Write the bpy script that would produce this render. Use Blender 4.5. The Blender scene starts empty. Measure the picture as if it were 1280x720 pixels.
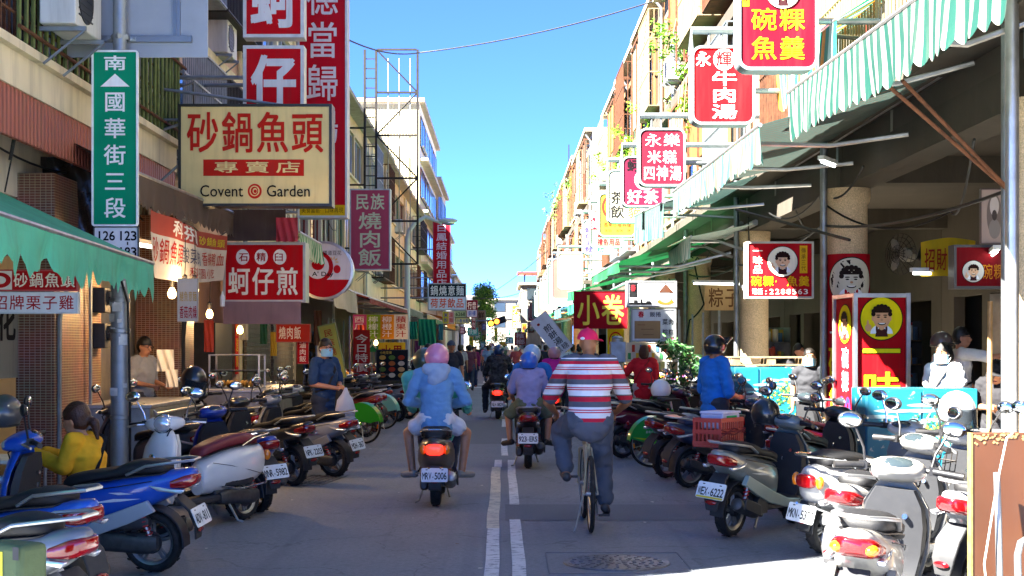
import bpy, bmesh, math, random
from mathutils import Vector, Matrix, noise
R = math.radians
random.seed(7)
S = bpy.context.scene
C = S.collection

# ------------------------------------------------------------------ camera
F, VX, VY, EYE = 1780.0, 629.0, 433.0, 1.62
cam_d = bpy.data.cameras.new('camera')
cam = bpy.data.objects.new('camera', cam_d); C.objects.link(cam)
cam.location = (0, 0, EYE); cam.rotation_euler = (R(90), 0, 0)
cam_d.sensor_width = 36.0; cam_d.lens = F / 1280 * 36
cam_d.shift_x = (640 - VX) / 1280; cam_d.shift_y = (VY - 360) / 1280
cam_d.clip_start = 0.1; cam_d.clip_end = 3000
S.camera = cam

# ------------------------------------------------------------------ sky, sun, exposure
SUN_EL = 43.0
LX, LY = 0.85, 0.527                      # the way the light travels over the ground
w = bpy.data.worlds.new('World'); S.world = w; w.use_nodes = True
nt = w.node_tree
sky = nt.nodes.new('ShaderNodeTexSky'); sky.sky_type = 'NISHITA'; sky.sun_disc = False
sky.sun_elevation = R(SUN_EL); sky.sun_rotation = math.atan2(-LX, -LY)
sky.air_density = 0.45; sky.dust_density = 0.0; sky.ozone_density = 10.0; sky.altitude = 9000
nt.nodes['Background'].inputs[1].default_value = 0.085
nt.links.new(sky.outputs[0], nt.nodes['Background'].inputs[0])
sl = bpy.data.lights.new('sun', 'SUN'); sl.energy = 4.4; sl.angle = R(0.53); sl.color = (1, .95, .86)
so = bpy.data.objects.new('sun', sl); C.objects.link(so)
so.rotation_euler = Vector((LX * math.cos(R(SUN_EL)), LY * math.cos(R(SUN_EL)), -math.sin(R(SUN_EL)))).to_track_quat('-Z', 'Y').to_euler()
so.location = (-20, -20, 30)
S.view_settings.view_transform = 'Standard'; S.view_settings.look = 'None'
S.view_settings.gamma = 1; S.view_settings.use_curve_mapping = False
S.view_settings.exposure = 4.0
S.cycles.max_bounces = 8; S.cycles.diffuse_bounces = 5; S.cycles.transparent_max_bounces = 12
S.cycles.caustics_reflective = False; S.cycles.caustics_refractive = False
S.cycles.sample_clamp_indirect = 8

def at(px, py, D):                        # a pixel of the photograph at a distance, in metres
    return Vector(((px - VX) * D / F, D, EYE + (VY - py) * D / F))
def gx(px, D): return (px - VX) * D / F
def gz(py, D): return EYE + (VY - py) * D / F

# ------------------------------------------------------------------ materials
def hexc(h):
    h = h.lstrip('#')
    if len(h) == 3: h = ''.join(c * 2 for c in h)
    r = []
    for i in (0, 2, 4):
        c = int(h[i:i + 2], 16) / 255
        r.append(c / 12.92 if c <= .04045 else ((c + .055) / 1.055) ** 2.4)
    return tuple(r)
_mats = {}
def mat(name, col, rough=.6, metal=0, var=.0, vscale=4.0, bump=0, bscale=40, coat=0, trans=0, alpha=1, emit=0, dirt=0, dcol=(.05, .04, .03), dscale=1.2, streak=False, ior=1.45, transl=0):
    if name in _mats: return _mats[name]
    if isinstance(col, str): col = hexc(col)
    m = bpy.data.materials.new(name); m.use_nodes = True
    n, l = m.node_tree.nodes, m.node_tree.links
    b = n['Principled BSDF']
    b.inputs['Base Color'].default_value = (*col, 1)
    b.inputs['Roughness'].default_value = rough; b.inputs['Metallic'].default_value = metal
    b.inputs['Coat Weight'].default_value = coat; b.inputs['Coat Roughness'].default_value = .08
    b.inputs['Transmission Weight'].default_value = trans; b.inputs['Alpha'].default_value = alpha
    b.inputs['IOR'].default_value = ior
    if emit:
        b.inputs['Emission Color'].default_value = (*col, 1); b.inputs['Emission Strength'].default_value = emit
    tc = None
    if var or bump or dirt:
        tc = n.new('ShaderNodeTexCoord')
    cur = None
    if var:
        nz = n.new('ShaderNodeTexNoise'); nz.inputs['Scale'].default_value = vscale; nz.inputs['Detail'].default_value = 6
        l.new(tc.outputs['Object'], nz.inputs['Vector'])
        mx = n.new('ShaderNodeMix'); mx.data_type = 'RGBA'
        mx.inputs[6].default_value = (*[c * (1 - var) for c in col], 1)
        mx.inputs[7].default_value = (*[min(1, c * (1 + var)) for c in col], 1)
        mr = n.new('ShaderNodeMapRange'); mr.inputs[1].default_value = .3; mr.inputs[2].default_value = .7
        l.new(nz.outputs[0], mr.inputs[0]); l.new(mr.outputs[0], mx.inputs[0])
        cur = mx.outputs[2]
    if dirt:
        nz = n.new('ShaderNodeTexNoise'); nz.inputs['Scale'].default_value = dscale; nz.inputs['Detail'].default_value = 8; nz.inputs['Roughness'].default_value = .65
        if streak:
            mp = n.new('ShaderNodeMapping'); mp.inputs['Scale'].default_value = (5, 5, .5)
            l.new(tc.outputs['Object'], mp.inputs[0]); l.new(mp.outputs[0], nz.inputs['Vector'])
        else: l.new(tc.outputs['Object'], nz.inputs['Vector'])
        mr = n.new('ShaderNodeMapRange'); mr.inputs[1].default_value = .48; mr.inputs[2].default_value = .75; mr.inputs[4].default_value = dirt
        l.new(nz.outputs[0], mr.inputs[0])
        mx = n.new('ShaderNodeMix'); mx.data_type = 'RGBA'
        mx.inputs[6].default_value = (*col, 1); mx.inputs[7].default_value = (*dcol, 1)
        if cur: l.new(cur, mx.inputs[6])
        l.new(mr.outputs[0], mx.inputs[0]); cur = mx.outputs[2]
        rr = n.new('ShaderNodeMapRange'); rr.inputs[3].default_value = rough; rr.inputs[4].default_value = min(1, rough + .25)
        l.new(mr.outputs[0], rr.inputs[0]); l.new(rr.outputs[0], b.inputs['Roughness'])
    if cur: l.new(cur, b.inputs['Base Color'])
    if bump:
        nz = n.new('ShaderNodeTexNoise'); nz.inputs['Scale'].default_value = bscale; nz.inputs['Detail'].default_value = 4
        l.new(tc.outputs['Object'], nz.inputs['Vector'])
        bp = n.new('ShaderNodeBump'); bp.inputs['Strength'].default_value = bump; bp.inputs['Distance'].default_value = .02
        l.new(nz.outputs[0], bp.inputs['Height']); l.new(bp.outputs[0], b.inputs['Normal'])
    if transl:
        tl = n.new('ShaderNodeBsdfTranslucent'); tl.inputs[0].default_value = (*col, 1)
        if cur: l.new(cur, tl.inputs[0])
        ms = n.new('ShaderNodeMixShader'); ms.inputs[0].default_value = transl
        l.new(b.outputs[0], ms.inputs[1]); l.new(tl.outputs[0], ms.inputs[2])
        l.new(ms.outputs[0], n['Material Output'].inputs[0])
    _mats[name] = m
    return m
def paint(h, name=None): return mat(name or 'paint_' + h.strip('#'), h, .28, 0, coat=.6, var=.06, vscale=3, dirt=.16, dcol=(.12, .11, .1), dscale=6)
def vinyl(h):
    k = 'vinyl_' + h.strip('#'); new = k not in _mats; m = mat(k, h, .7, var=.1, vscale=1.6, dirt=.45, dcol=tuple(c * .5 + .025 for c in hexc(h)), dscale=1.5, streak=True)
    if new: m.node_tree.nodes['Principled BSDF'].inputs['Specular IOR Level'].default_value = .08
    return m
def cloth(h, bump=.25): return mat('cloth_' + h.strip('#'), h, .88, var=.12, vscale=9, bump=bump, bscale=22)
def steel(h='#9a9c9c', r=.42): return mat('steel_' + h.strip('#') + str(r), h, r, .85, var=.15, vscale=7, dirt=.35, dcol=(.12, .1, .08), dscale=4)
def plastic(h, r=.45): return mat('plastic_' + h.strip('#') + str(r), h, r, var=.12, vscale=8, dirt=.2, dcol=(.12, .11, .1), dscale=5)
M = {}
M['black'] = plastic('#1b1b1d'); M['dark'] = plastic('#2b2c2f', .6); M['rubber'] = mat('rubber', '#1c1c1c', .85, bump=.2, bscale=60, var=.2, dirt=.4, dcol=(.11, .1, .09), dscale=8)
M['seat'] = mat('seat_vinyl', '#151517', .62, bump=.1, bscale=140, var=.15)
M['engine'] = mat('engine_metal', '#4b4c4d', .5, .6, var=.25, vscale=12, dirt=.5, dcol=(.04, .035, .03), dscale=9)
M['rim'] = mat('rim_metal', '#8d8f90', .4, .8, var=.1, dirt=.4, dcol=(.05, .05, .05), dscale=7)
M['rimgold'] = mat('rim_gold', '#9a7636', .4, .7, dirt=.3, dscale=7)
M['chrome'] = mat('chrome', '#d2d4d6', .14, 1, dirt=.2, dcol=(.2, .18, .15), dscale=6)
M['alu'] = steel('#b6b8ba', .35); M['steel'] = steel(); M['galv'] = steel('#8f969a', .5)
M['mirror'] = mat('mirror_glass', '#e6e8ea', .03, 1)
M['lens'] = mat('clear_lens', '#e3e6e8', .06, .55, coat=1)
M['glass'] = mat('window_glass', '#2b3438', .08, 0, coat=.4, var=.2, vscale=.8)
M['clear'] = mat('clear_glass', '#f2f6f6', .02, trans=1, ior=1.1)
M['red_lens'] = mat('red_lens', '#8c0a0f', .12, coat=1); M['amber'] = mat('amber_lens', '#e07a10', .12, coat=1)
M['lit_red'] = mat('lit_brake_lamp', '#ff2418', .2, emit=.35); M['lit_amber'] = mat('lit_tail_lamp', '#ffb64a', .2, emit=.4)
M['white'] = vinyl('#e9e8e3'); M['plate'] = mat('plate_white', '#e4e7e4', .4, dirt=.15, dscale=14); M['plate_ink'] = mat('plate_ink', '#15161a', .5)
M['skin'] = mat('skin', '#b9805d', .5, var=.08, vscale=20); M['skin2'] = mat('skin_tan', '#9c6a49', .5, var=.08, vscale=20)
M['hair'] = mat('hair_black', '#17130f', .45, bump=.4, bscale=70); M['hair_brown'] = mat('hair_brown', '#3d2114', .45, bump=.4, bscale=70)
M['mask'] = cloth('#86b9cf', .1); M['rust'] = mat('rusty_iron', '#5d3a25', .8, .3, var=.4, vscale=9, bump=.2); M['iron'] = mat('dark_iron', '#2c2825', .6, .5, var=.3, vscale=8)
M['cable'] = mat('black_cable', '#121212', .6)
M['wood'] = mat('weathered_wood', '#8a7454', .75, var=.35, vscale=7, bump=.3, bscale=30)

# ------------------------------------------------------------------ mesh builder
class MB:
    def __init__(s): s.v = []; s.f = []; s.mi = []; s.M = None
    def add(s, vs, fs, mi=0):
        o = len(s.v)
        if s.M is not None: vs = [s.M @ Vector(p) for p in vs]
        s.v += [tuple(p) for p in vs]; s.f += [tuple(i + o for i in f) for f in fs]; s.mi += [mi] * len(fs)
        return s
    def box(s, c, d, rot=None, mi=0):
        c = Vector(c); x, y, z = d[0] / 2, d[1] / 2, d[2] / 2
        P = [Vector(p) for p in ((-x, -y, -z), (x, -y, -z), (x, y, -z), (-x, y, -z), (-x, -y, z), (x, -y, z), (x, y, z), (-x, y, z))]
        if rot is not None: P = [rot @ p for p in P]
        return s.add([p + c for p in P], [(0, 3, 2, 1), (4, 5, 6, 7), (0, 1, 5, 4), (1, 2, 6, 5), (2, 3, 7, 6), (3, 0, 4, 7)], mi)
    def bx(s, x0, x1, y0, y1, z0, z1, mi=0): return s.box(((x0 + x1) / 2, (y0 + y1) / 2, (z0 + z1) / 2), (abs(x1 - x0), abs(y1 - y0), abs(z1 - z0)), None, mi)
    def loft(s, rings, mi=0, caps=True, closed=False):
        n = len(rings[0]); vs = [p for r in rings for p in r]; fs = []
        m = len(rings)
        for i in range(m if closed else m - 1):
            a, b = i * n, ((i + 1) % m) * n
            for j in range(n):
                k = (j + 1) % n; fs.append((a + j, a + k, b + k, b + j))
        if caps and not closed: fs += [tuple(range(n))[::-1], tuple(range((m - 1) * n, m * n))]
        return s.add(vs, fs, mi)
    def tube(s, path, r, seg=8, mi=0, caps=True, closed=False, flat=1.0, side=None):
        P = [Vector(p) for p in path]; n = len(P); rings = []
        up = None
        for i in range(n):
            if closed: t = (P[(i + 1) % n] - P[i - 1])
            else: t = P[min(i + 1, n - 1)] - P[max(i - 1, 0)]
            if t.length < 1e-9: t = Vector((0, 0, 1))
            t.normalize()
            if up is None:
                up = Vector(side) if side else (Vector((0, 0, 1)) if abs(t.z) < .9 else Vector((1, 0, 0)))
            u = up - t * up.dot(t)
            if u.length < 1e-6: u = t.orthogonal()
            u.normalize(); up = u; w_ = t.cross(u)
            rr = r[i] if isinstance(r, (list, tuple)) else r
            rings.append([P[i] + u * (rr * math.cos(2 * math.pi * k / seg)) + w_ * (rr * flat * math.sin(2 * math.pi * k / seg)) for k in range(seg)])
        return s.loft(rings, mi, caps, closed)
    def cyl(s, p, q, r, r2=None, seg=16, mi=0): return s.tube([p, q], [r, r if r2 is None else r2], seg, mi)
    def capsule(s, p, q, rp, rq, seg=12, mi=0, flat=1.0, side=None):
        p, q = Vector(p), Vector(q); d = q - p; L = d.length
        if L < 1e-6: d = Vector((0, 0, 1)); L = 1e-6
        d = d.normalized(); path = []; rr = []
        for a in (-85, -60, -30, 0): path.append(p + d * (rp * math.sin(R(a)))); rr.append(max(1e-4, rp * math.cos(R(a))))
        for a in (0, 30, 60, 85): path.append(q + d * (rq * math.sin(R(a)))); rr.append(max(1e-4, rq * math.cos(R(a))))
        return s.tube(path, rr, seg, mi, True, False, flat, side)
    def lathe(s, prof, c=(0, 0, 0), axis=(0, 0, 1), seg=24, mi=0, closed=False):
        c = Vector(c); a = Vector(axis).normalized(); u = a.orthogonal().normalized(); w_ = a.cross(u)
        rings = [[c + a * h + (u * math.cos(2 * math.pi * k / seg) + w_ * math.sin(2 * math.pi * k / seg)) * max(r, 1e-4) for k in range(seg)] for r, h in prof]
        return s.loft(rings, mi, not closed, closed)
    def sphere(s, c, r, seg=16, rings=10, mi=0, rot=None, a0=-90, a1=90):
        if not isinstance(r, (list, tuple)): r = (r, r, r)
        c = Vector(c); rg = []
        for i in range(rings + 1):
            a = R(a0 + (a1 - a0) * i / rings); a = max(min(a, R(89.2)), R(-89.2))
            ring = []
            for k in range(seg):
                t = 2 * math.pi * k / seg
                p = Vector((r[0] * math.cos(a) * math.cos(t), r[1] * math.cos(a) * math.sin(t), r[2] * math.sin(a)))
                ring.append(c + (rot @ p if rot is not None else p))
            rg.append(ring)
        return s.loft(rg, mi)
    def prism(s, pts, o, u, v_, depth, mi=0):      # outline pts in the (u, v) plane at o, extruded by vector depth
        o, u, v_, depth = Vector(o), Vector(u), Vector(v_), Vector(depth)
        a = [o + u * p[0] + v_ * p[1] for p in pts]
        return s.loft([a, [p + depth for p in a]], mi)
    def quad(s, a, b, c, d, mi=0): return s.add([a, b, c, d], [(0, 1, 2, 3)], mi)
    def build(s, name, mats, parent=None, bevel=0, ang=38, recalc=True, seg=2):
        me = bpy.data.meshes.new(name)
        me.from_pydata(s.v, [], s.f)
        if not isinstance(mats, (list, tuple)): mats = [mats]
        for m in mats: me.materials.append(m)
        me.polygons.foreach_set('material_index', s.mi)
        if recalc:
            bm = bmesh.new(); bm.from_mesh(me)
            bmesh.ops.recalc_face_normals(bm, faces=bm.faces); bm.to_mesh(me); bm.free()
        me.polygons.foreach_set('use_smooth', [True] * len(me.polygons))
        me.set_sharp_from_angle(angle=R(ang))
        o = bpy.data.objects.new(name, me); C.objects.link(o)
        if parent is not None: o.parent = parent
        if bevel:
            md = o.modifiers.new('bevel', 'BEVEL'); md.width = bevel; md.segments = seg; md.limit_method = 'ANGLE'; md.angle_limit = R(40)
        return o
def tag(o, label=None, cat=None, group=None, kind=None):
    if label: o['label'] = label
    if cat: o['category'] = cat
    if group: o['group'] = group
    if kind: o['kind'] = kind
    return o
def empty(name, loc=(0, 0, 0), rz=0, label=None, cat=None, group=None):
    o = bpy.data.objects.new(name, None); C.objects.link(o); o.empty_display_size = .1
    o.location = loc; o.rotation_euler = (0, 0, rz)
    return tag(o, label, cat, group)
def kids(o): return [c for c in bpy.data.objects if c.parent == o]
_kids = {}
def copy_tree(o, parent=None, swap=None):
    c = o.copy(); C.objects.link(c)
    if parent is not None: c.parent = parent
    if swap and o.type == 'MESH':
        base = o.name.split('.')[0]
        for i, sl_ in enumerate(c.material_slots):
            k = (base, i) if (base, i) in swap else base if (base in swap and i == 0) else None
            if k is not None:
                sl_.link = 'OBJECT'; sl_.material = swap[k]
    for ch in o.children: copy_tree(ch, c, swap)
    return c
def rrect(x0, z0, x1, z1, r, n=5):
    if r <= 0: return [(x0, z0), (x1, z0), (x1, z1), (x0, z1)]
    P = []
    for cx, cz, a in ((x1 - r, z0 + r, -90), (x1 - r, z1 - r, 0), (x0 + r, z1 - r, 90), (x0 + r, z0 + r, 180)):
        for i in range(n + 1): t = R(a + 90 * i / n); P.append((cx + r * math.cos(t), cz + r * math.sin(t)))
    return P
def ellipse(cx, cz, rx, rz, n=28): return [(cx + rx * math.cos(2 * math.pi * k / n), cz + rz * math.sin(2 * math.pi * k / n)) for k in range(n)]

# ------------------------------------------------------------------ lettering
_tc = bpy.data.curves.new('glyph', 'FONT'); _to = bpy.data.objects.new('glyph', _tc)
_gl = {}
def glyph(ch, bold=.012):
    k = (ch, bold)
    if k not in _gl:
        _tc.body = ch; _tc.offset = bold; _tc.resolution_u = 3
        me = _to.to_mesh()
        vs = [(v.co.x, v.co.y) for v in me.vertices]; fs = [tuple(p.vertices) for p in me.polygons]
        _to.to_mesh_clear(); _gl[k] = (vs, fs)
    return _gl[k]
def letters(mb, txt, x0, z0, x1, z1, mi=0, y=0.0, bold=.012, vert=False, latin=False, fill=.94, skew=0):
    """Lettering in the local XZ plane facing -Y, filling the rectangle."""
    if latin:
        vs, fs = glyph(txt, min(bold, .012))
        if not vs: return
        ax, bx_ = min(v[0] for v in vs), max(v[0] for v in vs); az, bz = min(v[1] for v in vs), max(v[1] for v in vs)
        mb.add([(x0 + (v[0] - ax) / (bx_ - ax) * (x1 - x0), y, z0 + (v[1] - az) / max(bz - az, .3) * (z1 - z0)) for v in vs], fs, mi); return
    if bold > .013:                          # a heavier stroke: the same letters laid again, shifted by less than a stroke
        dense = max(len(glyph(c, 0)[0]) for c in txt if c != ' ')
        e = min(bold, .06) * (.62 if dense < 85 else .42 if dense < 120 else .3); cw = (x1 - x0) / (1 if vert else len(txt)); chh = (z1 - z0) / (len(txt) if vert else 1)
        for k, (sx, sz) in enumerate(((-1, -1), (1, -1), (-1, 1), (1, 1))):
            dx, dz = sx * e * cw, sz * e * chh
            letters(mb, txt, x0 + dx, z0 + dz, x1 + dx, z1 + dz, mi, y - .0003 * k, 0, vert, False, fill, skew)
        return
    n = len(txt)
    for i, ch in enumerate(txt):
        if ch == ' ': continue
        if vert: cx0, cx1, cz1 = x0, x1, z1 - (z1 - z0) * i / n; cz0 = z1 - (z1 - z0) * (i + 1) / n
        else: cx0 = x0 + (x1 - x0) * i / n; cx1 = x0 + (x1 - x0) * (i + 1) / n; cz0, cz1 = z0, z1
        vs, fs = glyph(ch, 0)
        w_, h_ = (cx1 - cx0) * fill, (cz1 - cz0) * fill; ox, oz = (cx0 + cx1) / 2 - w_ / 2, (cz0 + cz1) / 2 - h_ / 2
        if ord(ch) < 128:                      # digits and latin letters centred in their cell
            ax, bx_ = min(v[0] for v in vs), max(v[0] for v in vs)
            wd = min(w_ * .92, h_ * .62) if bx_ - ax > .25 else w_ * .25
            cx = (cx0 + cx1) / 2
            mb.add([(cx - wd / 2 + (v[0] - ax) / max(bx_ - ax, .01) * wd, y, oz + h_ * .08 + v[1] / .75 * h_ * .84) for v in vs], fs, mi)
        else:
            mb.add([(ox + (v[0] + skew * v[1]) * w_, y, oz + (v[1] + .12) * h_) for v in vs], fs, mi)
# ------------------------------------------------------------------ ground
def asphalt():
    m = bpy.data.materials.new('asphalt'); m.use_nodes = True
    n, l = m.node_tree.nodes, m.node_tree.links; b = n['Principled BSDF']
    tc = n.new('ShaderNodeTexCoord')
    def nz(sc, det, lo, hi, mp=None):
        t = n.new('ShaderNodeTexNoise'); t.inputs['Scale'].default_value = sc; t.inputs['Detail'].default_value = det
        if mp:
            g = n.new('ShaderNodeMapping'); g.inputs['Scale'].default_value = mp
            l.new(tc.outputs['Object'], g.inputs[0]); l.new(g.outputs[0], t.inputs['Vector'])
        else: l.new(tc.outputs['Object'], t.inputs['Vector'])
        r = n.new('ShaderNodeMapRange'); r.inputs[1].default_value = lo; r.inputs[2].default_value = hi
        l.new(t.outputs[0], r.inputs[0]); return r.outputs[0]
    def mix(f, a, c, k=None):
        x = n.new('ShaderNodeMix'); x.data_type = 'RGBA'
        for i, q in ((6, a), (7, c)):
            if isinstance(q, tuple): x.inputs[i].default_value = (*q, 1)
            else: l.new(q, x.inputs[i])
        if k is not None:
            mm = n.new('ShaderNodeMath'); mm.operation = 'MULTIPLY'; mm.inputs[1].default_value = k; l.new(f, mm.inputs[0]); f = mm.outputs[0]
        l.new(f, x.inputs[0]); return x.outputs[2]
    c = mix(nz(170, 2, .35, .7), (.18, .195, .215), (.275, .29, .31))
    c = mix(nz(.8, 6, .4, .7), c, (.165, .178, .196), .5)
    c = mix(nz(2.2, 8, .55, .75, (1, .12, 1)), c, (.27, .275, .285), .5)
    c = mix(nz(5, 8, .62, .72), c, (.1, .105, .115), .4)
    c = mix(nz(26, 8, .42, .66), c, (.11, .12, .135), .42)
    c = mix(nz(1.1, 6, .56, .7, (3.2, .05, 1)), c, (.12, .128, .14), .45)
    v = n.new('ShaderNodeTexVoronoi'); v.inputs['Scale'].default_value = 42; l.new(tc.outputs['Object'], v.inputs['Vector'])
    lt = n.new('ShaderNodeMath'); lt.operation = 'LESS_THAN'; lt.inputs[1].default_value = .07; l.new(v.outputs['Distance'], lt.inputs[0])
    c = mix(lt.outputs[0], c, (.42, .42, .42), .6)
    # fine wandering cracks
    v2 = n.new('ShaderNodeTexVoronoi'); v2.feature = 'DISTANCE_TO_EDGE'; v2.inputs['Scale'].default_value = .33
    tn = n.new('ShaderNodeTexNoise'); tn.inputs['Scale'].default_value = 1.6; tn.inputs['Detail'].default_value = 5
    l.new(tc.outputs['Object'], tn.inputs['Vector'])
    ad = n.new('ShaderNodeMix'); ad.data_type = 'RGBA'; ad.blend_type = 'LINEAR_LIGHT'; ad.inputs[0].default_value = .45
    l.new(tc.outputs['Object'], ad.inputs[6]); l.new(tn.outputs['Color'], ad.inputs[7]); l.new(ad.outputs[2], v2.inputs['Vector'])
    lt2 = n.new('ShaderNodeMath'); lt2.operation = 'LESS_THAN'; lt2.inputs[1].default_value = .003; l.new(v2.outputs['Distance'], lt2.inputs[0])
    c = mix(lt2.outputs[0], c, (.07, .074, .08), .4)
    l.new(c, b.inputs['Base Color'])
    rr = n.new('ShaderNodeMapRange'); rr.inputs[3].default_value = .6; rr.inputs[4].default_value = .88
    t = n.new('ShaderNodeTexNoise'); t.inputs['Scale'].default_value = 1.3; l.new(tc.outputs['Object'], t.inputs['Vector']); l.new(t.outputs[0], rr.inputs[0]); l.new(rr.outputs[0], b.inputs['Roughness'])
    bp = n.new('ShaderNodeBump'); bp.inputs['Strength'].default_value = .5; bp.inputs['Distance'].default_value = .01
    t = n.new('ShaderNodeTexNoise'); t.inputs['Scale'].default_value = 140; t.inputs['Detail'].default_value = 3; l.new(tc.outputs['Object'], t.inputs['Vector'])
    l.new(t.outputs[0], bp.inputs['Height']); l.new(bp.outputs[0], b.inputs['Normal'])
    return m
M['asphalt'] = asphalt()
g = MB(); g.quad((-600, -300, 0), (600, -300, 0), (600, 1500, 0), (-600, 1500, 0))
tag(g.build('ground', mat('far_ground', (.13, .125, .115), .9, var=.2, vscale=.2)), kind='structure')
g = MB(); g.quad((-5.05, -60, .004), (4.2, -60, .004), (4.2, 330, .004), (-5.05, 330, .004))
g.quad((-60, -14, .0045), (-5.06, -14, .0045), (-5.06, 5.3, .0045), (-60, 5.3, .0045))
g.quad((4.21, -14, .0045), (60, -14, .0045), (60, 7.0, .0045), (4.21, 7.0, .0045))
tag(g.build('road', M['asphalt']), kind='structure')
# darker trench repairs
g = MB()
for x0, x1, y0, y1 in ((.02, 3.6, 13.2, 14.5), (-.9, .3, 23.5, 31)):
    g.quad((x0, y0, .008), (x1, y0 + .05, .008), (x1, y1, .008), (x0, y1 + .04, .008))
tag(g.build('road_patch', mat('new_asphalt', (.165, .177, .195), .85, var=.45, vscale=110, bump=.35, bscale=150)), kind='structure')
def worn_paint(name, col):
    m = mat(name, col, .65, var=.1, vscale=5)
    n, l = m.node_tree.nodes, m.node_tree.links; b = n['Principled BSDF']
    t = n.new('ShaderNodeTexNoise'); t.inputs['Scale'].default_value = 9; t.inputs['Detail'].default_value = 10; t.inputs['Roughness'].default_value = .75
    tc = n.new('ShaderNodeTexCoord'); mp = n.new('ShaderNodeMapping'); mp.inputs['Scale'].default_value = (1, 2.2, 1)
    l.new(tc.outputs['Object'], mp.inputs[0]); l.new(mp.outputs[0], t.inputs['Vector'])
    r = n.new('ShaderNodeMapRange'); r.inputs[1].default_value = .37; r.inputs[2].default_value = .46; l.new(t.outputs[0], r.inputs[0]); l.new(r.outputs[0], b.inputs['Alpha'])
    return m
wp = worn_paint('worn_white_line', (.7, .7, .68)); wy = worn_paint('cream_line', (.66, .6, .43))
g = MB()
def strip(x, wd, y0, y1, mi=0, z=.011, n=14, wob=.004):
    for i in range(n):
        a, b_ = y0 + (y1 - y0) * i / n, y0 + (y1 - y0) * (i + 1) / n
        f = lambda y: wob * math.sin(y * 1.3) + wob * .5 * math.sin(y * 3.1)
        g.quad((x - wd / 2 + f(a), a, z), (x + wd / 2 + f(a), a, z), (x + wd / 2 + f(b_), b_, z), (x - wd / 2 + f(b_), b_, z), mi)
strip(-.085, .105, 6, 12.6); strip(-.09, .115, 12.6, 19.0, 1, wob=.005); strip(-.07, .10, 19.02, 20.2)
strip(.112, .1, 6, 13.25); strip(.112, .1, 14.5, 20.2)
strip(0.02, .1, 21, 24.9)
for y in (28.5, 34, 39.5, 45): strip(0.02, .1, y, y + 3)
strip(-.0, .1, 72, 140)
for y in (55.5, 60.2): g.quad((-3.4, y, .011), (-.2, y, .011), (-.2, y + .8, .011), (-3.4, y + .8, .011))
for k in range(9): g.quad((-3.6 + k * .9, 63, .011), (-3.15 + k * .9, 63, .011), (-3.15 + k * .9, 66.5, .011), (-3.6 + k * .9, 66.5, .011))
tag(g.build('road_marking', [wp, wy], recalc=False), kind='structure')
# manhole and its square frame, drain grate
t = empty('manhole_cover', (.845, 10.62, 0), 0, 'round iron manhole cover with ring pattern set in the road', 'manhole')
g = MB(); g.lathe([(.0, .012), (.36, .012), (.362, .009), (.37, .009), (.385, .014), (.395, .014), (.4, .004)], seg=40)
for k in range(5):
    r = .07 + .065 * k
    for j in range(int(5 + r * 60)):
        a = 2 * math.pi * j / int(5 + r * 60); a += .3 * k
        g.box((r * math.cos(a), r * math.sin(a), .0145), (.03, .02, .006), Matrix.Rotation(a, 3, 'Z'))
g.build('cover_plate', mat('cast_iron', (.14, .15, .165), .45, .6, var=.3, vscale=30, dirt=.4, dcol=(.13, .12, .11)), t)
g = MB()
for a in ((-.52, -.52, .52, -.51), (-.52, .51, .52, .52), (-.52, -.51, -.51, .51), (.51, -.51, .52, .51)): g.bx(a[0], a[2], a[1], a[3], .004, .01)
g.build('frame', mat('road_joint', (.17, .18, .195), .9), t)
for (x, y, lx, ly, lab) in ((-2.45, 17.2, .85, 1.3, 'steel tread plate over a drain under the parked silver scooter'), ):
    t = empty('drain_grate', (x, y, 0), R(-8), lab, 'drain')
    g = MB(); g.bx(-lx / 2, lx / 2, -ly / 2, ly / 2, .004, .012)
    for i in range(9):
        for j in range(14): g.box((-lx / 2 + .06 + i * .091, -ly / 2 + .06 + j * .09, .0145), (.05, .014, .006), Matrix.Rotation(R(45 if (i + j) % 2 else -45), 3, 'Z'))
    g.build('tread_plate', mat('tread_steel', (.16, .165, .17), .5, .5, var=.3, dirt=.5, dcol=(.06, .055, .05)), t)
# ------------------------------------------------------------------ buildings
XL, XR = -5.0, 4.6
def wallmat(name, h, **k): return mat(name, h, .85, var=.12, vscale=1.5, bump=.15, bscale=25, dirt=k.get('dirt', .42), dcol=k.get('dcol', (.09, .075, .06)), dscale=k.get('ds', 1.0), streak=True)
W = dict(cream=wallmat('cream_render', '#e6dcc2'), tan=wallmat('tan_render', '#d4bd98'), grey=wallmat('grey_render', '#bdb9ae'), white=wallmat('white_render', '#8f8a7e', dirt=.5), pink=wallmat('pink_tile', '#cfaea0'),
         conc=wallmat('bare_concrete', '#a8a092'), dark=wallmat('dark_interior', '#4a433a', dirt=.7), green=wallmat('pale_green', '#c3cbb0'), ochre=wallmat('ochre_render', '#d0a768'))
def corr(name, h, sc=10.0):
    m = mat(name, h, .5, .2, dirt=.4, dcol=(.12, .08, .05), streak=True); n, l = m.node_tree.nodes, m.node_tree.links
    wv = n.new('ShaderNodeTexWave'); wv.inputs['Scale'].default_value = sc; tc = n.new('ShaderNodeTexCoord'); mp = n.new('ShaderNodeMapping'); mp.inputs['Scale'].default_value = (1, 1, 0)
    wv.bands_direction = 'DIAGONAL'
    l.new(tc.outputs['Object'], mp.inputs[0]); l.new(mp.outputs[0], wv.inputs['Vector'])
    bp = n.new('ShaderNodeBump'); bp.inputs['Strength'].default_value = .8; bp.inputs['Distance'].default_value = .04
    l.new(wv.outputs['Fac'], bp.inputs['Height']); l.new(bp.outputs[0], n['Principled BSDF'].inputs['Normal']); return m
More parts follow.
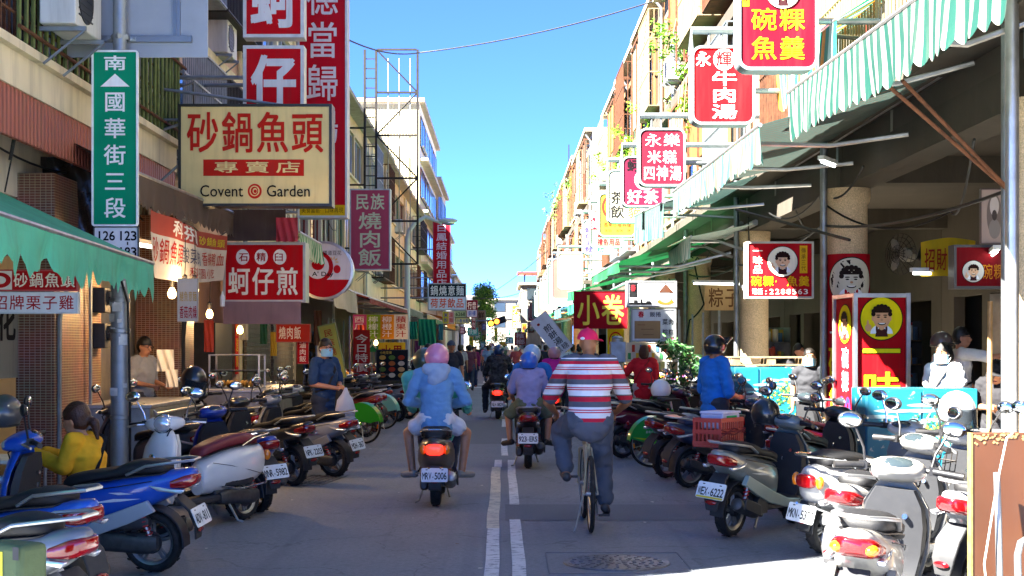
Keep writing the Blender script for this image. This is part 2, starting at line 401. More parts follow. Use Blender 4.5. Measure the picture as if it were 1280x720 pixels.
W['corr_cream'] = corr('cream_corrugated', '#a89f7e', 3.5); W['corr_red'] = corr('red_corrugated', '#9c5648', 6); W['corr_green'] = corr('green_corrugated', '#b9c4a0', 3); W['shutter'] = corr('roller_shutter', '#6e6a62', 8)
def brickmat(name, a, b_, mortar, sc, ratio=.5):
    m = bpy.data.materials.new(name); m.use_nodes = True; n, l = m.node_tree.nodes, m.node_tree.links
    br = n.new('ShaderNodeTexBrick'); br.inputs['Scale'].default_value = sc; br.inputs['Color1'].default_value = (*hexc(a), 1); br.inputs['Color2'].default_value = (*hexc(b_), 1); br.inputs['Mortar'].default_value = (*hexc(mortar), 1)
    br.inputs['Mortar Size'].default_value = .03; br.offset = 0; br.inputs['Brick Width'].default_value = .5; br.inputs['Row Height'].default_value = ratio
    tc = n.new('ShaderNodeTexCoord'); cx = n.new('ShaderNodeSeparateXYZ'); cb = n.new('ShaderNodeCombineXYZ'); ad = n.new('ShaderNodeMath')
    l.new(tc.outputs['Object'], cx.inputs[0]); l.new(cx.outputs[0], ad.inputs[0]); l.new(cx.outputs[1], ad.inputs[1]); l.new(ad.outputs[0], cb.inputs[0]); l.new(cx.outputs[2], cb.inputs[1])
    l.new(cb.outputs[0], br.inputs['Vector']); nz = n.new('ShaderNodeTexNoise'); nz.inputs['Scale'].default_value = 2; nz.inputs['Detail'].default_value = 6; l.new(tc.outputs['Object'], nz.inputs['Vector'])
    mx = n.new('ShaderNodeMix'); mx.data_type = 'RGBA'; mx.blend_type = 'MULTIPLY'; mx.inputs[0].default_value = .8
    l.new(br.outputs['Color'], mx.inputs[6]); l.new(nz.outputs['Color'], mx.inputs[7]); l.new(mx.outputs[2], n['Principled BSDF'].inputs['Base Color']); n['Principled BSDF'].inputs['Roughness'].default_value = .5
    bp = n.new('ShaderNodeBump'); bp.inputs['Strength'].default_value = .4; bp.inputs['Distance'].default_value = .01; l.new(br.outputs['Fac'], bp.inputs['Height']); bp.invert = True; l.new(bp.outputs[0], n['Principled BSDF'].inputs['Normal']); return m
W['tile_brown'] = brickmat('brown_mosaic_tile', '#8a4f2c', '#6d3b22', '#c0a68a', 9, .25); W['tile_white'] = brickmat('white_wall_tile', '#c9c2b2', '#bdb5a4', '#8a8478', 2.2, .5)
W['terrazzo'] = mat('terrazzo_column', '#cdb590', .7, var=.35, vscale=70, bump=.1, bscale=90, dirt=.45, dcol=(.2, .15, .1), dscale=1.6)
W['trim'] = wallmat('trim_beige', '#d9ccae'); W['floor'] = mat('terrazzo_floor', '#aaa498', .45, var=.25, vscale=60, dirt=.4)
def grid_wall(mb, y0, y1, z0, z1, ops, x0, x1, mi=0):
    ys = sorted({y0, y1, *[o[0] for o in ops], *[o[1] for o in ops]}); zs = sorted({z0, z1, *[o[2] for o in ops], *[o[3] for o in ops]})
    for i in range(len(ys) - 1):
        k = 0
        while k < len(zs) - 1:
            yc = (ys[i] + ys[i + 1]) / 2
            inop = lambda q: any(o[0] < yc < o[1] and o[2] < (zs[q] + zs[q + 1]) / 2 < o[3] for o in ops)
            if inop(k): k += 1; continue
            e = k
            while e + 1 < len(zs) - 1 and not inop(e + 1): e += 1
            mb.bx(x0, x1, ys[i], ys[i + 1], zs[k], zs[e + 1], mi); k = e + 1
WF = [mat('window_alu', '#a9adad', .4, .7, dirt=.3), mat('window_green', '#4f6a58', .5), mat('window_red', '#7a2b22', .55), mat('window_brown', '#54402c', .6)]
def window(parent, s, X, y0, y1, z0, z1, fm, n=2):
    """s = +1: the street lies towards +X (left row), -1: right row. X local."""
    m = MB(); fx = X - s * .09; t = .05
    for a, b_ in ((z0, z0 + t), (z1 - t, z1)): m.bx(fx - .03, fx + .03, y0, y1, a, b_)
    for k in range(n + 1):
        y = y0 + (y1 - y0) * k / n; y = min(max(y, y0 + t / 2), y1 - t / 2); m.bx(fx - .03, fx + .03, y - t / 2, y + t / 2, z0 + t, z1 - t)
    m.bx(fx - .006, fx + .006, y0 + .01, y1 - .01, z0 + .01, z1 - .01, 1)
    wn = m.build('window', [fm, M['glass']], parent)
    m = MB(); m.bx(X + s * .002, X + s * .1, y0 - .08, y1 + .08, z0 - .08, z0 - .003); m.build('sill', W['trim'], wn)
    return wn
def grille(parent, s, X, y0, y1, z0, z1, m_, depth=.45, step=.13, slant=0):
    m = MB(); xo = X + s * depth; r = .011
    n = max(2, int((y1 - y0) / step))
    for k in range(n + 1):
        y = y0 + (y1 - y0) * k / n; m.bx(xo - r, xo + r, y - r, y + r, z0, z1)
    for k in range(max(1, int(depth / step)) ):
        for y in (y0, y1): x = X + s * (.02 + k * step); m.bx(x - r, x + r, y - r, y + r, z0, z1)
    for z in (z0, z0 + .35 * (z1 - z0), z0 + .7 * (z1 - z0), z1):
        m.bx(xo - .02, xo + .02, y0, y1, z - .015, z + .015)
        for y in (y0, y1): m.bx(min(X, xo), max(X, xo), y - .015, y + .015, z - .015, z + .015)
    m.bx(min(X + s * .01, xo), max(X + s * .01, xo), y0, y1, z0 - .03, z0 - .016)
    return m.build('window_grille', m_, parent)
def pipe(parent, pts, r, m_, name='drainpipe'):
    m = MB(); m.tube(pts, r, 8); return m.build(name, m_, parent)

def left_house(y0, y1, h, wall, lab, z1f=3.55, cols=2, style=0, winm=0, interior='tile_white', recess=2.6):
    o = empty('shophouse', (XL, (y0 + y1) / 2, 0), 0, lab, 'shophouse', 'shophouses along the shaded row')
    hw = (y1 - y0) / 2 - .012
    nfl = max(1, round((h - z1f) / 2.9)); fh = (h - z1f) / nfl
    ops = []; rnd = random.Random(int(y0 * 10))
    for f in range(nfl):
        z = z1f + f * fh
        for c in range(cols):
            ya = -hw + .35 + (2 * hw - .5) * c / cols; yb = -hw + (2 * hw - .2) * (c + 1) / cols - .1
            ops.append((ya, yb, z + .85, z + fh - .5))
    m = MB(); grid_wall(m, -hw, hw, z1f, h, ops, -.2, 0)
    m.bx(-9, -.2, -hw, -hw + .15, 0, h); m.bx(-9, -.2, hw - .15, hw, 0, h); m.bx(-9, -8.8, -hw + .15, hw - .15, 0, h)
    m.bx(-.3, 0, -hw, -hw + .3, .003, z1f - .4); m.bx(-.3, 0, hw - .3, hw, .003, z1f - .4)
    m.bx(-.3, .02, -hw, hw, z1f - .4, z1f - .002)
    m.build('wall', W[wall], o)
    m = MB(); m.bx(-8.8, -.2, -hw + .15, hw - .15, h - .2, h); m.bx(-.45, .45, -hw, hw, h + .002, h + .14); m.bx(-9, -.45, -hw, hw, h + .002, h + .1); m.build('roof', W['conc'], o)
    for f in range(1, nfl + 1):
        if f < nfl:
            m = MB(); m.bx(.002, .12, -hw, hw, z1f + f * fh - .12, z1f + f * fh + .1); m.build('cornice', W['trim'], o)
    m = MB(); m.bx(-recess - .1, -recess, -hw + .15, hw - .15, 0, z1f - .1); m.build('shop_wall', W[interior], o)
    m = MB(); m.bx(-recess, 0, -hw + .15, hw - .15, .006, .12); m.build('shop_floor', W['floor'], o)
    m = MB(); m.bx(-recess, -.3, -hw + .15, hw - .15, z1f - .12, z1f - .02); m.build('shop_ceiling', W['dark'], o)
    for a in ops:
        window(o, 1, -.02, *a, WF[(winm + (rnd.random() < .2)) % 4], 2 + int(rnd.random() * 2))
        if style == 1 or (style == 2 and rnd.random() < .6): grille(o, 1, 0, a[0] - .1, a[1] + .1, a[2] - .15, a[3] + .1, (M['rust'], M['iron'], M['galv'])[rnd.randrange(3)])
    for k in range(2):
        y = -hw + .12 + rnd.random() * .2 if k else hw - .3
        pipe(o, [(.06, y, z1f - .2), (.06, y, h - .1)], .045, (W['trim'], M['galv'])[k])
    return o, hw, z1f, fh
LH = [(6.3, 12.2, 10.0, 'grey', 'grey shophouse at the corner nearest the crossing', 2, 1, 3), (12.2, 20.0, 9.6, 'cream', 'cream shophouse behind the green street name sign, brown tiled pillars below', 2, 2, 0),
      (20.0, 27.0, 9.4, 'pink', 'pinkish tiled shophouse behind the cream lightbox sign', 2, 1, 2), (27.0, 34.0, 9.2, 'cream', 'cream shophouse with roller shutters behind the round dessert sign', 3, 2, 0),
      (34.0, 42.0, 9.2, 'grey', 'grey shophouse behind the colourful juice banner', 3, 0, 2), (42.0, 51.0, 9.2, 'tan', 'tan shophouse beside the bare sign frame', 3, 0, 0),
      (51.0, 60.0, 9.3, 'cream', 'cream rendered shophouse past the bare sign frame, under the eave', 3, 2, 0), (60.0, 72.0, 9.2, 'tan', 'tan rendered shophouse behind the street lamp', 4, 0, 1), (72.0, 85.0, 9.2, 'cream', 'cream shophouse standing against the tall corrugated wall', 4, 2, 0)]
for i, (a, b_, h, wl, lab, cols, st, wm) in enumerate(LH):
    left_house(a, b_, h, wl, lab, cols=cols, style=st, winm=wm, interior=('tile_white', 'cream', 'dark', 'tile_white', 'dark')[i % 5] if i else 'dark')
# taller buildings further on
def block(name, lab, x0, x1, y0, y1, h, wall, s, storeys, nwin, side_corr=None, roofm='conc', face=True, grp=None):
    o = empty(name, ((x0 + x1) / 2, (y0 + y1) / 2, 0), 0, lab, 'building', grp)
    hx, hy = (x1 - x0) / 2, (y1 - y0) / 2; m = MB(); m.bx(-hx, hx, -hy, hy, 0, h); m.build('wall', W[wall], o)
    if side_corr: m = MB(); m.bx(-hx, hx, -hy - .06, -hy - .003, h * .45, h - .1); m.build('cladding', W[side_corr], o)
    m = MB(); m.bx(-hx - .3, hx + .3, -hy - .3, hy + .3, h + .002, h + .25); m.build('roof', W[roofm], o)
    X = hx * s
    for f in range(storeys):
        z = 3.6 + f * (h - 3.8) / storeys
        for k in range(nwin):
            a = -hy + .5 + k * (2 * hy - .6) / nwin; window(o, s, X + s * .125, a, a + (2 * hy - .6) / nwin - .6, z + .8, z + (h - 3.8) / storeys - .5, WF[(k + f) % 4], 2)
        m = MB(); m.bx(min(X + s * .003, X + s * .5), max(X + s * .003, X + s * .5), -hy, hy, z - .15, z); m.build('balcony', W['trim'], o)
    if face:
        for f in range(storeys):
            z = 3.6 + f * (h - 3.8) / storeys
            for k in range(2):
                m = MB(); xa = -hx + .6 + k * hx; m.bx(xa, xa + hx * .5, -hy - .08, -hy - .004, z + .8, z + 2); m.build('window', M['glass'], o)
    return o
block('apartment_building', 'tall cream building with corrugated side wall above the lower rooftops', -12, -5, 85.2, 106, 16.2, 'cream', 1, 4, 4, 'corr_cream', face=False)
block('apartment_building', 'ochre building with cluttered balconies beyond the tall corrugated wall', -12, -4.9, 106.2, 121, 14.0, 'tan', 1, 3, 4)
block('apartment_building', 'pale green corrugated building beside the far tree, left of the sky gap', -11, -5.4, 132, 150, 12.4, 'green', 1, 3, 3, 'corr_green')
block('apartment_building', 'low white building below the far tree', -12, -5.2, 152, 190, 9, 'white', 1, 2, 6, grp=None)
# the street's far end
block('apartment_building', 'white corner building closing the far end of the street', -1.9, 4.4, 205, 214, 8.3, 'white', 1, 2, 3)
block('apartment_building', 'white tower block with a red roof canopy at the far end', 1.9, 6.5, 150, 166, 8.1, 'white', -1, 2, 4)
o = empty('roof_canopy', (3.2, 152, 8.35), 0, 'red metal canopy on thin posts on the white rooftop', 'canopy')
m = MB(); m.bx(-1.7, 1.6, -1.4, 3, .95, 1.15); m.build('roof_sheet', mat('red_sheet', '#a5382a', .5, dirt=.3), o)
m = MB()
for x in (-.9, 1.2):
    for y in (-1, 2.6): m.bx(x - .05, x + .05, y - .05, y + .05, .002, .948)
m.build('post', M['iron'], o)
block('apartment_building', 'pale building across the crossing at the far left end', -9, -2.0, 228, 240, 9.5, 'cream', 1, 3, 3)

# right row: arcade on round columns
BEAM = wallmat('shade_toned_beam', '#423c33', dirt=.6)  # base colour darkened to hold the shade under the awnings, dirt streaks over it
SUNW = {k: wallmat('sun_worn_' + k, h, dirt=.6, dcol=(.1, .06, .035)) for k, h in dict(conc='#6b6051', grey='#655f56', tan='#7a5e40', ochre='#80592c', white='#9c968a').items()}
GREYB = mat('grey_weathered_board', '#645a4d', .8, var=.4, vscale=4, bump=.2, bscale=20, dirt=.5, dcol=(.09, .06, .04), streak=True)
CREAMB = mat('cream_panel', '#857758', .7, var=.2, vscale=3, dirt=.5, dcol=(.16, .09, .05), streak=True)
ORANGE = mat('weathered_orange_board', '#84481b', .75, var=.5, vscale=3, bump=.2, bscale=20, dirt=.5, dcol=(.1, .05, .03), streak=True)
YELLOWB = mat('yellowed_blind', '#8a732c', .7, var=.3, vscale=6, dirt=.4, streak=True)
def right_house(y0, y1, h, wall, lab, X=XR, cols=2, arcade=True, iw='dark'):
    o = empty('shophouse', (X, (y0 + y1) / 2, 0), 0, lab, 'shophouse', 'shophouses along the arcade'); hw = (y1 - y0) / 2 - .012; rnd = random.Random(int(y0 * 7))
    zf = 4.35; n = 2; fh = (h - zf) / n; ops = []
    for f in range(n):
        for c in range(cols):
            ya = -hw + .4 + (2 * hw - .6) * c / cols; yb = -hw + (2 * hw - .3) * (c + 1) / cols - .15
            ops.append((ya, yb, zf + f * fh + .7, zf + (f + 1) * fh - .55))
    m = MB(); grid_wall(m, -hw, hw, zf, h, ops, 0, .22)
    m.bx(.22, 12, -hw, -hw + .16, zf + .001, h); m.bx(.22, 12, hw - .16, hw, zf + .001, h); m.bx(11.8, 12, -hw + .16, hw - .16, 0, h)
    m.build('wall', SUNW[wall], o)
    m = MB(); m.bx(.22, 11.8, -hw + .16, hw - .16, h - .2, h); m.bx(-.35, 12, -hw, hw, h + .002, h + .16); m.build('roof', W['conc'], o)
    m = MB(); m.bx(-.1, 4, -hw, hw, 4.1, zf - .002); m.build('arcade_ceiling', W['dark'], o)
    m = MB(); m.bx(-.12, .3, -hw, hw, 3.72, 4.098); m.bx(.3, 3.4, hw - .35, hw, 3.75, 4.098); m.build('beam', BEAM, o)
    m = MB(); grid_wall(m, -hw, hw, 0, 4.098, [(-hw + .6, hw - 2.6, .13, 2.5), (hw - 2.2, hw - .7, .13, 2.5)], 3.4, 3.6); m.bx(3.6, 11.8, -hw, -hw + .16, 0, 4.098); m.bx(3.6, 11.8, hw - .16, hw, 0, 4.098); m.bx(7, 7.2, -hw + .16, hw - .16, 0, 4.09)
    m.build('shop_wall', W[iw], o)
    m = MB(); m.bx(-.35, 7, -hw, hw, .006, .13); m.build('arcade_floor', W['floor'], o)
    m = MB(); c = -hw + .12
    m.lathe([(.285, .131), (.285, .3), (.27, .34), (.262, 3.5), (.29, 3.55), (.3, 3.6), (.3, 3.718)], (.0, c, 0), seg=28); m.build('column', W['terrazzo'], o)
    m = MB(); m.tube([(-.33, c - .06, .14), (-.33, c - .06, zf + .3)], .05, 10); m.build('drainpipe', M['galv'], o)
    for f in range(n):
        m = MB(); z = zf + f * fh
        if f == 0: m.bx(-.5, -.002, -hw, hw, z + .002, z + .16)
        else: m.bx(-.25, -.002, -hw, hw, z - .15, z + .12)
        m.build('ledge', BEAM, o)
    for i, a in enumerate(ops):
        window(o, -1, .03, *a, WF[rnd.randrange(4)], 2 + rnd.randrange(2))
        q = rnd.random()
        if q < .5: grille(o, -1, 0, a[0] - .12, a[1] + .12, a[2] - .2, a[3] + .15, (M['rust'], M['galv'], CREAMB)[rnd.randrange(3)], depth=.4 + .2 * rnd.random())
        elif q < .82:
            m = MB(); t = a[2] + (a[3] - a[2]) * rnd.choice((0, .3, .45)); m.bx(-.3, -.26, a[0] - .1, a[1] + .1, t, a[3] + .2); m.build('screen_board', (ORANGE, YELLOWB, GREYB, CREAMB, CREAMB)[rnd.randrange(5)], o)
            m = MB(); m.bx(-.365, -.345, a[0] - .1, a[1] + .1, a[3] + .2, a[3] + .28)
            for y in (a[0] - .08, (a[0] + a[1]) / 2, a[1] + .08): m.bx(-.3, -.002, y - .03, y + .03, a[3] + .21, a[3] + .27); m.bx(-.345, -.305, y - .03, y + .03, a[2] - .2, a[3] + .27)
            m.build('screen_frame', M['rust'], o)
    for y in (-hw + .25, hw * .3): pipe(o, [(-.07, y, zf - .5), (-.07, y, h - .4), (-.3, y, h - .1)], .05, (W['white'], M['galv'])[rnd.randrange(2)])
    return o
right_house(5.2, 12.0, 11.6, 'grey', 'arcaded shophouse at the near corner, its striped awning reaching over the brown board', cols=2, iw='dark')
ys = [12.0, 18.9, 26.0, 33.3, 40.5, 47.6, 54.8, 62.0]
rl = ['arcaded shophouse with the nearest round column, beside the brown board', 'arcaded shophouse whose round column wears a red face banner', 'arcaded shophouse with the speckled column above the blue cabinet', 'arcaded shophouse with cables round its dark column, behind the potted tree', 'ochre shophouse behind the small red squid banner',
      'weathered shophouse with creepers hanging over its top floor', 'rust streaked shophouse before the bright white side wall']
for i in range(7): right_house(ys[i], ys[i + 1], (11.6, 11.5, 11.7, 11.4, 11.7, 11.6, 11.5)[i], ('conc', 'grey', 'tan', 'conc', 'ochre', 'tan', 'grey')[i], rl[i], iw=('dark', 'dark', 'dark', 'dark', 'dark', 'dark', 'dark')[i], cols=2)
ys2 = [62.05, 74, 86, 98, 112, 128, 148]
rl2 = ['projecting shophouse with a blank white side wall lit by the sun', 'shophouse with weathered boards two doors beyond the white wall', 'shophouse with rusty cages in the far row under the rooftop plants', 'far shophouse with orange boards where the blank lightboxes begin', 'far shophouse below the thin rooftop mast', 'last shophouse of the arcade row, before the white tower block']
for i in range(6): right_house(ys2[i], ys2[i + 1], (11.0, 11.4, 11.5, 11.4, 11.7, 11.2)[i], ('white', 'tan', 'ochre', 'tan', 'grey', 'ochre')[i], rl2[i], X=3.9, cols=4)
# ------------------------------------------------------------------ signs
def sign(name, lab, px, D, body='#b9bcbd', face='#c1121f', texts=(), rad=0, depth=.22, border=.03, shapes=(), cat='sign', group=None, bracket=None, fmat=None, yaw=0, backface=None):
    """px = (x0, y0, x1, y1) in the photograph at distance D: its real size and place follow. texts: (string, u0, v0, u1, v1, colour, opts); u, v from the lower left of the face, 0..1"""
    p0, p1 = at(px[0], px[3], D), at(px[2], px[1], D)
    wd, ht = p1.x - p0.x, p1.z - p0.z; cx = (p0.x + p1.x) / 2
    o = empty(name, (cx, D, p0.z), yaw, lab, cat, group)
    m = MB(); m.prism(rrect(-wd / 2, 0, wd / 2, ht, rad), (0, 0, 0), (1, 0, 0), (0, 0, 1), (0, depth, 0))
    # raised rim
    n_ = 5; a = rrect(-wd / 2, 0, wd / 2, ht, rad, n_); b_ = rrect(-wd / 2 + border, border, wd / 2 - border, ht - border, max(0, rad - border), n_)
    if len(a) != len(b_): b_ = rrect(-wd / 2 + border, border, wd / 2 - border, ht - border, .001, n_) if rad > 0 else b_
    k = len(a)
    V = [(p[0], -.018, p[1]) for p in a] + [(p[0], -.018, p[1]) for p in b_] + [(p[0], -.0, p[1]) for p in b_] + [(p[0], 0, p[1]) for p in a]
    m.add(V, [(i, (i + 1) % k, k + (i + 1) % k, k + i) for i in range(k)] + [(k + i, k + (i + 1) % k, 2 * k + (i + 1) % k, 2 * k + i) for i in range(k)] + [(i, 3 * k + i, 3 * k + (i + 1) % k, (i + 1) % k) for i in range(k)])
    m.build('frame', fmat or plastic(body, .4), o)
    m = MB(); m.add([(p[0], -.004, p[1]) for p in b_], [tuple(range(k))]); m.add([(p[0], depth + .004, p[1]) for p in b_], [tuple(range(k))[::-1]])
    f_ = m.build('panel', vinyl(face) if isinstance(face, str) else face, o)
    U = lambda u: -wd / 2 + border + u * (wd - 2 * border); Vv = lambda v: border + v * (ht - 2 * border)
    i = 0
    for sh in shapes:                                  # (kind, u0, v0, u1, v1, colour)
        m = MB(); i += 1; y = -.006 - .0012 * i
        if sh[0] == 'rect': P = [(U(sh[1]), Vv(sh[2])), (U(sh[3]), Vv(sh[2])), (U(sh[3]), Vv(sh[4])), (U(sh[1]), Vv(sh[4]))]
        elif sh[0] == 'poly': P = [(U(q[0]), Vv(q[1])) for q in sh[1]]
        else: P = ellipse((U(sh[1]) + U(sh[3])) / 2, (Vv(sh[2]) + Vv(sh[4])) / 2, (U(sh[3]) - U(sh[1])) / 2, (Vv(sh[4]) - Vv(sh[2])) / 2)
        m.add([(p[0], y, p[1]) for p in P], [tuple(range(len(P)))]); m.build('emblem', vinyl(sh[-1]), o)
    by = {}
    for t in texts: by.setdefault(t[5], []).append(t)
    for col, ts in by.items():
        i += 1
        for t in ts:
            m = MB(); kw = dict(t[6]) if len(t) > 6 else {}
            letters(m, t[0], U(t[1]), Vv(t[2]), U(t[3]), Vv(t[4]), 0, -.006 - .0012 * i, **kw); m.build('lettering', vinyl(col), o, recalc=False)
    if bracket:
        for br in bracket: m = MB(); m.tube([Vector(q) - Vector((cx, D, p0.z)) for q in br[0]], br[1], 8); m.build('bracket', M['galv'], o)
    return o
V_ = dict(vert=True)
def B(b, **k): return dict(bold=b, **k)
# --- left row
sg = at(144, 282, 14)
# street-name pole
PX, PD = gx(150, 14.0), 14.0
t = empty('sign_pole', (PX, PD, 0), 0, 'tall grey steel pole carrying the green street name sign', 'pole')
m = MB(); m.tube([(0, 0, .005), (0, 0, 3.1)], [.09, .09], 20); m.tube([(0, 0, 3.1), (0, 0, 6.2)], [.068, .066], 20); m.lathe([(.09, 3.06), (.095, 3.1), (.068, 3.16)])
m.build('shaft', mat('galvanised_pole', '#8d959b', .45, .55, var=.25, vscale=5, dirt=.5, dcol=(.14, .12, .1), dscale=5), t)
for z in (.9, 1.75, 2.05): m = MB(); m.lathe([(.092, z), (.1, z + .005), (.1, z + .04), (.092, z + .045)], seg=20); m.build('band', M['galv'], t)
m = MB(); rnd = random.Random(3)
for k in range(13):
    a = R(-90 + rnd.uniform(-60, 60)); z = rnd.uniform(1.1, 2.3); d = rnd.uniform(.02, .05); c = Vector((math.cos(a), math.sin(a), 0)) * .0925; tx = Vector((-math.sin(a), math.cos(a), 0))
    m.quad(c - tx * d + Vector((0, 0, z)), c + tx * d + Vector((0, 0, z)), c + tx * d + Vector((0, 0, z + d * 1.7)), c - tx * d + Vector((0, 0, z + d * 1.7)))
m.build('sticker', mat('old_sticker', '#c9ccca', .7, var=.3, vscale=9), t)
m = MB(); m.tube([(.03, -.1, 2.3), (.1, -.09, 2.05), (.11, -.05, 1.2), (.1, .0, .3)], .012, 6); m.build('cable', M['cable'], t)
WHT, RED = '#eeeeea', '#c4121e'
sign('street_sign', 'green vertical street name sign with white characters on the pole', (115, 63, 173, 283), 13.88, '#e8ebe8', '#0c8a63', [
    ('南', .2, .89, .8, .985, WHT, B(.022)), ('國華街三段', .17, .02, .83, .79, WHT, B(.022, vert=True, fill=.8))], rad=.03, depth=.02, border=.018,
    shapes=[('poly', [(.16, .8), (.84, .8), (.5, .875)], WHT)])
sign('house_number_plate', 'white plate of house numbers below the green street sign', (117, 283, 174, 325), 13.88, '#23282a', '#e6e8e6', [
    ('126', .04, .55, .48, .95, '#17191b', B(.03)), ('123', .54, .55, .98, .95, '#17191b', B(.03)), ('186', .04, .03, .48, .43, '#17191b', B(.03)), ('183', .54, .03, .98, .43, '#17191b', B(.03))], rad=.02, depth=.015, border=.012,
    shapes=[('rect', .24, .44, .27, .54, '#17191b'), ('rect', .75, .44, .78, .54, '#17191b')])
a, b_ = at(50, 72, 14.12), at(260, -60, 14.12)
t = empty('traffic_sign', ((a.x + b_.x) / 2, 14.12, a.z), 0, 'back of a large blank grey traffic board bolted to the sign pole', 'sign')
hw = (b_.x - a.x) / 2; m = MB(); m.bx(-hw, hw, 0, .012, 0, b_.z - a.z); m.build('board', mat('alu_sheet', '#a3a7aa', .5, .35, var=.08, vscale=2, dirt=.25, dcol=(.2, .19, .17)), t, bevel=.004)
m = MB(); z = gz(49, 14.1) - a.z; x0, x1 = gx(70, 14.1), gx(240, 14.1); cx = (a.x + b_.x) / 2
m.bx(x0 - cx, x1 - cx, -.045, -.003, z - .03, z + .03); m.bx(x0 - cx, x1 - cx, -.05, -.02, z + .02, z + .032)
for x in (gx(88, 14.1), gx(221, 14.1)): m.bx(x - cx - .035, x - cx + .035, -.03, -.003, z + .035, b_.z - a.z); m.bx(x - cx - .004, x - cx + .004, -.05, -.03, z + .035, b_.z - a.z)
m.build('rail', mat('alu_rail', '#8b8f92', .4, .8, dirt=.3), t)
m = MB(); x = PX - cx
m.tube([(x - .14, -.05, z), (x - .08, -.06, z), (x - .078, -.13, z), (x, -.2, z), (x + .078, -.13, z), (x + .08, -.06, z), (x + .14, -.05, z)], .028, 6, flat=.3, side=(0, 0, 1))
for q in (x - .12, x + .12): m.cyl((q, -.05, z), (q, -.08, z), .014, seg=6)
m.build('clamp', M['galv'], t)

sign('lightbox_sign', 'cream lightbox sign with red brush characters over the brown awning', (223, 130, 415, 258), 18.0, '#23251f', '#d8c88c', [
    ('砂鍋魚頭', .03, .5, .97, .97, '#b5261c', B(.03)), ('專賣店', .2, .3, .83, .45, '#e2d08f', B(.02, fill=.82)), ('Covent', .13, .07, .42, .19, '#1d1a16', B(.005, latin=True)), ('Garden', .58, .07, .87, .19, '#1d1a16', B(.005, latin=True))], depth=.3, border=.035,
    shapes=[('rect', .15, .285, .83, .455, '#b5261c'), ('ell', .45, .05, .545, .205, '#b5261c'), ('ell', .463, .075, .53, .185, '#d8c88c'), ('ell', .47, .085, .522, .175, '#b5261c'), ('ell', .484, .1, .515, .16, '#d8c88c'), ('ell', .49, .108, .512, .145, '#b5261c')],
    bracket=[([at(415, 140, 18.15), (XL, 18.15, at(0, 100, 18).z)], .02), ([at(300, 131, 18.1), at(180, 170, 18.1)], .018), ([at(230, 200, 18.1), at(175, 250, 18.1)], .018), ([at(230, 250, 18.15), (XL, 18.15, gz(250, 18.15))], .02), ([at(230, 150, 18.15), (XL, 18.15, gz(150, 18.15))], .02)])
for nm, ch, y0, y1, lb in (('a', '蚵', -55, 47, 'upper red square lightbox with one white character, cut by the frame top'), ('b', '仔', 57, 150, 'red square lightbox with one white character, just above the cream lightbox')):
    sign('lightbox_sign', lb, (304, y0, 380, y1), 19.4, '#c9ccce', RED, [(ch, .05, .05, .95, .95, '#d9dadc', B(.045))], depth=.25, border=.045, bracket=[([(gx(304, 19.5), 19.5, gz(y0 + 40, 19.5)), (XL, 19.5, gz(y0 + 40, 19.5))], .03)])
sign('lightbox_sign', 'tall red vertical lightbox with pale characters and a yellow foot', (372, -90, 434, 272), 21.5, '#b9c2c8', '#b20f22', [
    ('德當歸鴨', .1, .24, .9, .84, '#cfc9cc', B(.014, vert=True, fill=.9)), ('美食當前·口味再現', .04, .008, .96, .03, '#3a2a10', B(.01))], depth=.35, border=.03, shapes=[('rect', 0, 0, 1, .037, '#d8b316')],
    bracket=[([(gx(372, 21.7), 21.7, z), (XL, 21.7, z)], .03) for z in (4.0, 5.6, 7.2)])
sign('lightbox_sign', 'wide red lightbox with three white discs, above the mauve stall cloth', (279, 303, 382, 378), 20.0, '#a7a9a4', '#b90f16', [
    ('石精臼', .12, .63, .8, .93, '#a01016', B(.02, fill=.55)), ('蚵仔煎', .02, .06, .95, .62, '#ece6d0', B(.035))], depth=.35, border=.035,
    shapes=[('ell', .135, .64, .305, .92, '#ece9df'), ('ell', .375, .64, .545, .92, '#ece9df'), ('ell', .615, .64, .785, .92, '#ece9df')])
sign('lightbox_sign', 'faded pink vertical lightbox with pale green characters', (437, 236, 488, 338), 30.0, '#b3bcc0', '#b04a63', [
    ('民族', .1, .74, .9, .97, '#c8cfae', B(.03)), ('燒肉飯', .18, .03, .82, .73, '#c8cfae', B(.04, vert=True, fill=.98))], depth=.3, border=.03, bracket=[([(gx(437, 30.1), 30.1, z), (XL, 30.1, z)], .025) for z in (3.6, 4.6)])
# round sign
c = at(405, 338, 24); t = empty('round_sign', tuple(c), 0, 'round red and white dessert lightbox under a small striped awning', 'sign'); r = 36 * 24 / F
m = MB(); m.lathe([(r, .3), (r, .0), (r + .012, -.01), (r - .03, -.02), (r - .035, 0)], axis=(0, 1, 0), seg=48); m.build('frame', M['alu'], t)
def disc(pa, x, z, rx, rz, y, col, a0=0, a1=360, nm='emblem'):
    P = [(x + rx * math.cos(R(a0 + (a1 - a0) * k / 40)), y, z + rz * math.sin(R(a0 + (a1 - a0) * k / 40))) for k in range(40 if a1 - a0 >= 360 else 41)]
    m = MB(); m.add(P, [tuple(range(len(P)))]); return m.build(nm, vinyl(col), pa)
disc(t, 0, 0, r - .03, r - .03, -.006, '#d9d8e2', nm='panel'); disc(t, 0, 0, r - .031, r - .031, -.008, '#b5121f', 200, 340); disc(t, -.11, .06, r * .55, r * .55, -.010, '#b5121f'); disc(t, -.11, .06, r * .4, r * .42, -.012, '#d9d8e2'); disc(t, -.1, .1, r * .22, r * .2, -.014, '#b5121f'); disc(t, .22, .02, .06, .07, -.01, '#c41a26')
m = MB(); letters(m, "A' Day", -.2, -.12, .16, -.02, 0, -.016, latin=True, bold=.02); letters(m, '鐵道豆花', -.02, .25, .3, .34, 0, -.016); m.build('lettering', vinyl('#1b1a1c'), t, recalc=False)
m = MB()
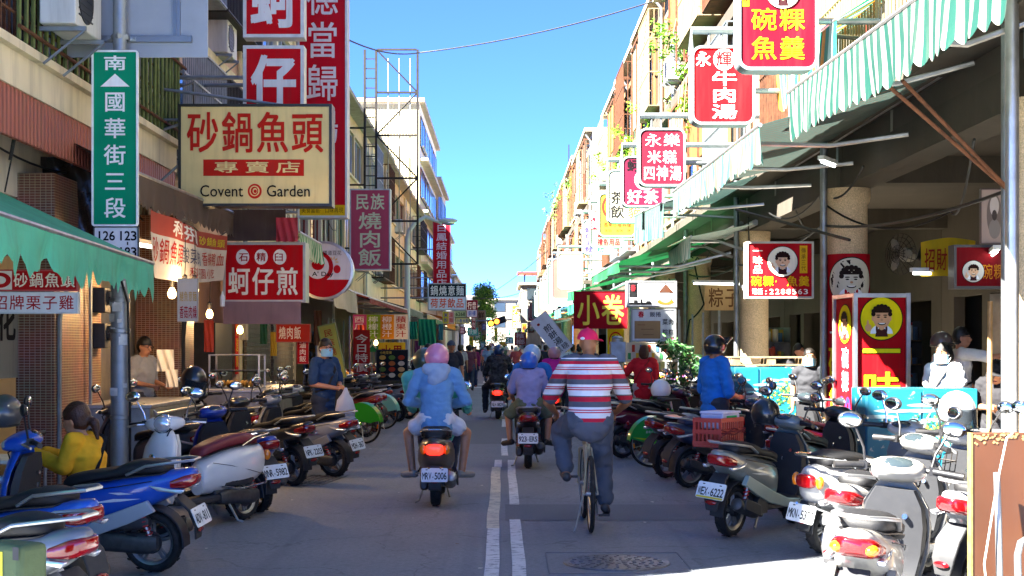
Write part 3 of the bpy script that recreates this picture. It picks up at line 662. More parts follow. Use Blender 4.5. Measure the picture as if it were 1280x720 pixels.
for k in range(4): m.box((.16 + .06 * math.cos(k * .7), -.012, .14 + .07 * math.sin(k * .7)), (.05, .003, .014), Matrix.Rotation(-k * .7, 3, 'Y'))
m.build('emblem', vinyl('#e2b53a'), t)
m = MB(); m.tube([(0, .15, r), (0, .15, r + .5), (XL - c.x, .15, r + .5)], .025, 8); m.build('bracket', M['galv'], t)
sign('lightbox_sign', 'black and white lightbox with orange lower characters, hung over the far left kerb', (535, 354, 583, 388), 58, '#a8adad', '#dfe3ea', [
    ('鍋燒意麵', .03, .52, .97, .97, '#e9e9e6', B(.02)), ('荷芽飲品', .03, .04, .97, .46, '#e0521a', B(.03))], depth=.3, border=.04, shapes=[('rect', 0, .5, 1, 1, '#20262c')], bracket=[([(gx(535, 58.1), 58.1, z), (XL, 58.1, z)], .03) for z in (3.6, 4.0)])
sign('lightbox_sign', 'tall narrow crimson vertical sign with pale characters, far along the tan shops', (541, 276, 563, 356), 70, '#86303a', '#9c1226', [('白鳳結婚用品店', .12, -.06, .88, .98, '#b9b6cf', B(.02, vert=True))], depth=.35, border=.05, bracket=[([(gx(541, 70.1), 70.1, z), (XL, 70.1, z)], .03) for z in (5, 6.4)])
sign('lightbox_sign', 'small maroon sign with white characters beyond the orange lettered lightbox', (583, 375, 597, 397), 80, '#74202e', '#6d1426', [('行', .05, .45, .5, .95, WHT, B(.03)), ('鑫發', .5, .45, .95, .95, WHT, B(.02, vert=True)), ('銀樓', .1, .05, .9, .4, '#3a57b8', B(.03))], depth=.3, border=.04, shapes=[('rect', 0, 0, 1, .42, '#cfd6ea')])
sign('lightbox_sign', 'yellow and pink noodle sign strip under the orange lettered lightbox', (553, 389, 568, 405), 62, '#a9a590', '#d9c21e', [('米', .08, .5, .45, .95, '#2a3f9a', B(.03)), ('粉', .08, .05, .45, .5, '#2a3f9a', B(.03)), ('湯麵', .55, .05, .95, .95, '#c03a20', B(.02, vert=True))], depth=.2, border=.03, shapes=[('rect', .52, 0, 1, 1, '#dba6ae')])
sign('lightbox_sign', 'pale green phone number strip beside the yellow noodle sign', (568, 388, 583, 397), 66, '#5d6a5a', '#a9b693', [('6268', .05, .1, .95, .9, '#2c4030', B(.03))], depth=.2, border=.03)
sign('lightbox_sign', 'pale yellow sign with blue characters above the orange far awning', (569, 397, 587, 405), 66, '#7d6a30', '#dfd08a', [('小卷米粉', .03, .05, .97, .95, '#2f5fa8', B(.03))], depth=.2, border=.03)
for nm, px, D, fc, tx, tc, lab in (('lightbox_sign', (584, 409, 598, 420), 95, '#22b7a0', '快樂', '#e8fffa', 'turquoise shop sign at the far end of the left row'), ('lightbox_sign', (592, 414, 602, 425), 105, '#5db338', '茶', '#e9f7d8', 'lime green shop sign behind the turquoise one'),
        ('lightbox_sign', (596, 388, 607, 418), 120, '#a08a68', '鮮果汁', '#4a3a24', 'brown vertical sign below the far tree'), ('lightbox_sign', (608, 397, 614, 427), 130, '#1f6a55', '台南老店', '#b9d8cc', 'dark green vertical sign beside the traffic light'),
        ('lightbox_sign', (618, 410, 622, 427), 150, '#d8d522', '一心', '#20201a', 'narrow yellow vertical sign below the traffic light'), ('lightbox_sign', (589, 392, 595, 412), 90, '#9a1f33', '鴨肉', '#e7c8c8', 'small crimson vertical sign beneath the maroon sign'),
        ('lightbox_sign', (636, 411, 651, 419), 160, '#0f7a5c', '民族路', '#e9f4ef', 'green road sign above the far crossing'), ('lightbox_sign', (640, 382, 651, 412), 196, '#d9861f', '大飯店', '#fff1d0', 'orange billboard on the white corner building'),
        ('lightbox_sign', (632, 421, 642, 430), 170, '#12685a', '五金', '#dcefe9', 'small teal sign under the green road sign'), ('lightbox_sign', (643, 415, 658, 432), 120, '#c05a45', '檳榔', '#f3d9c8', 'faded red tarpaulin sign at the far right stalls'),
        ('lightbox_sign', (600, 427, 607, 436), 100, '#3f9a8c', '飲', '#e5fffa', 'small teal stall sign low over the far crowd')):
    sign(nm, lab, px, D, '#8a8a86', fc, [(tx, .06, .04, .94, .96, tc, B(.03, vert=px[3] - px[1] > px[2] - px[0]))], depth=.3, border=.04)

for k, (px, D, fc, tx, tc, nm) in enumerate((((660, 402, 668, 416), 118, '#9a1f2c', '海產', '#f0dcc8', 'crimson'), ((668, 404, 677, 414), 96, '#2a6a52', '冰品', '#e4f0e4', 'forest green'), ((652, 404, 659, 424), 128, '#b5801f', '鹹粥', '#4a1f10', 'ochre'), ((676, 408, 684, 430), 78, '#1f1f22', '肉燥飯', '#d8d8d2', 'black'), ((686, 410, 694, 436), 66, '#a51f2a', '魯肉飯', '#e8e0d8', 'red'), ((644, 420, 650, 430), 150, '#2f5fa0', '藥', '#e8eef4', 'blue'), ((624, 427, 634, 433), 185, '#c9a82a', '米糕', '#7a1f18', 'golden'), ((611, 429, 618, 437), 125, '#a53a2c', '麵', '#f0e4d0', 'rust red'), ((586, 420, 592, 434), 84, '#d4c03a', '果汁', '#2f6a3a', 'lemon yellow'), ((574, 408, 582, 418), 72, '#8a2a5a', '服飾', '#f0dce8', 'magenta'), ((602, 404, 608, 413), 110, '#3a4a8a', '通訊', '#dce4f4', 'indigo'))):
    sign('lightbox_sign', nm + ' shop sign in the crowded far part of the street', px, D, '#7d7d78', fc, [(tx, .06, .04, .94, .96, tc, B(.03, vert=px[3] - px[1] > px[2] - px[0]))], depth=.3, border=.04)
# --- right row: rounded lightboxes on brackets
def hung(lab, px, D, face, texts, shapes=(), edge='#7e8c92', X=XR, rad=.13):
    zt = gz(px[1], D)
    x0, x1 = gx(px[0], D), gx(px[2], D)
    return sign('hanging_lightbox', lab, px, D, edge, face, texts, rad=rad, depth=.26, border=.035, shapes=shapes, group='rounded lightboxes hung along the arcade',
        bracket=[([(X - .02, D + .13, zt + .22), (x0 + .02, D + .13, zt + .22), (x0 + .02, D + .13, zt - .1)], .05), ([(X - .02, D + .13, zt - .55), (x1 - .03, D + .13, zt - .55)], .035)] + [([(x0 + (x1 - x0) * k, D + .13, zt + .2), (x0 + (x1 - x0) * k, D + .13, zt - .02)], .018) for k in (.3, .5, .7)])
def face_emblem(o, cx, cz, r, y, ring='#e9e2c4', apron='#3a1b1f', skin='#e0b592', line='#2a1512', wide=1.0):
    """the cook's portrait on the snack shop's boxes: round field, curled hair, smiling face, apron, thumb up"""
    def e(x, z, rx, rz, c, k, a0=0, a1=360): disc(o, cx + x * r * wide, cz + z * r, rx * r * wide, rz * r, y - .0015 * k, c, a0, a1)
    e(0, 0, 1, 1, line, 0); e(0, 0, .95, .95, ring, 1)
    e(0, -.68, .52, .42, '#e9ebee', 2, 0, 180); e(0, -.9, .3, .5, apron, 3, 10, 170)
    e(-.22, -.45, .05, .2, apron, 3); e(.22, -.45, .05, .2, apron, 3); e(0, -.3, .16, .22, skin, 4)
    e(0, .02, .4, .46, skin, 5); e(-.39, 0, .07, .12, skin, 4); e(.39, 0, .07, .12, skin, 4)
    e(0, .26, .42, .36, line, 6, 0, 180)
    for k in range(9): a = R(-8 + k * 24.5); e(.39 * math.cos(a), .24 + .32 * math.sin(a), .1, .1, line, 7)
    for s in (-1, 1): e(.16 * s, .06, .07, .03, line, 8); e(.16 * s, .15, .1, .025, line, 8)
    e(0, -.06, .06, .05, '#b98763', 8); e(0, -.2, .19, .1, line, 8, 180, 360); e(0, -.2, .15, .05, '#f0eee8', 9, 180, 360)
    e(-.62, -.42, .15, .17, skin, 6); e(-.64, -.22, .05, .16, skin, 6)
YEL = '#e6b614'
o = hung('maroon rounded lightbox with a cook portrait and yellow characters, topmost on the arcade side', (922, -42, 1023, 88), 15, '#780c20', [('碗粿', .12, .36, .88, .62, YEL, B(.02)), ('魚羹', .12, .06, .88, .33, YEL, B(.02)), ('古早味', .02, .65, .1, .95, '#3a1a10', B(.0, vert=True))], shapes=[('rect', .015, .62, .11, .98, '#e0a91a')])
face_emblem(o, .05, .95 * (88 + 42) * 15 / F * .8, .19, -.012, '#f0efe9')
hung('bright red rounded lightbox with a shadow across its white characters', (864, 57, 944, 156), 18, '#d0121a', [('永', .02, .74, .3, .97, WHT, B(.02)), ('業', .72, .74, 1, .97, WHT, B(.02)), ('輝', .36, .74, .66, .97, '#b01018', B(.03)), ('牛肉湯', .28, .03, .76, .7, WHT, B(.03, vert=True))], shapes=[('ell', .33, .7, .69, 1.0, WHT)])
hung('dull maroon rounded lightbox carrying six small white brush characters', (798, 160, 857, 233), 23, '#701a2c', [('永樂', .08, .68, .94, .95, '#d9cdd4', B(.01)), ('米糕', .14, .37, .86, .64, '#d9cdd4', B(.02)), ('四神湯', .05, .05, .97, .36, '#d9cdd4', B(.02))])  # face colour darkened to stand for shade from the nearer lightboxes
hung('purplish red rounded lightbox with a pale disc and two white characters', (777, 195, 830, 259), 26, '#661a34', [('蚵', .08, .7, .42, .98, '#1b1418', B(.03)), ('好茶', .08, .02, .92, .34, '#d0c6d8', B(.03)), ('老', .42, .38, .74, .66, '#8f2440', B(.03))], shapes=[('ell', .28, .32, .86, .76, '#cfc4d2')])  # shade of the signs in front is put into this face colour too
hung('white rounded lightbox with black characters and one orange animal character', (759, 212, 807, 279), 30, '#b5ae9c', [('茶飲', .03, .05, .45, .62, '#1a1a1c', B(.03, vert=True)), ('貓', .5, .05, .95, .35, '#e0572b', B(.01))])
hung('yellow rounded lightbox with a red disc behind the white one', (748, 241, 795, 296), 33, '#a08e30', [('百年小卷料理', .1, .2, .9, .32, '#a8321f', B(.02)), ('米粉 滷味 湯', .12, .08, .88, .16, '#4a3a20', B(.01))], shapes=[('ell', .05, .4, .6, .98, '#c2301f'), ('ell', .13, .48, .52, .9, '#e0a01f')])
hung('grey green rounded lightbox with rows of small red characters', (737, 262, 779, 310), 36, '#7f8e7a', [('阿美', .0, .5, .24, 1, '#e8d8d0', B(.03, vert=True)), ('結婚禮俗', .2, .24, .95, .48, '#b5242b', B(.02)), ('禮俗用品', .2, .02, .95, .24, '#b5242b', B(.02))], shapes=[('rect', 0, .48, .25, 1, '#a8142a')])
hung('white lightbox with purple fish characters at its left edge', (728, 274, 768, 318), 39.5, '#a5a2a8', [('鮮魚湯麵', .02, .02, .32, .8, '#4436a0', B(.03, vert=True)), ('粉', .45, .02, .7, .26, '#1f8a5a', B(.03))])
hung('blank glowing cream lightbox with a red edge, farther down the arcade', (697, 316, 729, 362), 50, '#8f8878', [], edge='#7d7b74')
bl = [(690, 323, 722, 374, 55, '#8a5a50', 'pale red blank'), (684, 331, 716, 383, 60, '#66756a', 'pale green blank'), (678, 352, 701, 383, 66, '#7c858c', 'grey blank'), (675, 354, 697, 387, 71, '#8a6a70', 'dusty mauve blank'), (671, 362, 691, 393, 77, '#857560', 'sandy blank'), (668, 369, 686, 396, 84, '#8d8374', 'off white blank'), (665, 375, 681, 398, 92, '#5f7068', 'greenish grey blank'), (662, 378, 676, 399, 101, '#8a4a48', 'salmon blank'), (660, 382, 671, 401, 112, '#a8303a', 'dark red blank')]
for x0, y0, x1, y1, D, fc, nm in bl:
    hung(nm + ' lightbox in the receding row along the arcade', (x0, y0, x1, y1), D, fc, [('招牌', .2, .12, .8, .4, '#8a3a3a', B(.0))] if nm == 'grey blank' else [], X=3.9 if D > 62 else XR)
# arcade-level signs
o = sign('lightbox_sign', 'red square lightbox with a cook portrait and phone number before the speckled column', (933, 302, 1017, 373), 18.2, '#b9b3a0', '#b5101a', [
    ('一味品', .06, .42, .23, .95, '#f2e9d8', B(.02, vert=True)), ('碗粿·魚羹', .03, .18, .97, .4, YEL, B(.025)), ('電話:2288563', .05, .03, .95, .16, '#f2e9d8', B(.02)), ('傳承三代', .83, .48, .91, .92, '#6a3a10', B(.0, vert=True))], depth=.2, border=.025, shapes=[('rect', .81, .44, .93, .96, '#d9a41c')])
face_emblem(o, .03, .47, .2, -.012, '#efe6cc')
# banner wrapped on column
cD = 18.9 + .12; t = empty('column_banner', (4.6, cD, 1.25), 0, 'red banner with a cook portrait wrapped round the second column', 'banner')
r = .29; H0, H1 = gz(520, 18.75) - 1.25, gz(317, 18.75) - 1.25
m = MB(); n = 18
ring = lambda z: [(r * math.cos(R(180 + 180 * k / n)), r * math.sin(R(180 + 180 * k / n)), z) for k in range(n + 1)]
a, b_ = ring(H0), ring(H1); m.add(a + b_, [(k, k + 1, n + 2 + k, n + 1 + k) for k in range(n)]); m.build('banner_cloth', vinyl('#a80f1d'), t)
def wrap(mesh_o, rr):
    for v in mesh_o.data.vertices:
        th = R(270) + v.co.x / rr; rad_ = rr - v.co.y; v.co.x = rad_ * math.cos(th); v.co.y = rad_ * math.sin(th)
m = MB(); letters(m, '碗魚', -.36, H0 - .02, -.02, H0 + .95, 0, -.012, vert=True, bold=.03); letters(m, '粿羹', .0, H0 - .02, .36, H0 + .95, 0, -.012, vert=True, bold=.03); wrap(m.build('lettering', vinyl('#e0c414'), t, recalc=False), r)
m = MB(); letters(m, '一味品', -.33, H0 + .98, .33, H0 + 1.22, 0, -.012, bold=.02); wrap(m.build('lettering', vinyl('#f0ebe4'), t, recalc=False), r)
before = set(bpy.data.objects)
face_emblem(t, -.02, H1 - .36, .32, -.006, '#cfc9b4', '#a80f1d', '#cfc9b4', '#241a18')
for ob in set(bpy.data.objects) - before:
    bm = bmesh.new(); bm.from_mesh(ob.data); bmesh.ops.triangulate(bm, faces=bm.faces); bmesh.ops.subdivide_edges(bm, edges=bm.edges, cuts=3, use_grid_fill=True); bm.to_mesh(ob.data); bm.free(); wrap(ob, r)
# standing advertising box
bD = 16.6; xa, xb = gx(1068, bD), gx(1136, bD); ht = gz(366, bD) - .135
t = empty('sign_box', ((xa + xb) / 2, bD, .135), R(5), 'standing red box sign with a yellow cook portrait and big yellow characters', 'sign'); hw = (xb - xa) / 2; dp = .74
m = MB()
for x in (-hw, hw):
    for y in (0, dp): m.bx(x - .025, x + .025, y - .025, y + .025, 0, ht)
for z in (0.03, ht - .03):
    m.bx(-hw + .025, hw - .025, -.025, .025, z - .025, z + .025); m.bx(-hw + .025, hw - .025, dp - .025, dp + .025, z - .025, z + .025)
    for x in (-hw, hw): m.bx(x - .025, x + .025, .025, dp - .025, z - .025, z + .025)
m.build('frame', M['alu'], t, bevel=.004)
m = MB(); m.bx(-hw + .008, hw - .008, .008, dp - .008, .04, ht - .04); m.build('panel', vinyl('#a50d16'), t)
m = MB()
for i, ch in enumerate('一味品'): letters(m, ch, -.25, ht - .89 - i * .43, .25, ht - .47 - i * .43, 0, .002, bold=.06)
m.build('lettering', vinyl('#1b1408'), t, recalc=False)
m = MB()
for i, ch in enumerate('一味品'): letters(m, ch, -.25, ht - .89 - i * .43, .25, ht - .47 - i * .43, 0, .0, bold=.03)
m.build('lettering', vinyl('#e0d51a'), t, recalc=False)
face_emblem(t, 0, ht - .3, .26, .004, '#e6cf12', '#4a2620', '#d99f72', '#2a1a12')
sd = bpy.data.objects.new('side_panel', None)
m = MB(); rotz = Matrix.Rotation(R(-90), 4, 'Z')
m.M = Matrix.Translation((-hw + .004, dp / 2, 0)) @ rotz
letters(m, '碗粿', -.13, ht - 1.18, .13, ht - .62, 0, 0, vert=True, bold=.03); letters(m, '魚羹', -.13, ht - 2.2, .13, ht - 1.64, 0, 0, vert=True, bold=.03)
m.build('lettering', vinyl('#dfe3f2'), t, recalc=False)
m = MB(); m.M = Matrix.Translation((-hw + .004, dp / 2, 0)) @ rotz; letters(m, '30', -.19, ht - 1.62, .19, ht - 1.22, 0, 0, bold=.03, latin=True); m.build('lettering', vinyl('#2a2f8a'), t, recalc=False)
before = set(bpy.data.objects)
face_emblem(t, 0, ht - .36, .24, 0, '#e6cf12', '#4a2620', '#d99f72', '#2a1a12')
for ob in set(bpy.data.objects) - before: ob.data.transform(Matrix.Translation((-hw + .002, dp / 2, 0)) @ rotz)
bpy.data.objects.remove(sd)
# interior red box sign, framed picture, yellow banner
o = sign('lightbox_sign', 'dim red lightbox with a small cook portrait deep inside the arcade', (1192, 306, 1262, 361), 16.5, '#4a4644', '#6d0c14', [('碗粿', .5, .15, .95, .6, '#b9761a', B(.01))], depth=.2, border=.03)
face_emblem(o, -.1, .2, .13, -.012, '#cfc8c0')
o = sign('framed_picture', 'framed faded portrait hung at the edge of the arcade', (1225, 236, 1259, 305), 14.4, '#4f4038', '#9c8a80', [], depth=.03, border=.01, cat='picture', shapes=[('ell', .22, .12, .82, .92, '#6d625c'), ('ell', .34, .5, .7, .88, '#b5aaa2'), ('ell', .3, .08, .75, .45, '#7c7570'), ('ell', .42, .42, .62, .62, '#4a423e')])
t = empty('cloth_banner', tuple(at(1185, 345, 17.5)), R(-20), 'small yellow cloth banner hanging inside the arcade', 'banner')
m = MB(); n = 10
g0 = [[(-.32 + .64 * i / n, .03 * math.sin(i * 1.3 + j), .42 * j / 4 + .05 * math.sin(3.1 * i / n) * (j == 4)) for i in range(n + 1)] for j in range(5)]
m.add([p for r_ in g0 for p in r_], [(j * (n + 1) + i, j * (n + 1) + i + 1, (j + 1) * (n + 1) + i + 1, (j + 1) * (n + 1) + i) for j in range(4) for i in range(n)]); m.build('banner_cloth', vinyl('#b5941c'), t)
m = MB(); letters(m, '招財進寶', -.28, .05, .28, .36, 0, -.05, bold=.02); m.build('lettering', vinyl('#8a2a18'), t, recalc=False)
# squid banner, tea banner, white banner, menu boards
sign('cloth_banner', 'dark red cloth banner with two yellow brush characters', (717, 364, 784, 411), 27.0, '#7a0f1a', '#8c0f1c', [('小卷', .04, .04, .96, .96, '#d9c94a', B(.03))], depth=.01, border=.004, cat='banner')
sign('cloth_banner', 'yellow vertical banner with a green tea character in a ring', (759, 411, 780, 478), 27.5, '#c9b51e', '#d6c01e', [('茶', .22, .66, .78, .9, '#1d7a3c', B(.03)), ('梅奶綠', .2, .02, .85, .6, '#c0281c', B(.03, vert=True))], depth=.01, border=.004, cat='banner', shapes=[('ell', .08, .6, .92, .95, '#c0281c'), ('ell', .15, .63, .85, .92, '#d6c01e')])
o = sign('cloth_banner', 'white vertical banner tilted over the far right stalls', (694, 384, 719, 440), 30.5, '#c9cad2', '#cfd0da', [('煎餅湯', .3, .2, .8, .75, '#24242a', B(.02, vert=True)), ('黑糖', .1, .03, .9, .2, '#24242a', B(.01))], depth=.01, border=.004, cat='banner', shapes=[('ell', .2, .82, .36, .88, '#8a2a20')])
o.rotation_euler = (0, R(-38), 0)
sign('lightbox_sign', 'white lightbox with a black tag and a grey cartoon cat, above the price board', (783, 351, 846, 384), 25, '#77797a', '#d5d8da', [('春', .05, .6, .16, .92, '#b0202a', B(.02)), ('魠魚米粉羹', .3, .66, .6, .86, '#222226', B(.01)), ('蒜頭蛤蜊', .3, .42, .6, .62, '#222226', B(.01))], depth=.25, border=.03,
     shapes=[('rect', .03, .35, .2, .97, '#17181a'), ('rect', .02, .03, .5, .13, '#1a1a1c'), ('rect', .12, .1, .2, .24, '#1a1a1c'), ('rect', .26, .1, .3, .28, '#1a1a1c'), ('rect', .38, .1, .48, .2, '#1a1a1c'), ('ell', .62, .03, .97, .3, '#b3571c'), ('ell', .66, .12, .93, .6, '#6a7074'), ('poly', [(.64, .56), (.97, .56), (.8, .95)], '#4a2c1e'), ('ell', .72, .28, .88, .42, '#cfd2d2')])
sign('price_board', 'white price board with a cardboard notice under the cat lightbox', (789, 386, 845, 427), 24.8, '#8f9396', '#d4d9d8', [('春', .13, .74, .28, .97, '#b81c28', B(.03)), ('飯捲', .4, .76, .68, .95, '#26282a', B(.02)), ('菜肉', .7, .5, .98, .72, '#26282a', B(.02)), ('粽粽', .7, .16, .98, .38, '#26282a', B(.02)), ('25 30', .7, .02, .98, .14, '#b81c28', B(.02))], depth=.06, border=.02, shapes=[('rect', .05, .06, .66, .64, '#a1825a'), ('rect', .12, .5, .3, .52, '#8a5a40'), ('rect', .2, .36, .5, .375, '#6a5236'), ('rect', .25, .18, .5, .195, '#6a5236')])
sign('menu_poster', 'row of small food posters on the stall below the price board', (783, 428, 846, 452), 25.6, '#c9c4b4', '#cdc9b8', [], depth=.03, border=.01, cat='poster', shapes=[('rect', .02 + .08 * k, .1 + .4 * (k % 2), .08 + .08 * k, .45 + .45 * (k % 2), ('#3f8a52', '#c0402c', '#d8b23c', '#4a6ea0')[k % 4]) for k in range(12)])
# left row, street-level
sign('menu_board', 'black menu board with rows of food photographs beyond the masked man', (470, 437, 510, 476), 33, '#1b1c1e', '#1d2226', [('小吃菜單', .1, .87, .5, .98, '#e0c25a', B(.01))], depth=.06, border=.02, cat='menu',
     shapes=[('ell', .08 + .31 * (k % 3), .08 + .2 * (k // 3), .3 + .31 * (k % 3), .24 + .2 * (k // 3), ('#b5683a', '#d8cbb0', '#c49a4a', '#5f7a3c', '#a8402c', '#d9b27a', '#8a5a36')[k % 7]) for k in range(12)])
sign('cloth_banner', 'pink, lime and orange juice banner strung above the market stalls', (441, 393, 510, 424), 36, '#b9b39c', '#d6d0b8', [('西瓜汁', .01, .06, .22, .95, '#f0e2ea', B(.02, vert=True)), ('檸檬汁', .27, .06, .47, .95, '#f2f5d8', B(.02, vert=True)), ('柳橙汁', .52, .06, .72, .95, '#f8ead0', B(.02, vert=True)), ('蘋果汁', .77, .06, .98, .95, '#a8402c', B(.02, vert=True))], depth=.01, border=.006, cat='banner',
     shapes=[('rect', 0, 0, .25, 1, '#c9488a'), ('rect', .25, 0, .5, 1, '#8aae2c'), ('rect', .5, 0, .75, 1, '#d98a1e')])
o = sign('cloth_banner', 'yellow green vertical banner leaning beside the masked man', (411, 404, 434, 474), 25, '#8a9a4a', '#c3bb52', [('民族燒肉飯', .15, .05, .85, .95, '#b5341f', B(.02, vert=True, fill=.8))], depth=.01, border=.02, cat='banner'); o.rotation_euler = (0, R(-12), 0)
sign('stall_sign', 'red stall sign with two white characters beside the left shutters', (345, 405, 388, 428), 24, '#8a2018', '#a82a1e', [('燒肉飯', .05, .1, .75, .95, '#e2d2c0', B(.03))], depth=.1, border=.015)
sign('stall_sign', 'narrow red hanging strip with white characters by the left stall', (371, 425, 386, 455), 24.2, '#98141c', '#a8141e', [('滷肉飯', .15, .05, .85, .95, '#ead8d0', B(.02, vert=True))], depth=.02, border=.01)
sign('stall_sign', 'red board with white characters and a white emblem under the green awning', (-30, 337, 98, 364), 11.8, '#a83a34', '#a3181c', [('砂鍋魚頭', .36, .08, .99, .95, '#e8ddc8', B(.02))], depth=.05, border=.012, shapes=[('rect', .0, 0, .35, 1, '#d6d0c4'), ('ell', .12, .1, .34, .92, '#a3181c'), ('ell', .17, .3, .29, .72, '#d6d0c4')])
sign('stall_sign', 'white board with dark red characters, lower board beneath the green awning', (-30, 365, 98, 392), 11.8, '#b9bfc2', '#ccd0d2', [('招牌栗子雞', .15, .08, .98, .95, '#9a1c22', B(.02))], depth=.05, border=.012)
sign('stall_sign', 'small hanging paper strip with red characters under the bulbs', (222, 348, 248, 402), 15.9, '#b9ad98', '#d0c5b0', [('香菇肉燥', .08, .05, .95, .38, '#b5202a', B(.02)), ('鱔魚意麵', .08, .45, .95, .72, '#c79a3a', B(.0))], depth=.01, border=.004)
# sagging price banner
p0, p1 = at(193, 268, 15.2), at(279, 300, 19.4); n = 20; L = (p1 - p0)
t = empty('cloth_banner', tuple(p0), math.atan2(L.y, L.x), 'red and white cloth price banner sagging below the brown awning edge', 'banner'); ln = math.hypot(L.x, L.y)
def bz(u, v): top = .0 + L.z * u - .1 * math.sin(math.pi * u) * .4 + .05; return top - (1 - v) * (.72 - .12 * u)
def by_(u, v): return .04 * math.sin(9 * u + 2 * v) + .02 * math.sin(23 * u)
def strip_(v0, v1, c):
    m = MB(); P = [[(ln * i / n, by_(i / n, v), bz(i / n, v)) for i in range(n + 1)] for v in (v0, (v0 + v1) / 2, v1)]
    m.add([p for r_ in P for p in r_], [(j * (n + 1) + i, j * (n + 1) + i + 1, (j + 1) * (n + 1) + i + 1, (j + 1) * (n + 1) + i) for j in range(2) for i in range(n)]); m.build('banner_cloth', mat('bannercloth' + c, c, .7, var=.08, transl=.3), t)
strip_(0, .68, '#dcd6cc'); strip_(.68, 1, '#b5483c')
def bl_(txt, u0, v0, u1, v1, col, **k):
    m = MB(); letters(m, txt, u0, v0, u1, v1, 0, 0, **k)
    m.v = [(v[0] * ln, by_(v[0], v[2]) - .012, bz(v[0], v[2])) for v in m.v]; m.build('lettering', vinyl(col), t, recalc=False)
bl_('科芬園', .18, .7, .62, .99, '#efe9e2', bold=.03); bl_('砂鍋魚頭', .64, .72, .97, .92, '#d8c23a', bold=.02); bl_('砂鍋魚頭', .02, .22, .34, .66, '#b02a24', bold=.02); bl_('酸菜白肉', .32, .3, .64, .62, '#2e3a6a', bold=.01); bl_('香辣鴨血', .66, .3, .98, .62, '#b02a24', bold=.01); bl_('科芬園小吃', .4, .05, .9, .28, '#b02a24', bold=.01)
# ------------------------------------------------------------------ awnings
def canvas(h): return mat('canvas_' + h.strip('#'), h, .75, var=.1, vscale=3, bump=.1, bscale=60, transl=.16, dirt=.3, dcol=(.12, .1, .08), dscale=2.5, streak=True)
def awning(lab, x, y0, y1, za, zb, h, wx, wz, cols, sw=.1, scal=.05, arms=3, ragged=0, group=None, dropx=0, cat='awning'):
    """front edge at x from y0 to y1 (heights za, zb), canvas rising to the wall at wx, wz, a hanging valance of height h"""
    s = 1 if wx > x else -1; o = empty('awning', (x, y0, za), 0, lab, cat, group); L = y1 - y0; n = max(4, int(L / sw)); sub = 3
    mats = [canvas(c) for c in cols]; rnd = random.Random(int(y0 * 13 + x * 7)); nc = len(cols)
    zt = lambda u: (zb - za) * u
    m = MB(); W_ = wx - x; rows = 5
    for i in range(n):
        for j in range(rows):
            P = []
            for (u, v) in ((i / n, j / rows), ((i + 1) / n, j / rows), ((i + 1) / n, (j + 1) / rows), (i / n, (j + 1) / rows)):
                sag = -.05 * math.sin(math.pi * v) * abs(math.sin(u * math.pi * max(1, arms - 1))) ** .5
                P.append((W_ * v, L * u, zt(u) * (1 - v) + (wz - za) * v + sag))
            m.quad(*P, mi=i % nc)
    m.build('canopy', mats, o, ang=80)
    m = MB(); N = n * sub; rag = [min(1, abs(noise.noise(Vector((k * .23, y0, x)))) * 1.5 + .3 * abs(noise.noise(Vector((k * .9, y0, x))))) for k in range(N + 2)]; vr = 4
    def pt(k, j):
        u = k / N; v = j / vr; ph = (k % (sub * 2)) / (sub * 2)
        wob = .012 * math.sin(k * .37) * v + .03 * v * math.sin(u * 11 + x) + .05 * v * noise.noise(Vector((k * .13, v, x + y0)))
        bot = h + scal * abs(math.sin(math.pi * ph)) - ragged * rag[k]
        return (wob - s * .01 + dropx * v, L * u, zt(u) - v * bot)
    for k in range(N):
        for j in range(vr): m.quad(pt(k, j), pt(k + 1, j), pt(k + 1, j + 1), pt(k, j + 1), mi=(k // sub) % nc)
    m.build('valance', mats, o, ang=80)
    m = MB(); m.tube([(0, 0, .0), (0, L, zb - za)], .022, 8); m.build('front_bar', M['alu'], o)
    for k in range(arms):
        u = (k + .5) / arms; m = MB(); y = L * u
        m.tube([(s * .03, y, zt(u) - .03), (W_ * .55, y + .25, zt(u) - .02), (W_ - s * .05, y, wz - za - .45)], .026, 6); m.build('arm', M['alu'], o)
    m = MB(); m.tube([(W_ - s * .06, .05, wz - za), (W_ - s * .06, L - .05, wz - za)], .055, 10); m.build('roller', M['alu'], o)
    return o
awning('large teal and white striped awning over the nearest arcade bay', 2.9, 8.2, 14.5, 4.0, 4.2, .46, 4.5, 4.75, ['#043f36', '#85857c'], .105, .05, 3)
awning('faded striped awning hanging past the big teal one, frayed lower edge', 2.6, 14.4, 21.8, 3.86, 3.98, .38, 4.5, 4.4, ['#2f6a66', '#55605c', '#55605c', '#5f4e40'], .05, .04, 3, .05)
awning('narrow pale striped awning between the faded one and the green canopy', 2.6, 23.0, 28.2, 3.95, 4.2, .55, 4.5, 4.5, ['#245450', '#55605c'], .05, .02, 2)
awning('short striped awning with orange bands over an upper window', 3.5, 14.9, 18.2, 5.05, 5.2, .55, 4.58, 5.75, ['#138a6a', '#cfe0d6', '#3d8f7c', '#e0a030'], .16, .05, 2)
awning('small pale awning hung low by the column with cables', 3.3, 25.0, 28.5, 3.55, 3.6, .38, 4.5, 3.8, ['#8fb8b2', '#d6dcd8'], .05, .02, 2)
awning('green canopy over the squid banner stall', 2.15, 26.5, 34.5, 3.2, 3.3, .2, 4.5, 3.9, ['#0a6a38'], .4, .0, 3)
awning('bright green canopy farther along the arcade stalls', 1.95, 35.5, 43, 3.05, 3.25, .25, 4.5, 3.8, ['#107a42'], .4, .02, 3)
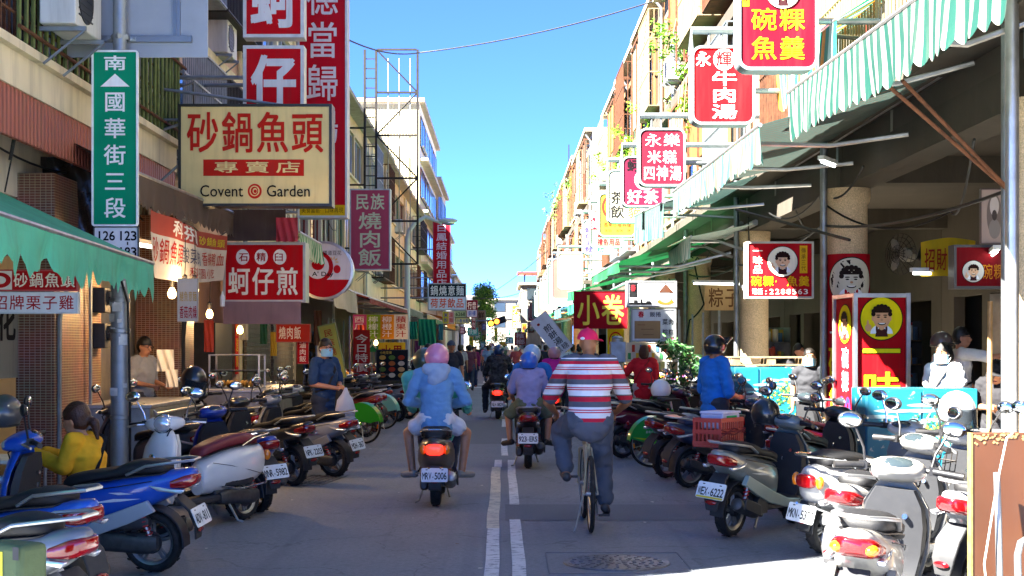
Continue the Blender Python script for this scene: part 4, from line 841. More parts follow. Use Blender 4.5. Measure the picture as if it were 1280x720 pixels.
for i, (y0, y1, x, c, nm) in enumerate(((45, 51, 2.3, '#1f8f66', 'emerald'), (52, 58, 2.1, '#3f7fa0', 'slate blue'), (59, 66, 2.0, '#1a7a4a', 'dark green'), (68, 76, 2.2, '#c07a3a', 'orange brown'), (78, 88, 1.9, '#22a08a', 'sea green'), (90, 104, 2.0, '#9aa5a8', 'silver'), (107, 122, 1.8, '#1f9a70', 'jade'))):
    awning(nm + ' awning in the far arcade stalls', x, y0, y1, 3.0, 3.05, .3, 3.9, 3.6, [c], .5, .03, 2)
awning('mint green awning with torn valance in front of the sign pole', -3.3, 4.2, 13.4, 2.6, 2.4, .34, -5.0, 3.2, ['#55b896'], .11, .06, 3, .16)
awning('brown canvas awning with scalloped edge behind the green sign', -3.8, 14.6, 20.0, 3.42, 3.5, .3, -5.0, 4.0, ['#54443c'], .12, .05, 3)
awning('small green and white striped awning before the round dessert sign', -3.0, 20.9, 23.4, 3.3, 3.3, .32, -5.0, 3.7, ['#3f9468', '#cfdcc4'], .07, .03, 2)
awning('white plastic awning past the round dessert sign', -3.0, 25.2, 29.0, 2.75, 2.7, .42, -5.0, 3.3, ['#c9c6b8'], .2, .0, 2)
awning('maroon corrugated awning over the juice banner', -3.1, 33, 46, 2.75, 2.8, .12, -5.0, 3.35, ['#7c2630'], .12, .01, 3)
awning('orange awning far down the left stalls', -2.9, 74, 86, 3.1, 3.1, .5, -5.0, 3.6, ['#d98a1e'], .4, .03, 2)
for i, (y0, y1, x, c, nm) in enumerate(((47, 55, -3.1, '#5f6a66', 'grey'), (56, 63, -3.0, '#c9b48a', 'sand coloured'), (64, 73, -3.1, '#2f7a5a', 'bottle green'), (88, 98, -2.9, '#b8b4a4', 'pale grey'), (100, 115, -3.0, '#b5472e', 'brick red'))):
    awning(nm + ' awning over the far left stalls', x, y0, y1, 2.9, 2.9, .22, -5.0, 3.4, [c], .5, .03, 2)

def cloth_panel(name, lab, px, D, col, cat, thick=.012, waves=5, amp=.03, rows=8, sagy=0, yaw=0):
    p0, p1 = at(px[0], px[3], D), at(px[2], px[1], D); wd, ht = p1.x - p0.x, p1.z - p0.z
    o = None; m = MB(); n = 24; G = []
    for side in (0, 1):
        G.append([[(-wd / 2 + wd * i / n, side * thick + amp * math.sin(waves * 2 * math.pi * i / n + .6 * j) * (1 - j / rows * .7), ht * j / rows) for i in range(n + 1)] for j in range(rows + 1)])
    for side in (0, 1): m.add([p for r_ in G[side] for p in r_], [(j * (n + 1) + i, j * (n + 1) + i + 1, (j + 1) * (n + 1) + i + 1, (j + 1) * (n + 1) + i) for j in range(rows) for i in range(n)])
    o = m.build(name, canvas(col), None, ang=80); o.location = ((p0.x + p1.x) / 2, D, p0.z); o.rotation_euler = (0, 0, yaw)
    return tag(o, lab, cat)
cloth_panel('stall_cloth', 'mauve cloth skirt below the red lightbox with three discs', (279, 377, 376, 405), 19.9, '#8d6f70', 'cloth', amp=.008, waves=2)
cloth_panel('rolled_tarpaulin', 'dark brown folded tarpaulin under the cream lightbox', (284, 262, 357, 301), 20.1, '#4a3a38', 'tarpaulin', amp=.015, waves=1)
cloth_panel('striped_cloth', 'small red and white cloth scrap draped over the lightbox corner', (345, 272, 372, 302), 19.8, '#b5364a', 'cloth', amp=.03, waves=3)
cloth_panel('hanging_cloth', 'bright green cloth hanging over the far left stall', (523, 399, 545, 432), 44, '#1a9a68', 'cloth', amp=.06, waves=4)
cloth_panel('hanging_cloth', 'second green cloth hung beside the first over the market stall', (512, 402, 522, 424), 45, '#22a878', 'cloth', amp=.05, waves=3)
tp = cloth_panel('plastic_sheet', 'dark brown crumpled plastic sheet tied up behind the green sign', (36, 196, 172, 305), 15.4, '#33281f', 'tarpaulin', amp=.05, waves=4, rows=14)
tp.data.materials.clear(); tp.data.materials.append(mat('brown_plastic_sheet', '#2c221b', .22, var=.3, vscale=3, bump=.9, bscale=5, coat=.3))
# ------------------------------------------------------------------ left house front: balcony, air conditioner, pillars, stalls
t = empty('balcony', (XL, 14.5, 3.65), 0, 'long beige balcony slab with red corrugated fascia behind the street sign', 'balcony')
m = MB(); m.bx(.004, .62, -2.3, 4.6, .3, .62); m.bx(.004, .7, -2.35, 4.65, .62, .7); m.build('slab', W['trim'], t)
m = MB(); m.bx(.55, .6, -2.3, 4.6, -.15, .298); m.build('fascia', W['corr_red'], t)
m = MB()
for k in range(7): m.bx(.62, .66, -2.2 + k * 1.1, -2.17 + k * 1.1, .702, 1.5)
for z in (.95, 1.2, 1.48): m.tube([(.64, -2.2, z), (.64, 4.5, z)], .014, 6)
m.build('railing', M['rust'], t)
t = empty('window_bars', (XL + .66, 14.8, 4.36), 0, 'row of green painted bars before the upper windows behind the grey board', 'window bars')
m = MB(); rnd = random.Random(5)
for k in range(34): y = -2.1 + k * .19; m.tube([(.02, y, -.0), (.02 + rnd.uniform(-.02, .02), y + rnd.uniform(-.02, .02), 1.9)], .022, 6)
m.build('bar', mat('green_bar', '#55622f', .55, var=.35, vscale=9, dirt=.4, dscale=6), t)
m = MB()
for z in (.1, 1.0, 1.85): m.tube([(.06, -2.2, z), (.06, 4.4, z)], .02, 6)
m.build('rail', M['rust'], t)
def aircon(lab, X, y, z, s, gl=False):
    o = empty('air_conditioner', (X, y, z), 0, lab, 'air conditioner', 'air conditioner units on the facades')
    m = MB(); m.bx(min(0, s * .34), max(0, s * .34), -.42, .42, 0, .58); m.build('casing', mat('ac_casing', '#cfd0cb', .5, dirt=.35, streak=True), o, bevel=.015)
    m = MB(); m.lathe([(.22, s * .342), (.235, s * .352), (.235, s * .345)], (0, -.12, .29), (1, 0, 0), 24)
    for k in range(7): m.bx(s * .3425, s * .35, -.34, .1, .1 + k * .06, .115 + k * .06)
    m.build('fan_grille', M['black'], o)
    m = MB()
    for yy in (-.3, .3): m.bx(min(-s * .03, s * .4), max(-s * .03, s * .4), yy - .02, yy + .02, -.045, -.004); m.tube([(0, yy, -.35), (s * .38, yy, -.045)], .014, 6)
    m.build('bracket', M['galv'], o); return o
aircon('air conditioner behind green bars, level with the grey board', XL + .72, 13.55, 4.6, 1)
aircon('air conditioner below the pink vertical sign', XL, 31, 4.0, 1); aircon('air conditioner on the cream house past the sign frame', XL, 55, 4.4, 1)
aircon('air conditioner hung above the far red narrow sign', XL, 66, 6.9, 1); aircon('air conditioner high on the far right row', 3.9, 80, 6.6, -1)
aircon('air conditioner over the arcade near the creeper', XR - .1, 44, 7.0, -1)
t = empty('tiled_pillar', (XL + .32, 19.72, 0), 0, 'square brown mosaic pillar beside the man at the stall', 'pillar')
m = MB(); m.bx(-.3, .3, -.45, .45, .003, 3.4); m.build('shaft', W['tile_brown'], t, bevel=.01)
m = MB(); m.tube([(.31, -.3, 1.6), (.34, -.2, 2.1), (.33, .1, 2.4), (.34, -.1, 2.7), (.32, .2, 2.9)], .02, 6); m.tube([(.33, -.35, .4), (.33, -.35, 3.3)], .025, 6); m.build('conduit', M['cable'], t)
t = empty('tiled_pillar', (XL + .2, 15.6, 0), 0, 'wide brown mosaic pillar with meters, left of the sign pole', 'pillar')
m = MB(); m.bx(-.2, .2, -1.0, .7, .003, 3.4); m.build('shaft', W['tile_brown'], t, bevel=.01)
for k, (y, z) in enumerate(((.45, 2.0), (.45, 1.6))):
    m = MB(); m.bx(.2, .34, y - .1, y + .14, z, z + .28); m.build('meter_box', M['dark'], t, bevel=.01)
    m = MB(); m.lathe([(.085, .0), (.085, .05), (.06, .08), (.0, .09)], (.34, y + .02, z + .17), (1, 0, 0), 18); m.build('meter_dial', M['glass'], t)
m = MB(); m.tube([(.22, -.9, .2), (.22, -.9, 1.9), (.3, -.6, 2.6)], .025, 6); m.tube([(.25, .1, .3), (.25, .1, 3.2)], .02, 6); m.build('conduit', M['galv'], t)
def counter(lab, x0, x1, y0, y1, h, top, side, cat='counter', name='stall_counter'):
    o = empty(name, ((x0 + x1) / 2, (y0 + y1) / 2, 0), 0, lab, cat); a, b_ = (x1 - x0) / 2, (y1 - y0) / 2
    m = MB(); m.bx(-a, a, -b_, b_, h - .04, h); m.build('top', top, o, bevel=.006)
    m = MB(); m.bx(-a + .03, a - .03, -b_ + .03, b_ - .03, .13, h - .041); m.build('cabinet', side, o)
    for x in (-a + .05, a - .05):
        for y in (-b_ + .05, b_ - .05): m = MB(); m.cyl((x, y, .003), (x, y, .13), .02, seg=8); m.build('leg', M['steel'], o)
    m = MB(); m.tube([(a + .02, -b_, h - .06), (a + .05, -b_, h - .1), (a + .05, b_, h - .1), (a + .02, b_, h - .06)], .015, 6); m.build('rail', M['alu'], o)
    return o
counter('long stainless stall counter behind the parked scooters', -4.75, -3.85, 15.6, 18.0, .98, M['alu'], M['steel'])
counter('stall counter under the mauve cloth and red lightbox', -4.4, -3.3, 20.3, 23.2, 1.0, M['alu'], M['steel'])
t = empty('glass_case', (-3.9, 20.9, 1.003), 0, 'glass food case on the stall counter under the mauve cloth', 'glass case')
m = MB()
for x in (-.36, .36):
    for y in (-.25, .25): m.bx(x - .012, x + .012, y - .012, y + .012, 0, .5)
for z in (.01, .26, .49):
    for y in (-.25, .25): m.bx(-.348, .348, y - .01, y + .01, z - .01, z + .01)
    for x in (-.36, .36): m.bx(x - .01, x + .01, -.238, .238, z - .01, z + .01)
m.build('frame', M['alu'], t)
m = MB()
for y in (-.262, .262): m.bx(-.345, .345, y - .002, y + .002, .01, .49)
m.build('pane', M['clear'], t)
m = MB()
for k in range(9): m.sphere((-.28 + .07 * k, .05 * (k % 3 - 1), .07), (.04, .06, .055), 8, 6)
m.build('food', mat('pastry', '#c49a5a', .6, var=.3), t)
def lit_bulb(lab, p):
    o = empty('light_bulb', p, 0, lab, 'light bulb', 'bare bulbs over the stall')
    m = MB(); m.tube([(0, 0, .16), (.01, 0, .35), (0, .02, .6)], .005, 5); m.build('flex', M['cable'], o)
    m = MB(); m.lathe([(.022, .06), (.028, .1), (.03, .15), (.012, .17)], seg=14); m.build('socket', M['black'], o)
    m = MB(); m.lathe([(.004, -.07), (.035, -.06), (.048, -.03), (.05, .0), (.035, .04), (.022, .06)], seg=16); m.build('bulb', mat('lit_bulb', (1, .62, .2), .3, emit=1.6), o)
    l_ = bpy.data.lights.new('bulb_light', 'POINT'); l_.energy = 3; l_.color = (1, .62, .28); l_.shadow_soft_size = .05
    q = bpy.data.objects.new('bulb_light', l_); C.objects.link(q); q.location = (.0, -.09, -.05); q.parent = o; return o
lit_bulb('lit bare bulb nearer the sign pole, over the stall', at(215, 366, 16.8)); lit_bulb('lit bare bulb beside the paper strip, right one of the pair', at(243, 362, 16.4)); lit_bulb('lit bare bulb half behind the paper strip', at(231, 361, 16.6))
cl = [('plastic_bags', 'bunch of white plastic bags hung at the stall pillar', (196, 437, 217, 464), 17.6), ('plastic_bags', 'lower bunch of white plastic bags by the stall counter', (207, 462, 222, 484), 17.5)]
for nm, lab, px, D in cl: cloth_panel('hanging_bag', lab, px, D, '#d8d3c6', 'plastic bag', amp=.03, waves=2)
t = empty('side_table', (-4.1, 11.7, 0), 0, 'low white folding table at the roadside behind the blue scooter', 'table')
m = MB(); m.bx(-.45, .3, -.35, .35, .68, .71); m.build('tabletop', M['white'], t, bevel=.005)
for x in (-.38, .24):
    for y in (-.3, .3): m = MB(); m.cyl((x, y, .003), (x, y, .68), .016, seg=8); m.build('leg', M['steel'], t)
t = empty('wall_poster', (XL + .015, 14.25, 1.3), R(90), 'grey poster with one black brush character on the stall wall', 'poster')
m = MB(); m.bx(-.5, .5, -.01, 0, 0, .9); m.build('sheet', vinyl('#8a877c'), t)
m = MB(); letters(m, '花', -.3, .35, .3, .85, 0, -.013, bold=.03); m.build('lettering', vinyl('#1c1a18'), t, recalc=False)
t = empty('wall_poster', (XL + .02, 22.3, 1.9), R(90), 'round yellow notice and small cards on the stall shelf wall', 'poster')
m = MB(); m.bx(-.4, .4, -.012, 0, -.3, .5); m.build('sheet', vinyl('#cdbf95'), t)
disc(t, 0, .25, .17, .17, -.014, '#d9b31c'); disc(t, 0, .25, .1, .1, -.016, '#3a3420'); disc(t, 0, -.08, .08, .08, -.014, '#b5342a')
# roller shutters
for y0, y1, lab in ((27.4, 30.2, 'ribbed roller shutter pulled down beside the leaning yellow banner'), (30.6, 33.5, 'ribbed roller shutter next to the market posters')):
    t = empty('roller_shutter', (XL + .03, (y0 + y1) / 2, 0), 0, lab, 'shutter'); m = MB(); hh = (y1 - y0) / 2
    for k in range(34): m.bx(-.02, .03 + .012 * (k % 2), -hh, hh, .12 + k * .088, .204 + k * .088)
    m.build('curtain', mat('shutter_slat', '#5f5a52', .5, .4, dirt=.5, streak=True), t)
    m = MB(); m.bx(-.05, .2, -hh, hh, 3.13, 3.36); m.build('hood', M['galv'], t)
# clutter of the market stalls: shelves and goods
rnd = random.Random(11)
def stall(lab, x, y, s, L=2.4, goods=('#b8452c', '#d8a42c', '#3f7a48', '#d8d2c0', '#7a4a8a')):
    o = empty('market_stall', (x, y, 0), 0, lab, 'market stall')
    m = MB(); m.bx(-.45, .45, -L / 2, L / 2, .76, .8); m.build('table_top', M['wood'], o)
    for a in (-.4, .4):
        for b_ in (-L / 2 + .06, L / 2 - .06): m = MB(); m.bx(a - .02, a + .02, b_ - .02, b_ + .02, .003, 2.35); m.build('post', M['galv'], o)
    m = MB(); m.bx(-.46, .46, -L / 2, L / 2, .2, .757); m.build('skirt', canvas(rnd.choice(['#8a3a30', '#3a5a70', '#5a6a48', '#8a8478'])), o)
    for k in range(6):
        m = MB(); yy = -L / 2 + .25 + k * (L - .5) / 5
        m.bx(-.4, .4, yy - .16, yy + .16, .802, .9); m.build('tray', M['dark'], o)
        m = MB()
        for q in range(16): m.sphere((rnd.uniform(-.33, .33), yy + rnd.uniform(-.11, .11), .92 + rnd.uniform(0, .05)), .05, 7, 5)
        m.build('goods', mat('goods' + goods[k % len(goods)], goods[k % len(goods)], .55, var=.3, vscale=15), o)
    return o
for i, (y, lab) in enumerate(((35.5, 'fruit stall below the juice banner'), (39, 'second market stall beyond the menu board'), (43, 'market stall beneath the hanging green cloths'), (49, 'market stall under the grey awning'), (57, 'market stall under the sand coloured awning'), (66, 'market stall under the bottle green awning'))): stall(lab, -4.1, y, 1)
for i, (y, lab) in enumerate(((29.5, 'drinks stall behind the yellow tea banner'), (33.5, 'stall under the green canopy of the squid banner'), (38, 'stall below the bright green canopy'), (47, 'stall under the emerald awning'), (55, 'stall under the slate blue awning'))): stall(lab, 3.9, y, -1)
# ------------------------------------------------------------------ blue cabinets with peeling paint, pallets
def blue_cabinet(lab, x0, x1, y, z1, dp=.6, split=.5):
    o = empty('blue_cabinet', ((x0 + x1) / 2, y, 0), 0, lab, 'cabinet'); hw = (x1 - x0) / 2
    bm_ = mat('peeling_blue_paint', '#0b5f76', .5, var=.15, vscale=3); n, l = bm_.node_tree.nodes, bm_.node_tree.links
    if 'peel' not in n:
        tn = n.new('ShaderNodeTexNoise'); tn.name = 'peel'; tn.inputs['Scale'].default_value = 4.2; tn.inputs['Detail'].default_value = 9; tn.inputs['Roughness'].default_value = .7
        tc = n.new('ShaderNodeTexCoord'); l.new(tc.outputs['Object'], tn.inputs['Vector']); mr = n.new('ShaderNodeMapRange'); mr.inputs[1].default_value = .59; mr.inputs[2].default_value = .62; l.new(tn.outputs[0], mr.inputs[0])
        mx = n.new('ShaderNodeMix'); mx.data_type = 'RGBA'; src = n['Principled BSDF'].inputs['Base Color'].links[0].from_socket; l.new(src, mx.inputs[6]); mx.inputs[7].default_value = (.36, .34, .3, 1); l.new(mr.outputs[0], mx.inputs[0]); l.new(mx.outputs[2], n['Principled BSDF'].inputs['Base Color'])
    m = MB(); m.bx(-hw, hw, 0, dp, .02, z1); m.build('body', bm_, o, bevel=.008)
    for s in (0, 1):
        m = MB(); a = -hw + .01 + s * 2 * hw * split; b_ = a + 2 * hw * (split if not s else 1 - split) - .02; m.bx(a, b_, -.022, -.002, .06, z1 - .02); d = m.build('door', bm_, o, bevel=.004)
    # a painted seaside scene: clouds and a leafy tree on the doors
    m = MB(); r_ = random.Random(int(x0 * 10)); 
    for k in range(7): cx, cz = r_.uniform(-hw * .9, hw * .5), z1 - r_.uniform(.15, .35); m.add([(cx + p[0], -.0245 - .0002 * k, cz + p[1]) for p in ellipse(0, 0, r_.uniform(.1, .25), .02)], [tuple(range(28))])
    m.build('painted_cloud', mat('mural_cloud', '#6f8a90', .5), o)
    m = MB()
    for k in range(190):
        a = r_.gauss(0, .16), r_.gauss(0, .1); cx, cz = hw * .45 + a[0], z1 - .36 - abs(a[0]) * .35 + a[1]
        if abs(cx) > hw - .03: continue
        q = r_.uniform(0, 3); d = .022; m.add([(cx + d * math.cos(q), -.0265 - .00002 * k, cz + d * math.sin(q)), (cx - d * .5 * math.sin(q), -.0265 - .00002 * k, cz + d * .5 * math.cos(q)), (cx - d * math.cos(q), -.0265 - .00002 * k, cz - d * math.sin(q)), (cx + d * .5 * math.sin(q), -.0265 - .00002 * k, cz - d * .5 * math.cos(q))], [(0, 1, 2, 3)], k % 3)
    m.build('painted_leaves', [mat('mural_green', '#2d6b3c', .5), mat('mural_dark_green', '#214a30', .5), mat('mural_yellow', '#a8a03a', .5)], o)
    return o
blue_cabinet('sunlit turquoise cabinet painted with a tree, before the standing red sign', gx(1082, 14.6), gx(1222, 14.6), 14.6, gz(486, 14.6))
blue_cabinet('peeling turquoise cabinet under the wooden pallets', gx(918, 19.4), gx(1006, 19.4), 19.4, gz(459, 19.4), split=.35)
counter('low steel shop counter right of the sunlit turquoise cabinet', 4.88, 5.8, 14.3, 15.0, .78, M['alu'], M['steel'])
t = empty('wooden_pallet', ((gx(912, 19.6) + gx(1012, 19.6)) / 2, 19.7, gz(458, 19.4) + .012), 0, 'weathered wooden pallet lying on the peeling turquoise cabinet', 'pallet'); hw = (gx(1012, 19.6) - gx(912, 19.6)) / 2
m = MB()
for k in range(5): m.bx(-hw, hw, -.24 + k * .12, -.15 + k * .12, .1, .12); 
for k in range(3): m.bx(-hw, hw, -.24 + k * .24, -.14 + k * .24, 0, .018)
m.build('board', M['wood'], t)
m = MB()
for k in range(3):
    for j in range(3): x = -hw + .07 + k * (hw - .07); m.bx(x - .06, x + .06, -.23 + j * .2, -.15 + j * .2, .0185, .0995)
m.build('block', M['wood'], t)
# ------------------------------------------------------------------ brown board with trolley frames at the lower right
bD = 7.5; x0 = gx(1216, bD); zt = gz(541, bD)
t = empty('brown_board', (x0, bD, 0), R(6), 'old brown wooden board with peeling edge, propped at the roadside', 'board')
bw = mat('brown_veneer', '#4a2a17', .5, var=.2, vscale=2, dirt=.3, dcol=(.06, .03, .02), dscale=3, streak=True)
n, l = bw.node_tree.nodes, bw.node_tree.links
m = MB(); m.bx(0, .95, 0, .035, .02, zt); m.build('panel', bw, t, bevel=.004)
m = MB(); r_ = random.Random(4)
for k in range(60):
    cx, cz, q = .012 + abs(r_.gauss(.1, .2)), zt - .004 - abs(r_.gauss(0, .025)), r_.uniform(.003, .014)
    P = [(cx + q * r_.uniform(.5, 1.3) * math.cos(a * 2 * math.pi / 9), -.003 - .00002 * k, min(zt - .005, cz + q * r_.uniform(.4, 1) * math.sin(a * 2 * math.pi / 9))) for a in range(9)]; m.add(P, [tuple(range(9))])
m.build('peeled_patch', mat('bare_chipboard', '#93764a', .8, var=.3, vscale=40), t)
m = MB(); m.bx(-.012, -.001, -.005, .04, .02, zt); m.build('edge', mat('frayed_edge', '#7d6238', .85, var=.4, vscale=20), t)
t = empty('hand_trolley', (x0 + .1, bD - .14, 0), R(6), 'pair of grey tube trolley frames leaning on the brown board', 'trolley')
m = MB(); m.tube([(0, .0, .02), (0, .03, zt - .45), (0, .05, zt - .2)], .018, 10); m.tube([(.08, -.05, .02), (.08, -.02, zt - .62), (.1, -.01, zt - .56), (.16, 0, zt - .53), (.7, 0, zt - .53)], .019, 10); m.tube([(.09, -.03, zt - .75), (.7, -.03, zt - .75)], .013, 8); m.tube([(.09, -.03, zt - 1.02), (.7, -.03, zt - 1.02)], .013, 8); m.build('frame', M['galv'], t)
m = MB(); m.tube([(-.07, -.02, .25), (-.1, -.02, .5), (-.04, .0, .8), (.0, .02, zt - .2), (.04, .02, zt - .02), (.1, .08, zt + .0)], .0055, 6); m.build('cable', plastic('#b9b4a8'), t)
m = MB(); m.tube([(.36, -.045, zt - .72), (.37, -.06, zt - .5), (.42, -.06, zt - .25), (.5, -.03, zt - .03)], .008, 6); m.build('rope', mat('red_rope', '#c0503e', .8, var=.4, vscale=60), t)
m = MB(); m.sphere((.4, -.05, zt - .76), (.05, .03, .035), 8, 6); m.sphere((.36, -.05, zt - .73), (.03, .03, .03), 8, 6); m.build('knot', mat('dirty_cloth', '#b5a886', .9, bump=.4), t)
# props of the striped awning
t = empty('awning_prop', at(1262, 240, 12.0), 0, 'two rusty iron rods propping the big striped awning', 'prop'); c = at(1262, 240, 12.0)
for a, b_ in (((1110, 107), (1258, 236)), ((1128, 101), (1266, 242))):
    m = MB(); m.tube([at(*a, 10.9) - c, at(*b_, 12.0) - c], .016, 8); m.build('rod', M['rust'], t)
# posts at the right edge, bamboo pole
t = tag(MB().tube([(0, 0, .003), (0.02, .02, 2.05)], .025, 8).build('bamboo_pole', mat('bamboo', '#9a7a4e', .6, var=.3, vscale=8), None), 'upright bamboo pole in front of the shop people', 'pole'); t.location = (gx(1236, 13.6), 13.6, 0)
t = tag(MB().tube([(0, 0, .003), (0, 0, 4.6)], .055, 14).build('steel_post', M['alu'], None), 'shiny steel post before the nearest arcade column', 'post'); t.location = (gx(1265, 11.4), 11.4, 0)
t = empty('steel_post', (gx(772, 24.3), 24.3, 0), 0, 'grey steel post with a control box, behind the striped cyclist', 'post')
m = MB(); m.tube([(0, 0, .003), (0, 0, 1.75)], .1, 14); m.build('shaft', M['galv'], t)
m = MB(); m.sphere((0, 0, 1.752), (.1, .1, .05), 14, 8, a0=0); m.bx(-.13, .13, -.16, .1, 1.35, 1.7); m.build('box', M['galv'], t, bevel=.02)
# wall fan
c = at(1130, 318, 18.0); t = empty('wall_fan', tuple(c), R(-60), 'dusty electric fan fixed inside the arcade', 'fan')
m = MB(); m.lathe([(.07, -.16), (.09, -.12), (.09, .0), (.04, .03)], axis=(0, -1, 0), seg=16); m.build('motor', plastic('#8a8274'), t)
m = MB()
for k in range(5): m.lathe([(.26 - .05 * k, .05 + .02 * k), (.264 - .05 * k, .055 + .02 * k), (.26 - .05 * k, .06 + .02 * k)], axis=(0, -1, 0), seg=24, closed=True)
for k in range(18): a = k * math.pi / 9; m.tube([(.02 * math.cos(a), -.13, .02 * math.sin(a)), (.26 * math.cos(a), -.055, .26 * math.sin(a))], .004, 4)
m.build('cage', M['iron'], t)
m = MB()
for k in range(3): m.sphere((.13 * math.cos(k * 2.1), -.09, .13 * math.sin(k * 2.1)), (.1, .012, .06), 10, 6, rot=Matrix.Rotation(-k * 2.1, 3, 'Y'))
m.build('blade', plastic('#6a6458'), t)
m = MB(); m.tube([(0, .1, 0), (0, .25, -.05), (0, .35, .15)], .03, 8); m.build('bracket', M['iron'], t)
# fluorescent tubes in the arcade
def tube_light(lab, p, ln, rz):
    o = empty('tube_lamp', p, rz, lab, 'lamp'); m = MB(); m.cyl((-ln / 2, 0, 0), (ln / 2, 0, 0), .016, seg=10); m.build('tube', mat('lit_tube', (.9, 1, .95), .4, emit=.9), o)
    m = MB(); m.bx(-ln / 2 - .03, ln / 2 + .03, -.04, .04, .022, .07); m.build('fitting', M['white'], o); return o
tube_light('lit fluorescent tube above the dim red lightbox', at(1243, 317, 16.2), .75, R(75)); tube_light('lit fluorescent tube under the yellow cloth banner', at(1170, 342, 17.6), .6, R(10)); tube_light('lit tube lamp beside the column under the awnings', at(1035, 205, 17.2), .5, R(60))
tube_light('lit fluorescent tube under the brown awning edge', at(183, 308, 16.2), 1.2, R(80))
for k, (px, py, D) in enumerate(((900, 355, 27), (965, 362, 24))): tube_light(('lit tube lamp over the stalls beyond the speckled column', 'lit tube lamp deep in the bay behind the red phone sign')[k], at(px, py, D), 1.1, R(20))
# ------------------------------------------------------------------ sign frame, street lamp, traffic light, wires
D = 45.0; x0, x1, z0, z1 = gx(456, D), gx(522, D), gz(330, D), gz(62, D)
t = empty('scaffold_tower', ((x0 + x1) / 2, D, z0), 0, 'tall bare iron sign frame with cross bars standing out from the left facades', 'scaffold'); hx = (x1 - x0) / 2; H = z1 - z0
m = MB()
for x in (-hx, -hx + .36, hx): m.bx(x - .035, x + .035, -.035, .035, 0, H)
for k in range(6): m.bx(-hx + .395, hx - .035, -.025, .025, H * k / 5 - .03, H * k / 5 + .03)
for k in range(5): a, b_ = H * k / 5, H * (k + 1) / 5; m.tube([(-hx + .36 if k % 2 else hx, 0, a), (hx if k % 2 else -hx + .36, 0, b_)], .025, 5)
for k in range(22): m.bx(-hx + .035, -hx + .325, -.015, .015, H * k / 22, H * k / 22 + .03)
m.build('frame', M['iron'], t)
m = MB()
for x in (-.1, .25, .6): m.tube([(x, .03, 0), (x, .03, H * .96)], .018, 5)
m.build('rod', M['galv'], t)
m = MB()
for z in (.5, 2.5, 4.3): m.tube([(-hx, 0, z), (XL - (x0 + x1) / 2, 0, z)], .03, 6)
m.build('bracket', M['iron'], t)
D = 46.0; t = empty('street_lamp', (gx(509, D), D, 0), 0, 'white curved street lamp over the left stalls', 'street lamp'); zb = gz(300, D); xe = gx(552, D) - gx(509, D)
m = MB(); m.tube([(0, 0, .003), (0, 0, 2), (0, 0, zb), (.06, 0, zb + .3), (.25, 0, zb + .55), (.6, 0, zb + .75), (xe, 0, gz(279, D))], [.11, .1, .08, .075, .07, .06, .045], 12); m.build('pole', mat('white_pole', '#c9ced2', .4, dirt=.2), t)
m = MB(); m.sphere((xe + .2, 0, gz(276, D)), (.32, .15, .09), 14, 8); m.build('lamp_head', mat('lamp_head', '#c9ccca', .4), t)
m = MB(); m.sphere((xe + .22, 0, gz(276, D) - .06), (.24, .12, .09), 14, 8); m.build('lens', M['lens'], t)
D = 112.; xp = -3.4; t = empty('traffic_light', (xp, D, 0), 0, 'traffic light with one amber lamp lit on a mast arm over the far crossing', 'traffic light')
zc = gz(402, D); m = MB(); m.tube([(0, 0, .003), (0, 0, zc + .3)], .1, 10); m.tube([(0, 0, zc), (gx(640, D) - xp, 0, zc + .15)], .06, 8); m.build('mast', M['galv'], t)
m = MB(); xl = gx(621, D) - xp; m.M = Matrix.Translation((xl, -.1, zc)) @ Matrix.Rotation(R(-18), 4, 'Y'); m.bx(-.75, .75, -.12, .12, -.26, .26); m.build('housing', M['black'], t, bevel=.03)
for k, c_ in enumerate((mat('amber_lit', (1, .3, .02), .3, emit=.6), mat('orange_lit', (1, .2, .02), .3, emit=.5), plastic('#20302a'))):
    m = MB(); m.M = Matrix.Translation((xl, -.1, zc)) @ Matrix.Rotation(R(-18), 4, 'Y'); m.lathe([(.2, .121), (.17, .16), (0.01, .18)], (-.48 + .48 * k, 0, 0), (0, -1, 0), 16); m.build('lamp', c_, t)
def wire(lab, pts, r=.018, sag=.4):
    P = [Vector(p) for p in pts]; path = []
    for i in range(len(P) - 1):
        for k in range(13 if i == len(P) - 2 else 12): u = k / 12; path.append(P[i].lerp(P[i + 1], u) - Vector((0, 0, sag * 4 * u * (1 - u))))
    c = path[0].copy(); o = tag(MB().tube([p - c for p in path], r, 5).build('overhead_wire', M['cable'], None), lab, 'wire'); o.location = c; return o
wire('black overhead cable crossing the sky from the sign frame to the arcade roof', [at(430, 47, 36), at(524, 66, 45), at(816, 2, 41)], .022, .18)
wire('thin wire slanting across the far sky towards the arcade roof', [at(600, 375, 140), at(700, 300, 110)], .03, .3)
wire('lower thin wire across the far end of the street', [at(592, 372, 120), at(672, 356, 130)], .03, .5)
wire('cable looping along the left house front above the plastic sheet', [at(30, 0, 13.2), at(28, 110, 13.2), at(12, 200, 13.2)], .012, .0)
wire('second cable hanging down beside the air conditioner', [at(12, 20, 13.3), at(24, 150, 13.0), at(6, 240, 12.9)], .008, .0)
wire('black cable strung between the arcade columns', [Vector((4.35, 33.3, 3.3)), Vector((4.3, 26.1, 3.1)), Vector((4.3, 19.2, 3.25)), Vector((4.3, 12.2, 2.95))], .018, .12)
wire('cable bundle looping round the dark column', [at(868, 330, 32.8), at(880, 380, 32.7), at(862, 400, 32.8), at(850, 470, 32.7)], .02, .05)
wire('long black rod under the awning of the second arcade bay', [at(920, 262, 22), at(1062, 300, 17)], .02, .0)
